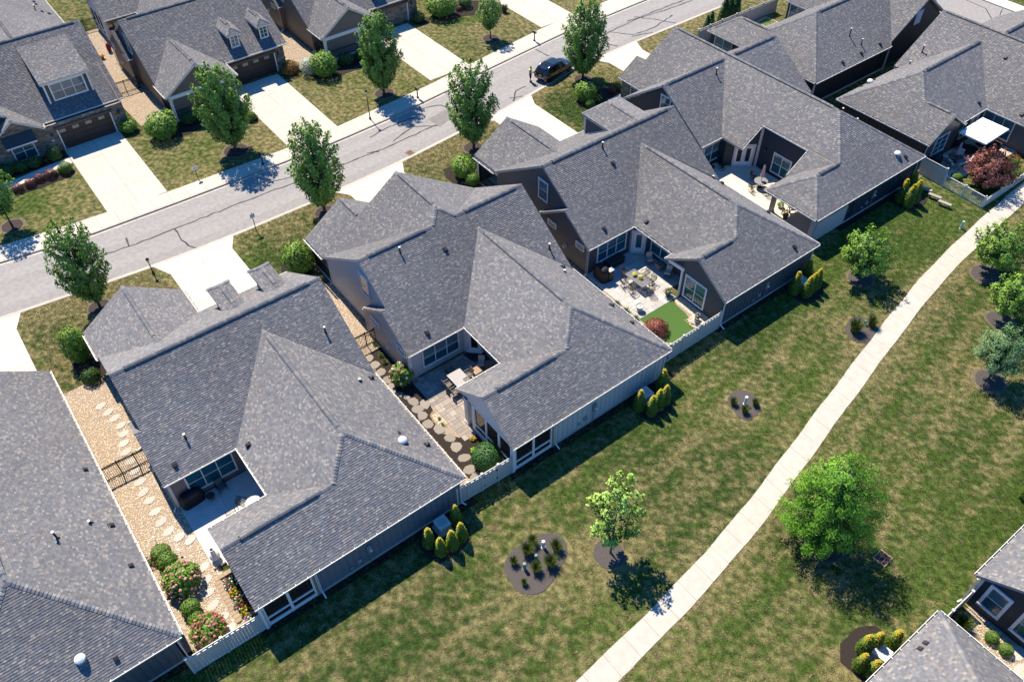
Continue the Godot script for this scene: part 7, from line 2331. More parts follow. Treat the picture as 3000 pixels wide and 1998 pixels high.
func build_things():
	rng.seed = 200
	var tur := grained(0.9, grain(14, 0.25, 0.6, 1.0, 3), 0.5)
	M.turf = tur
	M.cover = mat(0.55, 0.4)
	vinyl_fence("pale vinyl fence between the leftmost and the taupe house", [-3.35, -25.35, -1.35, -25.3, 1.1, -25.25])
	vinyl_fence("pale vinyl fence with a double gate between the taupe and light grey houses", [14.3, -25.3, 15.1, -25.27, 16.2, -25.22, 17.45, -25.18, 18.55, -25.14], 2)
	vinyl_fence("pale vinyl fence closing the artificial lawn of the charcoal house", [32.9, -25.95, 33.6, -25.96, 35.0, -25.98, 36.85, -26.0, 39.0, -26.02], 0)
	vinyl_fence("white fence in the gap between the two houses at the lower right", [30.35, -1.95, 31.6, -1.93, 33.5, -1.9])
	vinyl_fence("tall pale gate panel beside the right patio", [68.65, -28.5, 68.6, -26.15])
	vinyl_fence("white fence along the far side of the garden beyond the far house", [70.6, -58.75, 72.5, -58.75, 74.5, -58.78, 76.9, -58.78, 79.2, -58.78, 81.5, -58.75, 84.0, -58.7])
	vinyl_fence("low solid pale fence along the path at the right garden", [68.5, -22.0, 71.0, -22.0, 73.5, -22.02, 76.0, -22.05, 79.0, -22.1], -1, 0.95)
	picket_fence("white picket fence at the end of the right garden", V(68.6, 0, -26.0), V(68.45, 0, -22.05))
	iron_gate("black iron gate and fence across the tan gravel beside the taupe house", [-3.2, -40.85, -1.95, -40.85, -0.85, -40.8, -0.2, -40.8])
	iron_gate("black iron gate beside the light grey house", [14.9, -41.0, 16.8, -41.0, 17.6, -41.0])
	iron_gate("black iron gate between the two left houses across the street", [13.5, -89.15, 15.4, -89.1, 16.9, -89.1])
	iron_gate("dark iron fence at the back of the gravel strip across the street", [14.2, -106.1, 16.5, -106.1, 18.2, -106.1], 1.3)
	paving()
	build_furniture()
	build_street()

func build_furniture():
	var black := Color(0.014, 0.013, 0.013)
	air_unit("air conditioner behind the taupe house between five arborvitae", 12.55, -24.45, 0.0)
	air_unit("air conditioner behind the light grey house", 29.75, -24.35, 0.0)
	air_unit("air conditioner in the shade behind the charcoal house", 47.7, -25.1, 0.0)
	air_unit("air conditioner behind the navy house, mostly hidden", 64.45, -27.3, 0.0)
	air_unit("air conditioner by the gutter of the lower right hipped roof, in full sun", 27.15, -2.95, 0.1)
	# taupe house patio
	covered_grill("grill under a black cover with a pale label on the taupe house's patio", V(0.95, 0.055, -35.85), 0.1, 1.5, 0.75, 1.15, true)
	round_table("small round wire side table between the covered grill and the lounge chair", V(1.95, 0.055, -35.3), 0.28, 0.5, Color(0.03, 0.03, 0.03))
	sling_chair("dark sling lounge chair under the triple window of the taupe house", V(2.8, 0.055, -35.6), 0.1, black, Color(0.10, 0.12, 0.13), "", 0.06)
	lattice_chair("iron_chair", "black lattice chair half under the porch roof of the taupe house, right one", "", V(3.35, 0.055, -33.55), 0.6, black, false)
	lattice_chair("iron_chair", "black lattice chair half under the porch roof of the taupe house, left one", "", V(2.45, 0.055, -33.2), 2.9, black, false)
	round_table("glass table mostly hidden by the porch roof of the taupe house", V(3.9, 0.055, -32.9), 0.55, 0.72, Color(0.35, 0.36, 0.36))
	var t := thing("clay_chimney", "white clay garden chimney at the end of the pale patio strip", "fire pot", V(0.42, 0.055, -31.15))
	var b := B.new()
	b.col = Color(0.62, 0.60, 0.57)
	b.lathe(V(0, 0.12, 0), [[0.16, 0.0], [0.29, 0.12], [0.32, 0.27], [0.26, 0.46], [0.14, 0.62], [0.12, 0.96], [0.155, 1.0], [0.14, 1.02], [0.10, 1.0], [0.09, 0.7]], 18)
	part(t, "body", b, M.matt)
	b = B.new()
	b.col = Color(0.02, 0.018, 0.016)
	b.lathe(V(0, 1.0, 0), [[0.11, 0.02], [0.0, 0.02]], 12)
	b.ball(V(0.1, 0.36, 0.2), V(0.1, 0.09, 0.07), 5, 8)
	part(t, "mouth", b, M.matt)
	for k in 3:
		b = B.new()
		b.col = black
		var a := TAU * k / 3
		b.stick(V(cos(a) * 0.14, 0.16, sin(a) * 0.14), V(cos(a) * 0.2, 0, sin(a) * 0.2), 0.025)
		part(t, "leg", b, M.metal)
	for p in [[-2.05, -34.65, "stake light in the gravel above the round boxwoods"], [-1.16, -32.85, "white stake light in the gravel right of the round boxwoods"]]:
		t = thing("stake_light", p[2], "garden light", V(p[0], 0.02, p[1]))
		b = B.new()
		b.col = Color(0.4, 0.4, 0.4)
		b.bar(V(0, 0, 0), V(0, 0.42, 0), 0.012, 5)
		part(t, "stake", b, M.metal)
		b = B.new()
		b.col = Color(0.7, 0.7, 0.7)
		b.lathe(V(0, 0.38, 0), [[0.03, 0.0], [0.05, 0.08], [0.075, 0.09], [0.0, 0.13]], 10)
		part(t, "head", b, M.paint)
	# light grey house patio
	table("grey stone topped dining table with a dark tray on the paver patio", V(20.1, 0.06, -33.35), 0.0, 1.15, 1.75, 0.74, Color(0.50, 0.47, 0.44), 0, M.stone)
	t = thing("tray", "dark tray lying on the stone topped dining table", "tray", V(20.45, 0.83, -32.95), 0.1)
	b = B.new()
	b.col = Color(0.10, 0.095, 0.09)
	b.box(V(0, 0.012, 0), V(0.4, 0.024, 0.5), Basis(), 0.006)
	part(t, "plate", b, M.paint)
	b = B.new()
	b.col = Color(0.14, 0.13, 0.125)
	for s in [-1, 1]: b.box(V(0, 0.04, s * 0.235), V(0.4, 0.03, 0.025))
	part(t, "handle", b, M.paint)
	var gch := "brown sling chairs round the stone topped table"
	var brown := Color(0.05, 0.045, 0.042)
	var cl := Color(0.14, 0.125, 0.115)
	sling_chair("brown sling chair at the head of the stone topped table by the window", V(20.1, 0.06, -34.65), 0.0, brown, cl, gch)
	sling_chair("brown sling chair on the right side of the stone topped table", V(21.0, 0.06, -33.6), -PI / 2, brown, cl, gch)
	sling_chair("brown sling chair on the left of the table, further one", V(19.25, 0.06, -33.7), PI / 2, brown, cl, gch)
	sling_chair("brown sling chair on the left of the table, nearer one by the porch", V(19.25, 0.06, -32.85), PI / 2, brown, cl, gch)
	lattice_chair("armchair", "beige cushioned armchair on the dark paved corner of the dining patio", "", V(22.35, 0.06, -33.9), -0.75, brown, true, Color(0.36, 0.33, 0.30))
	b = B.new()
	b.col = Color(0.035, 0.034, 0.036)
	b.slab(poly([22.0, -35.75, 22.45, -35.78, 23.35, -34.95, 23.3, -34.1, 22.2, -34.6]), 0.0, 0.075)
	tag(part(self, "door_mat", b, M.fabric), "dark mat before the corner door of the light grey house", "mat")
	t = thing("ottoman", "tan wooden low table beside the armchair", "low table", V(21.75, 0.06, -33.6))
	b = B.new()
	for k in 5:
		b.col = vary(Color(0.42, 0.30, 0.19), 0.1)
		b.box(V(-0.28 + k * 0.14, 0.36, 0), V(0.13, 0.03, 0.65))
	part(t, "top", b, M.wood)
	for s in [[-1, -1], [1, -1], [-1, 1], [1, 1]]:
		b = B.new()
		b.col = Color(0.3, 0.2, 0.12)
		b.box(V(s[0] * 0.28, 0.17, s[1] * 0.26), V(0.06, 0.34, 0.06))
		part(t, "leg", b, M.wood)
	# charcoal house patio
	covered_grill("tall grill under a black cover at the corner of the pale stone patio", V(35.75, 0.06, -35.75), PI / 2 - 0.1, 1.45, 0.85, 1.35, false)
	t = thing("side_shelf", "steel side shelf sticking out of the tall covered grill", "shelf", V(36.1, 0.06, -35.15))
	b = B.new()
	b.col = Color(0.42, 0.43, 0.44)
	b.box(V(0, 1.12, 0), V(0.5, 0.03, 0.42), Basis(), 0.01)
	for s in [-1, 1]: b.box(V(s * 0.24, 1.15, 0), V(0.03, 0.05, 0.42))
	part(t, "top", b, M.metal)
	b = B.new()
	b.col = Color(0.02, 0.02, 0.02)
	b.box(V(0, 0.55, 0), V(0.46, 1.08, 0.38), Basis(), 0.03)
	part(t, "cabinet", b, M.paint)
	t = thing("storage_box", "long black storage box under the windows of the charcoal house", "storage box", V(37.75, 0.06, -36.4))
	b = B.new()
	b.col = Color(0.022, 0.020, 0.020)
	b.box(V(0, 0.27, 0), V(1.6, 0.54, 0.75))
	for k in 8: b.box(V(-0.7 + k * 0.2, 0.27, 0.377), V(0.02, 0.5, 0.012))
	part(t, "body", b, M.paint)
	b = B.new()
	b.col = Color(0.03, 0.027, 0.026)
	b.box(V(0, 0.58, 0), V(1.7, 0.07, 0.85), Basis(), 0.02)
	part(t, "lid", b, M.paint)
	var grey := Color(0.085, 0.08, 0.08)
	table("long grey lattice topped dining table with two yellow potted plants", V(37.5, 0.06, -33.35), 0.0, 1.0, 1.95, 0.74, Color(0.22, 0.215, 0.215), 16, M.metal)
	for p in [[37.45, -33.75, "yellow potted plant on the lattice table, further one", 401], [37.6, -33.2, "yellow potted plant on the lattice table, nearer one", 402]]:
		pot_plant(p[2], V(p[0], 0.83, p[1]), 0.1, 0.12, Color(0.06, 0.05, 0.06), p[3], Color(0.32, 0.30, 0.03), [], 2.0)
	var lc := "dark cast lattice chairs round the lattice table"
	for p in [[37.4, -34.75, 0.0, "dark lattice chair at the far head of the lattice table"], [38.55, -33.6, -PI / 2, "dark lattice chair right of the lattice table, further one"], [38.5, -32.75, -PI / 2 + 0.2, "dark lattice chair right of the lattice table, nearer one"], [36.55, -33.9, PI / 2 - 0.2, "dark lattice chair left of the lattice table, further one"], [36.6, -33.0, PI / 2 + 0.15, "dark lattice chair left of the lattice table, nearer one"], [37.55, -31.95, PI - 0.3, "dark lattice chair at the near head of the lattice table"]]:
		lattice_chair("lattice_chair", p[3], lc, V(p[0], 0.06, p[1]), p[2], grey, true)
	lattice_chair("armchair", "beige padded swivel chair left of the cube table on the pale patio", "padded swivel chairs on the pale patio", V(40.1, 0.06, -34.7), -0.5, black, true, Color(0.42, 0.385, 0.36))
	lattice_chair("armchair", "beige padded swivel chair right of the cube table on the pale patio", "padded swivel chairs on the pale patio", V(40.15, 0.06, -32.6), -1.1, black, true, Color(0.42, 0.385, 0.36))
	t = thing("cube_table", "grey wicker cube table between the two padded swivel chairs", "side table", V(40.3, 0.06, -33.7))
	b = B.new()
	for k in 8:
		b.col = vary(Color(0.17, 0.155, 0.15), 0.1)
		b.box(V(0, 0.04 + k * 0.065, 0), V(0.56, 0.06, 0.56), Basis(), 0.012)
	part(t, "body", b, M.fabric)
	b = B.new()
	b.col = Color(0.10, 0.12, 0.13)
	b.box(V(0, 0.55, 0), V(0.58, 0.03, 0.58), Basis(), 0.008)
	part(t, "top", b, M.gloss)
	pot_plant("dark pot brimming with pink, red and violet flowers at the corner of the pale patio", V(38.55, 0.06, -30.95), 0.24, 0.42, Color(0.04, 0.06, 0.07), 403, Color(0.05, 0.10, 0.02), [Color(0.6, 0.06, 0.08), Color(0.7, 0.35, 0.35), Color(0.22, 0.08, 0.3), Color(0.6, 0.6, 0.5)], 1.7)
	t = thing("bird_bath", "pale round urn with a shallow bowl on the sunny edge of the patio", "urn", V(35.6, 0.06, -31.1))
	b = B.new()
	b.col = Color(0.55, 0.52, 0.46)
	b.lathe(V(0, 0, 0), [[0.22, 0.0], [0.25, 0.05], [0.2, 0.1], [0.3, 0.42], [0.33, 0.5], [0.30, 0.52], [0.24, 0.44], [0.0, 0.43]], 18)
	part(t, "bowl", b, M.stone)
	b = B.new()
	b.col = Color(0.40, 0.50, 0.52)
	b.lathe(V(0, 0.46, 0), [[0.25, 0.0], [0.0, 0.012]], 18)
	part(t, "water", b, M.gloss)
	b = B.new()
	b.col = Color(0.6, 0.57, 0.5)
	b.lathe(V(0, 0.45, 0), [[0.05, 0.0], [0.06, 0.06], [0.0, 0.1]], 8)
	part(t, "finial", b, M.stone)
	t = thing("fountain", "stacked grey stone ball fountain on the white gravel by the fence", "fountain", V(38.15, 0.03, -27.45))
	b = B.new()
	b.col = Color(0.45, 0.44, 0.42)
	b.box(V(0, 0.07, 0), V(0.7, 0.14, 0.62), Basis(Vector3.UP, 0.3), 0.02)
	part(t, "plinth", b, M.stone)
	for k in 3:
		b = B.new()
		b.col = Color(0.12, 0.12, 0.125)
		b.lathe(V(-0.08 + 0.14 * k, 0.14 + k * 0.02, 0.08 - 0.12 * k), [[0.13, 0.0], [0.16, 0.2 + k * 0.12], [0.2, 0.22 + k * 0.12], [0.2, 0.26 + k * 0.12], [0.1, 0.24 + k * 0.12]], 12)
		b.ball(V(-0.08 + 0.14 * k, 0.45 + k * 0.14, 0.08 - 0.12 * k), V(0.11, 0.11, 0.11), 6, 10)
		part(t, "column", b, M.gloss)
	# navy house courtyard
	round_table("round grey patio table with a closed pink parasol through it", V(55.35, 0.06, -36.1), 0.62, 0.72, Color(0.19, 0.185, 0.19))
	closed_parasol("closed pale pink parasol standing through the round grey table", V(55.35, 0.06, -36.1), 2.5, Color(0.52, 0.38, 0.40))
	for p in [[55.75, -37.25, 0.35, "scrolled metal chair behind the round grey table"], [54.35, -36.2, 1.6, "scrolled metal chair left of the round grey table"], [54.9, -35.0, 2.7, "scrolled metal chair in front of the round grey table, left"], [55.9, -35.1, 3.6, "scrolled metal chair in front of the round grey table, right"]]:
		lattice_chair("metal_chair", p[3], "scrolled metal chairs round the grey table", V(p[0], 0.06, p[1]), p[2], Color(0.05, 0.042, 0.036), true)
	lattice_chair("metal_chair", "dark swivel chair under the left window of the navy courtyard", "", V(54.75, 0.06, -40.2), 0.2, black, true)
	round_table("small black side table in the shaded corner of the navy courtyard", V(53.7, 0.06, -40.6), 0.3, 0.5, Color(0.02, 0.02, 0.02))
	pot_plant("cream bowl with a green plant behind the porch post of the navy house", V(54.5, 0.06, -33.0), 0.28, 0.26, Color(0.5, 0.46, 0.38), 404, Color(0.06, 0.13, 0.02), [], 1.2)
	pot_plant("dark bushy pot plant at the edge of the navy house's porch", V(53.6, 0.06, -31.7), 0.25, 0.4, Color(0.05, 0.04, 0.04), 405, Color(0.05, 0.06, 0.02), [Color(0.3, 0.1, 0.05)], 1.9)
	sling_chair("white porch chair under the navy house's hipped porch roof", V(54.6, 0.06, -31.9), -0.6, Color(0.3, 0.3, 0.3), Color(0.6, 0.62, 0.64))
	# right patio
	t = thing("white_parasol", "large open white square parasol over the right patio", "parasol", V(75.65, 0.06, -27.2))
	b = B.new()
	b.col = Color(0.80, 0.79, 0.77)
	var pk := V(0, 2.72, 0)
	var cs := [V(-2.0, 2.42, -1.3), V(1.95, 2.42, -1.35), V(2.0, 2.42, 1.3), V(-1.95, 2.42, 1.35)]
	for k in 4:
		b.tri(cs[(k + 1) % 4], cs[k], pk)
		b.quad(cs[k], cs[(k + 1) % 4], cs[(k + 1) % 4] - V(0, 0.15, 0), cs[k] - V(0, 0.15, 0))
	part(t, "canopy", b, M.fabric)
	b = B.new()
	b.col = Color(0.05, 0.05, 0.05)
	b.tube([V(-0.4, 0, -2.1), V(-0.4, 2.6, -2.1), V(-0.2, 2.95, -1.6), V(0, 2.8, 0)], [0.05, 0.05, 0.04, 0.03], 8)
	b.box(V(-0.4, 0.05, -2.1), V(0.8, 0.1, 0.8), Basis(), 0.02)
	part(t, "arm", b, M.metal)
	var wick := Color(0.06, 0.038, 0.028)
	t = thing("wicker_sofa", "dark brown wicker corner sofa with pale cushions under the white parasol", "sofa", V(76.3, 0.06, -26.35))
	b = B.new()
	b.col = wick
	b.box(V(0, 0.2, 0), V(3.0, 0.4, 0.8), Basis(), 0.03); b.box(V(0, 0.5, 0.42), V(3.1, 0.6, 0.14), Basis(), 0.03)
	b.box(V(1.1, 0.2, -0.95), V(0.8, 0.4, 1.2), Basis(), 0.03); b.box(V(1.52, 0.5, -0.6), V(0.14, 0.6, 2.0), Basis(), 0.03)
	b.box(V(-1.5, 0.38, 0.05), V(0.14, 0.4, 0.85), Basis(), 0.03)
	part(t, "frame", b, M.fabric)
	for p in [[-0.9, 0.0], [0.0, 0.0], [1.05, -0.3], [1.05, -1.05]]:
		b = B.new()
		b.col = Color(0.08, 0.055, 0.06)
		b.box(V(p[0], 0.46, p[1]), V(0.78, 0.12, 0.66), Basis(), 0.03)
		part(t, "cushion", b, M.fabric)
	for p in [[-0.7, 0.2], [0.3, 0.22], [1.2, -0.5]]:
		b = B.new()
		b.col = Color(0.48, 0.40, 0.42)
		b.box(V(p[0], 0.62, p[1]), V(0.42, 0.4, 0.14), Basis(Vector3.RIGHT, 0.5), 0.05)
		part(t, "pillow", b, M.fabric)
	round_table("low dark oval table before the corner sofa", V(75.3, 0.06, -27.6), 0.75, 0.4, Color(0.012, 0.010, 0.010))
	round_table("low dark round table nearer the house wall under the parasol", V(75.3, 0.06, -28.75), 0.6, 0.4, Color(0.014, 0.012, 0.012))
	round_table("round dark glass table with a closed parasol by the white chairs", V(72.6, 0.06, -27.45), 0.62, 0.72, Color(0.045, 0.06, 0.07), M.gloss)
	closed_parasol("closed pale grey parasol through the dark glass table", V(72.6, 0.06, -27.45), 2.3, Color(0.36, 0.35, 0.35))
	for p in [[71.75, -28.1, 2.0, "white cushioned chair by the glass table, back left"], [71.5, -27.2, 1.4, "white cushioned chair by the glass table, left"], [72.1, -26.5, 2.7, "white cushioned chair by the glass table, front left"], [73.4, -26.6, 3.7, "white cushioned chair by the glass table, front right"], [73.5, -27.6, -1.5, "white cushioned chair by the glass table, right"]]:
		lattice_chair("patio_chair", p[3], "white cushioned chairs round the glass table", V(p[0], 0.06, p[1]), p[2], Color(0.16, 0.15, 0.15), false, Color(0.56, 0.56, 0.58))
	covered_grill("black covered grill against the gable wall of the right patio", V(71.0, 0.06, -28.4), 0.0, 1.3, 0.7, 1.1, false)
	# porches and strips across the street
	t = thing("egg_chair", "tall round black wicker chair with a white pillow on the far porch", "chair", V(38.0, 0.17, -82.9))
	b = B.new()
	b.col = Color(0.012, 0.011, 0.010)
	for k in 16:
		var a := PI * (k / 15.0)
		b.tube([V(-cos(a) * 0.5, 0.35 + 0.25 * sin(a), 0.25), V(-cos(a) * 0.52, 0.75 + sin(a) * 0.75, -0.05), V(-cos(a) * 0.3, 0.5 + sin(a) * 0.4, -0.42)], [0.03, 0.05, 0.05], 5)
	part(t, "shell", b, M.fabric)
	b = B.new()
	b.col = Color(0.65, 0.66, 0.68)
	b.box(V(0, 0.75, -0.05), V(0.45, 0.42, 0.15), Basis(Vector3.RIGHT, -0.3), 0.04)
	part(t, "pillow", b, M.fabric)
	b = B.new()
	b.col = Color(0.02, 0.018, 0.016)
	b.lathe(V(0, 0, 0), [[0.4, 0.0], [0.4, 0.05], [0.1, 0.1], [0.1, 0.4]], 12)
	part(t, "base", b, M.metal)
	t = thing("porch_sofa", "dark cushioned seat left of the round wicker chair on the far porch", "sofa", V(36.6, 0.17, -82.7))
	b = B.new()
	b.col = Color(0.03, 0.026, 0.024)
	b.box(V(0, 0.22, 0), V(1.4, 0.44, 0.7), Basis(), 0.03); b.box(V(0, 0.6, -0.32), V(1.4, 0.5, 0.12), Basis(), 0.03)
	part(t, "frame", b, M.fabric)
	for k in 2:
		b = B.new()
		b.col = Color(0.12, 0.11, 0.10)
		b.box(V(-0.34 + k * 0.68, 0.48, 0.03), V(0.62, 0.1, 0.58), Basis(), 0.03)
		part(t, "cushion", b, M.fabric)
	for p in [[18.6, 0.3], [20.0, -0.2]]:
		sling_chair("dark rocking chair on the shaded porch behind the big maple, " + ("left" if p[0] < 19 else "right"), V(p[0], 0.17, -82.2), p[1], Color(0.06, 0.03, 0.025), Color(0.07, 0.03, 0.028), "dark rocking chairs on the shaded porch")
	pot_plant("orange leaved potted plant on the far gravel strip", V(15.8, 0.02, -98.1), 0.2, 0.35, Color(0.2, 0.12, 0.05), 406, Color(0.5, 0.22, 0.02), [], 1.6)
	t = thing("garden_cart", "dark red bundled hose cart against the wall of the brown house", "cart", V(17.0, 0.02, -99.2))
	b = B.new()
	b.col = Color(0.20, 0.02, 0.025)
	b.lathe(V(0, 0.1, 0), [[0.22, 0.0], [0.26, 0.4], [0.2, 0.85], [0.1, 0.95], [0.0, 0.96]], 12)
	part(t, "bag", b, M.fabric)
	b = B.new()
	b.col = Color(0.03, 0.03, 0.03)
	b.bar(V(-0.1, 0.1, -0.22), V(-0.1, 1.25, -0.3), 0.02, 6); b.bar(V(0.1, 0.1, -0.22), V(0.1, 1.25, -0.3), 0.02, 6); b.bar(V(-0.1, 1.25, -0.3), V(0.1, 1.25, -0.3), 0.02, 6)
	part(t, "handle", b, M.metal)
	t = thing("waste_bin", "pale bin standing inside the open garage", "bin", V(47.2, 0.02, -87.2))
	b = B.new()
	b.col = Color(0.45, 0.47, 0.5)
	b.lathe(V(0, 0, 0), [[0.2, 0.0], [0.26, 0.75], [0.29, 0.76], [0.29, 0.8], [0.0, 0.84]], 12)
	part(t, "body", b, M.paint)
	b = B.new()
	b.col = Color(0.2, 0.22, 0.25)
	b.lathe(V(0, 0.8, 0), [[0.30, 0.0], [0.28, 0.06], [0.0, 0.1]], 12)
	part(t, "lid", b, M.paint)
	# lower right yard
	lattice_chair("iron_chair", "black metal chair cut by the right edge in the lower gravel yard", "", V(32.9, 0.03, 2.7), 1.2, black, false)

func build_street():
	var black := Color(0.014, 0.014, 0.015)
	# mailboxes and street lamps
	for p in [[21.05, -67.75, "black mailbox on a post at the kerb below the second driveway"], [39.27, -68.8, "black mailbox on a post at the far kerb beside the lamp"], [56.68, -71.0, "black mailbox on a post at the far kerb behind the parked car"]]:
		var t := thing("mailbox", p[2], "mailbox", V(p[0], 0.02, p[1]), 0.0, "black mailboxes along the far kerb")
		var b := B.new()
		b.col = black
		b.box(V(0, 0.5, 0), V(0.09, 1.0, 0.09))
		b.box(V(0, 0.06, 0), V(0.2, 0.12, 0.2))
		part(t, "post", b, M.paint)
		b = B.new()
		b.col = black
		b.tube([V(0, 1.12, -0.24), V(0, 1.12, 0.26)], [0.125, 0.125], 10)
		b.box(V(0, 1.03, 0.01), V(0.25, 0.14, 0.5))
		part(t, "box", b, M.gloss)
		b = B.new()
		b.col = Color(0.3, 0.3, 0.3)
		b.box(V(0, 1.1, 0.268), V(0.2, 0.2, 0.012), Basis(), 0.004)
		part(t, "door", b, M.gloss)
	for p in [[33.19, -68.3, 3.3, "tall black street lamp with a globe lantern at the far kerb"], [6.95, -58.95, 1.75, "short black lamp post in the grass strip at the near kerb"], [3.8, -67.85, 1.95, "short black lamp post at the far kerb left of the first driveway"]]:
		var t := thing("street_lamp", p[3], "street lamp", V(p[0], 0.02, p[1]), 0.0, "black lamp posts along the street")
		var b := B.new()
		b.col = black
		b.lathe(V(0, 0, 0), [[0.12, 0.0], [0.1, 0.2], [0.05, 0.28], [0.04, p[2] - 0.5], [0.07, p[2] - 0.46]], 10)
		part(t, "post", b, M.paint)
		b = B.new()
		b.col = Color(0.50, 0.51, 0.50)
		b.lathe(V(0, p[2] - 0.46, 0), [[0.08, 0.0], [0.13, 0.14], [0.12, 0.28]], 10)
		part(t, "globe", b, M.gloss)
		b = B.new()
		b.col = black
		b.lathe(V(0, p[2] - 0.18, 0), [[0.15, 0.0], [0.12, 0.08], [0.03, 0.15], [0.0, 0.2]], 10)
		part(t, "cap", b, M.paint)
	for p in [[15.2, -69.45, 1.45, "small pale board on a black post at the far pavement", 0.25], [16.15, -58.85, 2.0, "small pale board on a black post at the near kerb", 0.1], [99.2, -39.5, 3.0, "blue round street sign on a pole at the side street", 0.3]]:
		var t := thing("sign_post", p[3], "sign", V(p[0], 0.02, p[1]), p[4])
		var b := B.new()
		b.col = black
		b.bar(V(0, 0, 0), V(0, p[2], 0), 0.035, 6)
		part(t, "post", b, M.paint)
		b = B.new()
		b.col = Color(0.12, 0.34, 0.50) if p[0] > 90 else Color(0.50, 0.52, 0.54)
		if p[0] > 90: b.tube([V(0, p[2] - 0.35, -0.02), V(0, p[2] - 0.35, 0.02)], [0.42, 0.42], 16)
		else: b.box(V(0, p[2] - 0.3, 0.05), V(0.42, 0.42, 0.03), Basis(), 0.008)
		part(t, "board", b, M.paint)
	var pole := thing("sign_post", "plain thin dark pole in the dry strip at the top of the street", "pole", V(80.4, 0.02, -63.0))
	var pb := B.new()
	pb.col = black
	pb.bar(V(0, 0, 0), V(0, 2.6, 0), 0.04, 6)
	part(pole, "post", pb, M.paint)
	pole = thing("sign_post", "thin dark pole behind the maple of the light grey house", "pole", V(23.75, 0.02, -58.85))
	pb = B.new()
	pb.col = black
	pb.bar(V(0, 0, 0), V(0, 1.5, 0), 0.03, 6)
	part(pole, "post", pb, M.paint)
	# grates
	for p in [[33.23, -0.108, -60.85, 0.62, 0.66, 0.1, Color(0.16, 0.09, 0.07), "rusty square street drain grate at the near kerb"], [32.5, 0.03, -6.5, 0.78, 0.7, 0.05, Color(0.13, 0.085, 0.07), "rusty square drain grate in the lawn beside the conifer"]]:
		var t := thing("drain_grate", p[7], "drain grate", V(p[0], p[1], p[2]), p[5])
		var b := B.new()
		b.col = Color(0.30, 0.22, 0.15)
		for s in [-1, 1]:
			b.box(V(s * (p[3] / 2 + 0.03), 0, 0), V(0.08, 0.05, p[4] + 0.14)); b.box(V(0, 0, s * (p[4] / 2 + 0.03)), V(p[3], 0.05, 0.08))
		part(t, "frame", b, M.concrete)
		b = B.new()
		b.col = Color(0.006, 0.005, 0.005)
		b.box(V(0, -0.03, 0), V(p[3], 0.03, p[4]))
		part(t, "pit", b, M.matt)
		for k in 7:
			b = B.new()
			b.col = vary(p[6], 0.15)
			b.box(V(-p[3] / 2 + p[3] * (k + 0.5) / 7, 0.005, 0), V(0.035, 0.03, p[4]))
			part(t, "bar", b, M.matt)
		for k in 2:
			b = B.new()
			b.col = p[6]
			b.box(V(0, 0.012, (k - 0.5) * p[4] * 0.4), V(p[3], 0.025, 0.05))
			part(t, "cross_bar", b, M.matt)
	# utility tubes in the lawn beds
	for p in [[16.71, -19.6, 0.75, Color(0.66, 0.67, 0.66), "white capped utility tube in the large grass bed"], [15.88, -19.25, 0.5, Color(0.12, 0.22, 0.17), "green utility tube in the middle of the large grass bed"], [14.91, -19.15, 0.7, Color(0.12, 0.22, 0.17), "green capped utility tube at the front left of the large grass bed"], [35.02, -19.7, 0.8, Color(0.60, 0.66, 0.64), "pale tube in the small grass bed behind the house gap"], [48.2, -19.4, 0.45, Color(0.07, 0.20, 0.16), "short dark green utility box tube in the bed touching the path"], [64.43, -21.5, 0.8, Color(0.28, 0.48, 0.40), "mint green utility tube standing in the lawn near the path"]]:
		var t := thing("utility_tube", p[4], "utility tube", V(p[0], 0.0, p[1]))
		var b := B.new()
		b.col = p[3] * 0.9
		b.lathe(V(0, 0, 0), [[0.14, 0.0], [0.14, 0.05], [0.105, 0.06], [0.105, p[2] - 0.12]], 14)
		part(t, "body", b, M.paint)
		b = B.new()
		b.col = p[3]
		b.lathe(V(0, p[2] - 0.12, 0), [[0.12, 0.0], [0.12, 0.08], [0.09, 0.12], [0.0, 0.13]], 14)
		part(t, "cap", b, M.paint)
	# stone benches
	for p in [[66.6, -26.5, "low stone bench in the grass, furthest of three"], [66.3, -25.35, "low stone bench in the grass, middle of three"], [66.05, -24.2, "low stone bench in the grass, nearest of three"]]:
		var t := thing("stone_bench", p[2], "bench", V(p[0], 0.0, p[1]), 0.22, "low stone benches behind the navy house")
		var b := B.new()
		b.col = vary(Color(0.42, 0.37, 0.31), 0.06)
		b.box(V(0, 0.36, 0), V(0.36, 0.1, 1.15), Basis(), 0.015)
		part(t, "seat", b, M.stone)
		for s in [-1, 1]:
			b = B.new()
			b.col = Color(0.38, 0.33, 0.28)
			b.box(V(0, 0.16, s * 0.4), V(0.28, 0.31, 0.14), Basis(), 0.01)
			part(t, "leg", b, M.stone)
	build_car()
	build_person()

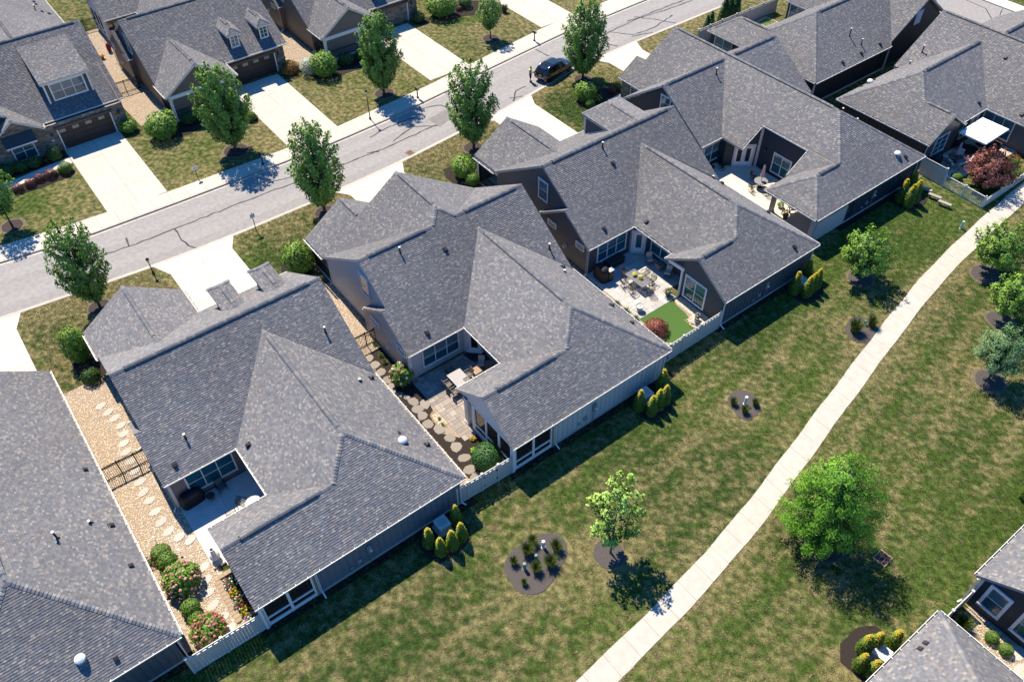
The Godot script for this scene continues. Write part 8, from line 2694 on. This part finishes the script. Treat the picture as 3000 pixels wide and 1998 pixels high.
func build_car():
	var t := thing("parked_car", "black sport utility car parked at the near kerb with its rear to the person", "car", V(53.75, -0.12, -63.8), 0.178)
	# built along +x, rear at -2.4
	var st := [[-2.40, 0.50, 0.72, 0.72, 0.80, 0.86, 0.74], [-2.34, 0.38, 0.86, 0.98, 0.90, 1.05, 0.82], [-2.18, 0.32, 0.92, 1.06, 0.945, 1.30, 0.78], [-1.90, 0.29, 0.94, 1.07, 0.955, 1.62, 0.71], [-1.55, 0.27, 0.95, 1.07, 0.96, 1.69, 0.70], [-0.8, 0.26, 0.95, 1.06, 0.96, 1.73, 0.70], [0.0, 0.26, 0.95, 1.05, 0.96, 1.73, 0.69], [0.45, 0.26, 0.95, 1.04, 0.955, 1.66, 0.66], [0.95, 0.26, 0.95, 1.03, 0.95, 1.33, 0.70], [1.25, 0.27, 0.95, 1.00, 0.94, 1.10, 0.80], [1.75, 0.29, 0.94, 0.96, 0.92, 1.03, 0.76], [2.15, 0.32, 0.91, 0.84, 0.88, 0.94, 0.70], [2.34, 0.38, 0.82, 0.66, 0.82, 0.76, 0.66], [2.42, 0.46, 0.70, 0.56, 0.72, 0.62, 0.58]]
	var b := B.new()
	var k0 := 0
	for s in st:
		for p in [[0.0, s[1]], [s[2] * 0.85, s[1]], [s[2], s[1] + 0.12], [s[2] + 0.015, (s[1] + s[3]) * 0.5], [s[4], s[3] - 0.05], [s[4] - 0.03, s[3]], [s[6] + 0.04, s[5] - 0.07], [s[6] - 0.08, s[5] - 0.01], [0.0, s[5]]]:
			for sd in [1, -1]:
				b.v.append(V(s[0], p[1], p[0] * sd))
				b.c.append(Color(0.008, 0.008, 0.010))
	for k in st.size() - 1:
		for j in 8:
			for sd in 2:
				var q := [k * 18 + j * 2 + sd, (k + 1) * 18 + j * 2 + sd, (k + 1) * 18 + (j + 1) * 2 + sd, k * 18 + (j + 1) * 2 + sd]
				if sd == 0: q.reverse()
				b.i.append_array([q[0], q[1], q[2], q[0], q[2], q[3]])
	for e in [0, st.size() - 1]:
		for j in 8:
			var q := [e * 18 + j * 2, e * 18 + j * 2 + 1, e * 18 + (j + 1) * 2 + 1, e * 18 + (j + 1) * 2]
			if e == 0: q.reverse()
			b.i.append_array([q[0], q[2], q[1], q[0], q[3], q[2]])
	var body := part(t, "body", b, M.car)
	var glass := Color(0.006, 0.012, 0.018)
	# side glass, in three panes per side
	for sd in [-1.0, 1.0]:
		for w in [[-1.95, -1.15, 1.50, 1.62], [-1.10, -0.1, 1.63, 1.66], [-0.04, 0.92, 1.66, 1.36]]:
			b = B.new()
			b.col = glass
			var q := [V(w[0] + 0.05, 1.10, sd * 0.955), V(w[1] - 0.02, 1.09, sd * 0.955), V(w[1] - 0.06 if w[3] > 1.5 else w[1] - 0.35, minf(w[3], 1.6), sd * 0.765), V(w[0] + 0.12, minf(w[2], 1.58), sd * 0.765)]
			if sd > 0: b.quad(q[0], q[1], q[2], q[3])
			else: b.quad(q[3], q[2], q[1], q[0])
			part(body, "side_window", b, M.gloss)
		b = B.new()
		b.col = Color(0.55, 0.56, 0.58)
		b.tube([V(-1.75, 1.70, sd * 0.62), V(-1.6, 1.77, sd * 0.63), V(-0.1, 1.81, sd * 0.63), V(0.3, 1.73, sd * 0.62)], [0.02, 0.025, 0.025, 0.02], 6)
		part(t, "roof_rail", b, M.chrome)
		b = B.new()
		b.col = Color(0.55, 0.56, 0.58)
		b.box(V(0.0, 0.36, sd * 0.97), V(1.9, 0.05, 0.1), Basis(), 0.01)
		part(t, "side_step", b, M.chrome)
		b = B.new()
		b.col = Color(0.5, 0.51, 0.53)
		b.stick(V(-2.0, 1.09, sd * 0.965), V(1.0, 1.06, sd * 0.965), 0.025)
		part(t, "window_trim", b, M.chrome)
		for x in [-0.85, 0.22]:
			b = B.new()
			b.col = Color(0.5, 0.51, 0.53)
			b.box(V(x, 0.93, sd * 0.985), V(0.24, 0.045, 0.04), Basis(), 0.01)
			part(t, "door_handle", b, M.chrome)
		b = B.new()
		b.col = Color(0.01, 0.01, 0.012)
		b.ball(V(0.85, 1.12, sd * 1.05), V(0.11, 0.09, 0.12), 6, 8)
		part(t, "mirror", b, M.car)
		b = B.new()
		b.col = Color(0.22, 0.012, 0.016)
		b.box(V(-2.27, 0.93, sd * 0.72), V(0.2, 0.16, 0.4), Basis(Vector3.UP, sd * 0.35), 0.03)
		part(t, "tail_light", b, M.gloss)
		b = B.new()
		b.col = Color(0.6, 0.62, 0.65)
		b.box(V(2.2, 0.76, sd * 0.66), V(0.24, 0.14, 0.34), Basis(Vector3.UP, -sd * 0.45), 0.03)
		part(t, "headlight", b, M.gloss)
		for x in [-1.45, 1.45]:
			b = B.new()
			b.col = Color(0.012, 0.012, 0.012)
			var z: float = sd * 0.86
			b.tube([V(x, 0.36, z - 0.12), V(x, 0.36, z - 0.1), V(x, 0.36, z + 0.1), V(x, 0.36, z + 0.12)], [0.33, 0.37, 0.37, 0.33], 20)
			var wh := part(t, "wheel", b, M.matt)
			b = B.new()
			b.col = Color(0.5, 0.51, 0.53)
			for q in 10:
				var a := TAU * q / 10
				b.stick(V(x, 0.36, z + sd * 0.115), V(x + cos(a) * 0.24, 0.36 + sin(a) * 0.24, z + sd * 0.125), 0.045, 0.03)
			b.tube([V(x, 0.36, z + sd * 0.10), V(x, 0.36, z + sd * 0.13)], [0.07, 0.06], 10)
			part(wh, "rim", b, M.chrome)
			b = B.new()
			b.col = Color(0.004, 0.004, 0.004)
			b.tube([V(x, 0.40, z - sd * 0.1), V(x, 0.40, z + sd * 0.075)], [0.43, 0.43], 20)
			part(body, "wheel_arch", b, M.matt)
	b = B.new()
	b.col = glass
	b.quad(V(-2.235, 1.12, 0.74), V(-2.235, 1.12, -0.74), V(-1.97, 1.56, -0.62), V(-1.97, 1.56, 0.62))
	part(body, "rear_window", b, M.gloss)
	b = B.new()
	b.col = glass
	b.quad(V(1.17, 1.18, -0.72), V(1.17, 1.18, 0.72), V(0.5, 1.655, 0.6), V(0.5, 1.655, -0.6))
	part(body, "windshield", b, M.gloss)
	b = B.new()
	b.col = Color(0.015, 0.03, 0.045)
	b.box(V(-0.35, 1.743, 0), V(1.1, 0.01, 1.0))
	part(body, "sunroof", b, M.gloss)
	b = B.new()
	b.col = Color(0.008, 0.008, 0.01)
	b.box(V(-1.95, 1.64, 0), V(0.3, 0.04, 1.2), Basis(), 0.015)
	part(t, "spoiler", b, M.car)
	b = B.new()
	b.col = Color(0.35, 0.01, 0.012)
	b.box(V(-2.1, 1.63, 0), V(0.03, 0.03, 0.5))
	part(t, "brake_light", b, M.gloss)
	b = B.new()
	b.col = Color(0.62, 0.63, 0.64)
	b.box(V(-2.375, 0.86, 0), V(0.02, 0.15, 0.31), Basis(), 0.004)
	part(t, "number_plate", b, M.paint)
	b = B.new()
	b.col = Color(0.55, 0.56, 0.58)
	b.box(V(-2.39, 0.62, 0), V(0.03, 0.04, 1.3), Basis(), 0.008)
	part(t, "bumper_trim", b, M.chrome)
	b = B.new()
	b.col = Color(0.01, 0.01, 0.01)
	b.tri(V(-1.55, 1.7, -0.02), V(-1.35, 1.71, 0.0), V(-1.52, 1.82, 0.0)); b.tri(V(-1.35, 1.71, 0.0), V(-1.55, 1.7, 0.02), V(-1.52, 1.82, 0.0))
	part(t, "aerial", b, M.car)

# ---------------------------------------------------------------- a person, meshed from a smooth field of tapered bones
func bones_mesh(bones: Array, cell: float, k: float, paint: Callable) -> ArrayMesh:
	var lo := Vector3.INF
	var hi := -Vector3.INF
	for q in bones:
		var r := Vector3.ONE * (maxf(q[2], q[3]) + cell * 3)
		lo = lo.min(q[0] - r).min(q[1] - r); hi = hi.max(q[0] + r).max(q[1] + r)
	var n := Vector3i(((hi - lo) / cell).ceil()) + Vector3i.ONE
	var f := PackedFloat32Array()
	f.resize(n.x * n.y * n.z)
	f.fill(1.0)
	for q in bones:
		var r := Vector3.ONE * (maxf(q[2], q[3]) + k + cell * 2)
		var a := Vector3i(((q[0] as Vector3).min(q[1]) - r - lo) / cell).max(Vector3i.ZERO)
		var e := Vector3i(((q[0] as Vector3).max(q[1]) + r - lo) / cell).min(n - Vector3i.ONE)
		var d: Vector3 = q[1] - q[0]
		var dd := maxf(d.length_squared(), 1e-9)
		for z in range(a.z, e.z + 1):
			for y in range(a.y, e.y + 1):
				for x in range(a.x, e.x + 1):
					var p := lo + Vector3(x, y, z) * cell
					var t := clampf((p - q[0]).dot(d) / dd, 0, 1)
					var v := p.distance_to(q[0] + d * t) - lerpf(q[2], q[3], t)
					var id := x + n.x * (y + n.y * z)
					var w := f[id]
					var h := maxf(k - absf(v - w), 0.0) / k
					f[id] = minf(v, w) - h * h * k * 0.25
	var b := B.new()
	b.smooth = true
	var ix := {}
	var st := [1, n.x, n.x * n.y]
	for z in n.z - 1:
		for y in n.y - 1:
			for x in n.x - 1:
				var id := x + n.x * (y + n.y * z)
				var neg := 0
				for c in 8:
					if f[id + (c & 1) + ((c >> 1) & 1) * st[1] + (c >> 2) * st[2]] < 0: neg += 1
				if neg == 0 or neg == 8: continue
				var sum := Vector3.ZERO
				var cnt := 0
				for c in 8:
					for ax in 3:
						if c & (1 << ax): continue
						var i0: int = id + (c & 1) + ((c >> 1) & 1) * st[1] + (c >> 2) * st[2]
						var f0 := f[i0]
						var f1 := f[i0 + st[ax]]
						if (f0 < 0) == (f1 < 0): continue
						var p := Vector3(c & 1, (c >> 1) & 1, c >> 2)
						p[ax] += f0 / (f0 - f1)
						sum += p
						cnt += 1
				var w := lo + (Vector3(x, y, z) + sum / cnt) * cell
				ix[id] = b.v.size()
				b.v.append(w)
				b.c.append(paint.call(w))
				b.n.append(Vector3(f[id + 1] - f[id], f[id + st[1]] - f[id], f[id + st[2]] - f[id]).normalized())
	for id in ix:
		for ax in 3:
			var s0: int = st[(ax + 1) % 3]; var s1: int = st[(ax + 2) % 3]
			if (f[id] < 0) == (f[id + st[ax]] < 0): continue
			if not (ix.has(id - s0) and ix.has(id - s1) and ix.has(id - s0 - s1)): continue
			var q := [ix[id], ix[id - s0], ix[id - s0 - s1], ix[id - s1]]
			if f[id] < 0: b.i.append_array([q[0], q[2], q[1], q[0], q[3], q[2]])
			else: b.i.append_array([q[0], q[1], q[2], q[0], q[2], q[3]])
	return b.mesh()

func build_person():
	# stands behind the car, head bent over a small tablet held in both hands; faces +z in its own axes
	var t := thing("person", "person in a yellow reflective vest, grey shirt and dark shorts looking down at a tablet", "person", V(50.75, -0.12, -64.2), 0.75)
	var skin := Color(0.38, 0.22, 0.145)
	var hl := V(0.19, 0.0, 0.0)
	var bones := [
		[V(0, 0.98, 0), V(0, 1.12, -0.01), 0.135, 0.125], [V(-0.06, 0.95, 0), V(0.06, 0.95, 0), 0.12, 0.12], [V(0, 1.12, -0.01), V(0, 1.36, -0.02), 0.125, 0.14], [V(-0.13, 1.43, -0.02), V(0.13, 1.43, -0.02), 0.075, 0.075], [V(0, 1.42, -0.02), V(0, 1.55, 0.02), 0.06, 0.052],
		[V(-0.09, 0.93, 0), V(-0.11, 0.50, 0.03), 0.092, 0.062], [V(-0.11, 0.50, 0.03), V(-0.115, 0.09, -0.01), 0.06, 0.04], [V(0.09, 0.93, 0), V(0.12, 0.50, 0.02), 0.092, 0.062], [V(0.12, 0.50, 0.02), V(0.13, 0.09, -0.02), 0.06, 0.04],
		[V(-0.115, 0.06, -0.03), V(-0.13, 0.035, 0.17), 0.042, 0.03], [V(0.13, 0.06, -0.04), V(0.15, 0.035, 0.16), 0.042, 0.03],
		[V(-0.20, 1.42, -0.02), V(-0.25, 1.14, 0.0), 0.054, 0.042], [V(-0.25, 1.14, 0.0), V(-0.10, 1.13, 0.24), 0.04, 0.029], [V(0.20, 1.42, -0.02), V(0.25, 1.14, 0.0), 0.054, 0.042], [V(0.25, 1.14, 0.0), V(0.12, 1.14, 0.24), 0.04, 0.029]]
	put(t, "body", bones_mesh(bones, 0.016, 0.04, func(_p): return skin), M.fabric)
	# head with features on its own finer grid
	var hc := V(0, 1.655, 0.055)
	var hd := [[hc + V(0, 0.02, -0.015), hc + V(0, -0.02, 0.0), 0.088, 0.082], [hc + V(0, -0.05, 0.03), hc + V(0, -0.10, 0.035), 0.06, 0.04], [hc + V(0, -0.015, 0.085), hc + V(0, -0.045, 0.108), 0.010, 0.016], [hc + V(-0.085, -0.01, -0.01), hc + V(-0.09, -0.04, -0.01), 0.016, 0.012], [hc + V(0.085, -0.01, -0.01), hc + V(0.09, -0.04, -0.01), 0.016, 0.012], [hc + V(-0.025, -0.075, 0.083), hc + V(0.025, -0.075, 0.083), 0.011, 0.011], [hc + V(0, -0.11, 0.0), V(0, 1.50, 0.01), 0.052, 0.055]]
	put(t, "head", bones_mesh(hd, 0.006, 0.02, func(p): return Color(0.30, 0.11, 0.09) if absf(p.y - hc.y + 0.075) < 0.012 and p.z > hc.z + 0.08 and absf(p.x) < 0.03 else skin), M.fabric)
	for s in [-1, 1]:
		var e := B.new()
		e.col = Color(0.7, 0.68, 0.65)
		e.ball(hc + V(s * 0.032, 0.0, 0.074), V(0.013, 0.008, 0.010), 6, 8)
		e.col = Color(0.03, 0.02, 0.015)
		e.ball(hc + V(s * 0.032, -0.002, 0.081), V(0.006, 0.006, 0.005), 5, 6)
		part(t, "eye", e, M.gloss)
		# hand: palm, four bent fingers, thumb
		var w := V(s * 0.105, 1.13, 0.25)
		var hb := [[w, w + V(-s * 0.015, 0.0, 0.06), 0.024, 0.026], [w + V(-s * 0.03, 0.0, 0.055), w + V(s * 0.02, 0.0, 0.06), 0.015, 0.015]]
		for q in 4:
			var f0: Vector3 = w + V(s * (0.022 - q * 0.018), -0.004, 0.075)
			var l: float = [0.026, 0.033, 0.036, 0.031][3 - q]
			hb.append([f0, f0 + V(0, -0.006, l), 0.0085, 0.008]); hb.append([f0 + V(0, -0.006, l), f0 + V(0, 0.008, l * 1.7), 0.008, 0.007])
		hb.append([w + V(-s * 0.018, 0.012, 0.02), w + V(-s * 0.042, 0.026, 0.05), 0.011, 0.009]); hb.append([w + V(-s * 0.042, 0.026, 0.05), w + V(-s * 0.040, 0.03, 0.082), 0.009, 0.008])
		put(t, "hand", bones_mesh(hb, 0.005, 0.006, func(_p): return skin), M.fabric)
	var hair := [[hc + V(0, 0.035, -0.03), hc + V(0, 0.0, -0.055), 0.09, 0.075], [hc + V(-0.03, 0.055, 0.02), hc + V(0.03, 0.055, 0.02), 0.058, 0.058]]
	put(t, "hair", bones_mesh(hair, 0.012, 0.03, func(_p): return Color(0.035, 0.026, 0.02)), M.fabric)
	var shirt := [[V(0, 1.02, 0), V(0, 1.12, -0.01), 0.148, 0.143], [V(0, 1.12, -0.01), V(0, 1.36, -0.02), 0.143, 0.152], [V(-0.13, 1.43, -0.02), V(0.13, 1.43, -0.02), 0.085, 0.085], [V(-0.19, 1.42, -0.02), V(-0.235, 1.22, -0.01), 0.068, 0.064], [V(0.19, 1.42, -0.02), V(0.235, 1.22, -0.01), 0.068, 0.064]]
	put(t, "shirt", bones_mesh(shirt, 0.018, 0.03, func(_p): return Color(0.20, 0.21, 0.22)), M.fabric)
	var vest := [[V(0, 1.14, -0.01), V(0, 1.36, -0.02), 0.156, 0.163], [V(-0.10, 1.44, -0.02), V(0.10, 1.44, -0.02), 0.092, 0.092]]
	put(t, "vest", bones_mesh(vest, 0.018, 0.03, func(p): return Color(0.55, 0.57, 0.55) if absf(p.y - 1.18) < 0.028 or absf(absf(p.x) - 0.1) < 0.022 else (Color(0.55, 0.72, 0.02) if absf(p.x) > 0.035 or p.z < 0 else Color(0.2, 0.21, 0.22))), M.fabric)
	var shorts := [[V(-0.05, 0.98, 0), V(0.05, 0.98, 0), 0.15, 0.15], [V(-0.095, 0.92, 0), V(-0.115, 0.60, 0.02), 0.115, 0.102], [V(0.095, 0.92, 0), V(0.125, 0.60, 0.015), 0.115, 0.102]]
	put(t, "shorts", bones_mesh(shorts, 0.018, 0.03, func(_p): return Color(0.012, 0.014, 0.022)), M.fabric)
	for s in [[-0.115, -0.03, -0.13, 0.17], [0.13, -0.04, 0.15, 0.16]]:
		put(t, "shoe", bones_mesh([[V(s[0], 0.06, s[1]), V(s[2], 0.042, s[3]), 0.052, 0.042], [V(s[0], 0.06, s[1]), V(s[0], 0.15, s[1] + 0.01), 0.05, 0.048]], 0.014, 0.02, func(_p): return Color(0.03, 0.03, 0.032)), M.fabric)
	var tb := B.new()
	tb.col = Color(0.02, 0.02, 0.022)
	tb.box(V(0, 1.165, 0.33), V(0.19, 0.012, 0.14), Basis(Vector3.RIGHT, 0.35), 0.003)
	tag(part(self, "tablet", tb, M.gloss), "small dark tablet in the hands of the person in the yellow vest", "tablet").transform = t.transform

func _ready():
	rng.seed = 20240721
	noise.seed = 7
	noise.frequency = 0.045
	noise.fractal_octaves = 3
	var cam := Camera3D.new()
	cam.name = "camera"
	add_child(cam)
	cam.transform = Transform3D(Basis(Vector3(0.7955949, -0.0109089, 0.6057308), Vector3(0.4458098, 0.6875578, -0.5731648), Vector3(-0.4102223, 0.7260477, 0.5518808)).orthonormalized(), Vector3(0, 45.6, 0))
	cam.fov = 44.76
	cam.near = 0.5
	cam.far = 3000.0
	cam.current = true
	var sky := ProceduralSkyMaterial.new()
	sky.sky_top_color = Color(0.17, 0.46, 0.78)
	sky.sky_horizon_color = Color(0.62, 0.80, 0.90)
	sky.sky_curve = 0.12
	sky.ground_bottom_color = Color(0.20, 0.22, 0.16)
	sky.ground_horizon_color = Color(0.5, 0.55, 0.55)
	sky.sun_angle_max = 1.0
	var env := Environment.new()
	env.background_mode = Environment.BG_SKY
	env.sky = Sky.new()
	env.sky.sky_material = sky
	env.background_energy_multiplier = 0.72
	env.ambient_light_source = Environment.AMBIENT_SOURCE_SKY
	env.tonemap_mode = Environment.TONE_MAPPER_LINEAR
	env.tonemap_exposure = 2.0
	env.sdfgi_enabled = true
	env.ssao_enabled = true
	env.ssil_enabled = true
	var we := WorldEnvironment.new()
	we.name = "environment"
	we.environment = env
	add_child(we)
	var sun := DirectionalLight3D.new()
	sun.name = "sun"
	add_child(sun)
	sun.light_color = Color(1.0, 0.95, 0.87)
	sun.light_energy = 1.6
	sun.light_angular_distance = 0.5
	sun.shadow_enabled = true
	sun.look_at_from_position(Vector3.ZERO, Vector3(-0.06, -1.0, 0.68))
	make_materials()
	M.gloss2 = mat(0.75, 0.4)
	build_ground()
	build_houses()
	build_plants()
	build_things()
	#CALLS
	for o in get_children():
		clean(o)

func clean(o: Node):
	if o.has_meta("_n"): o.remove_meta("_n")
	for k in o.get_children(): clean(k)
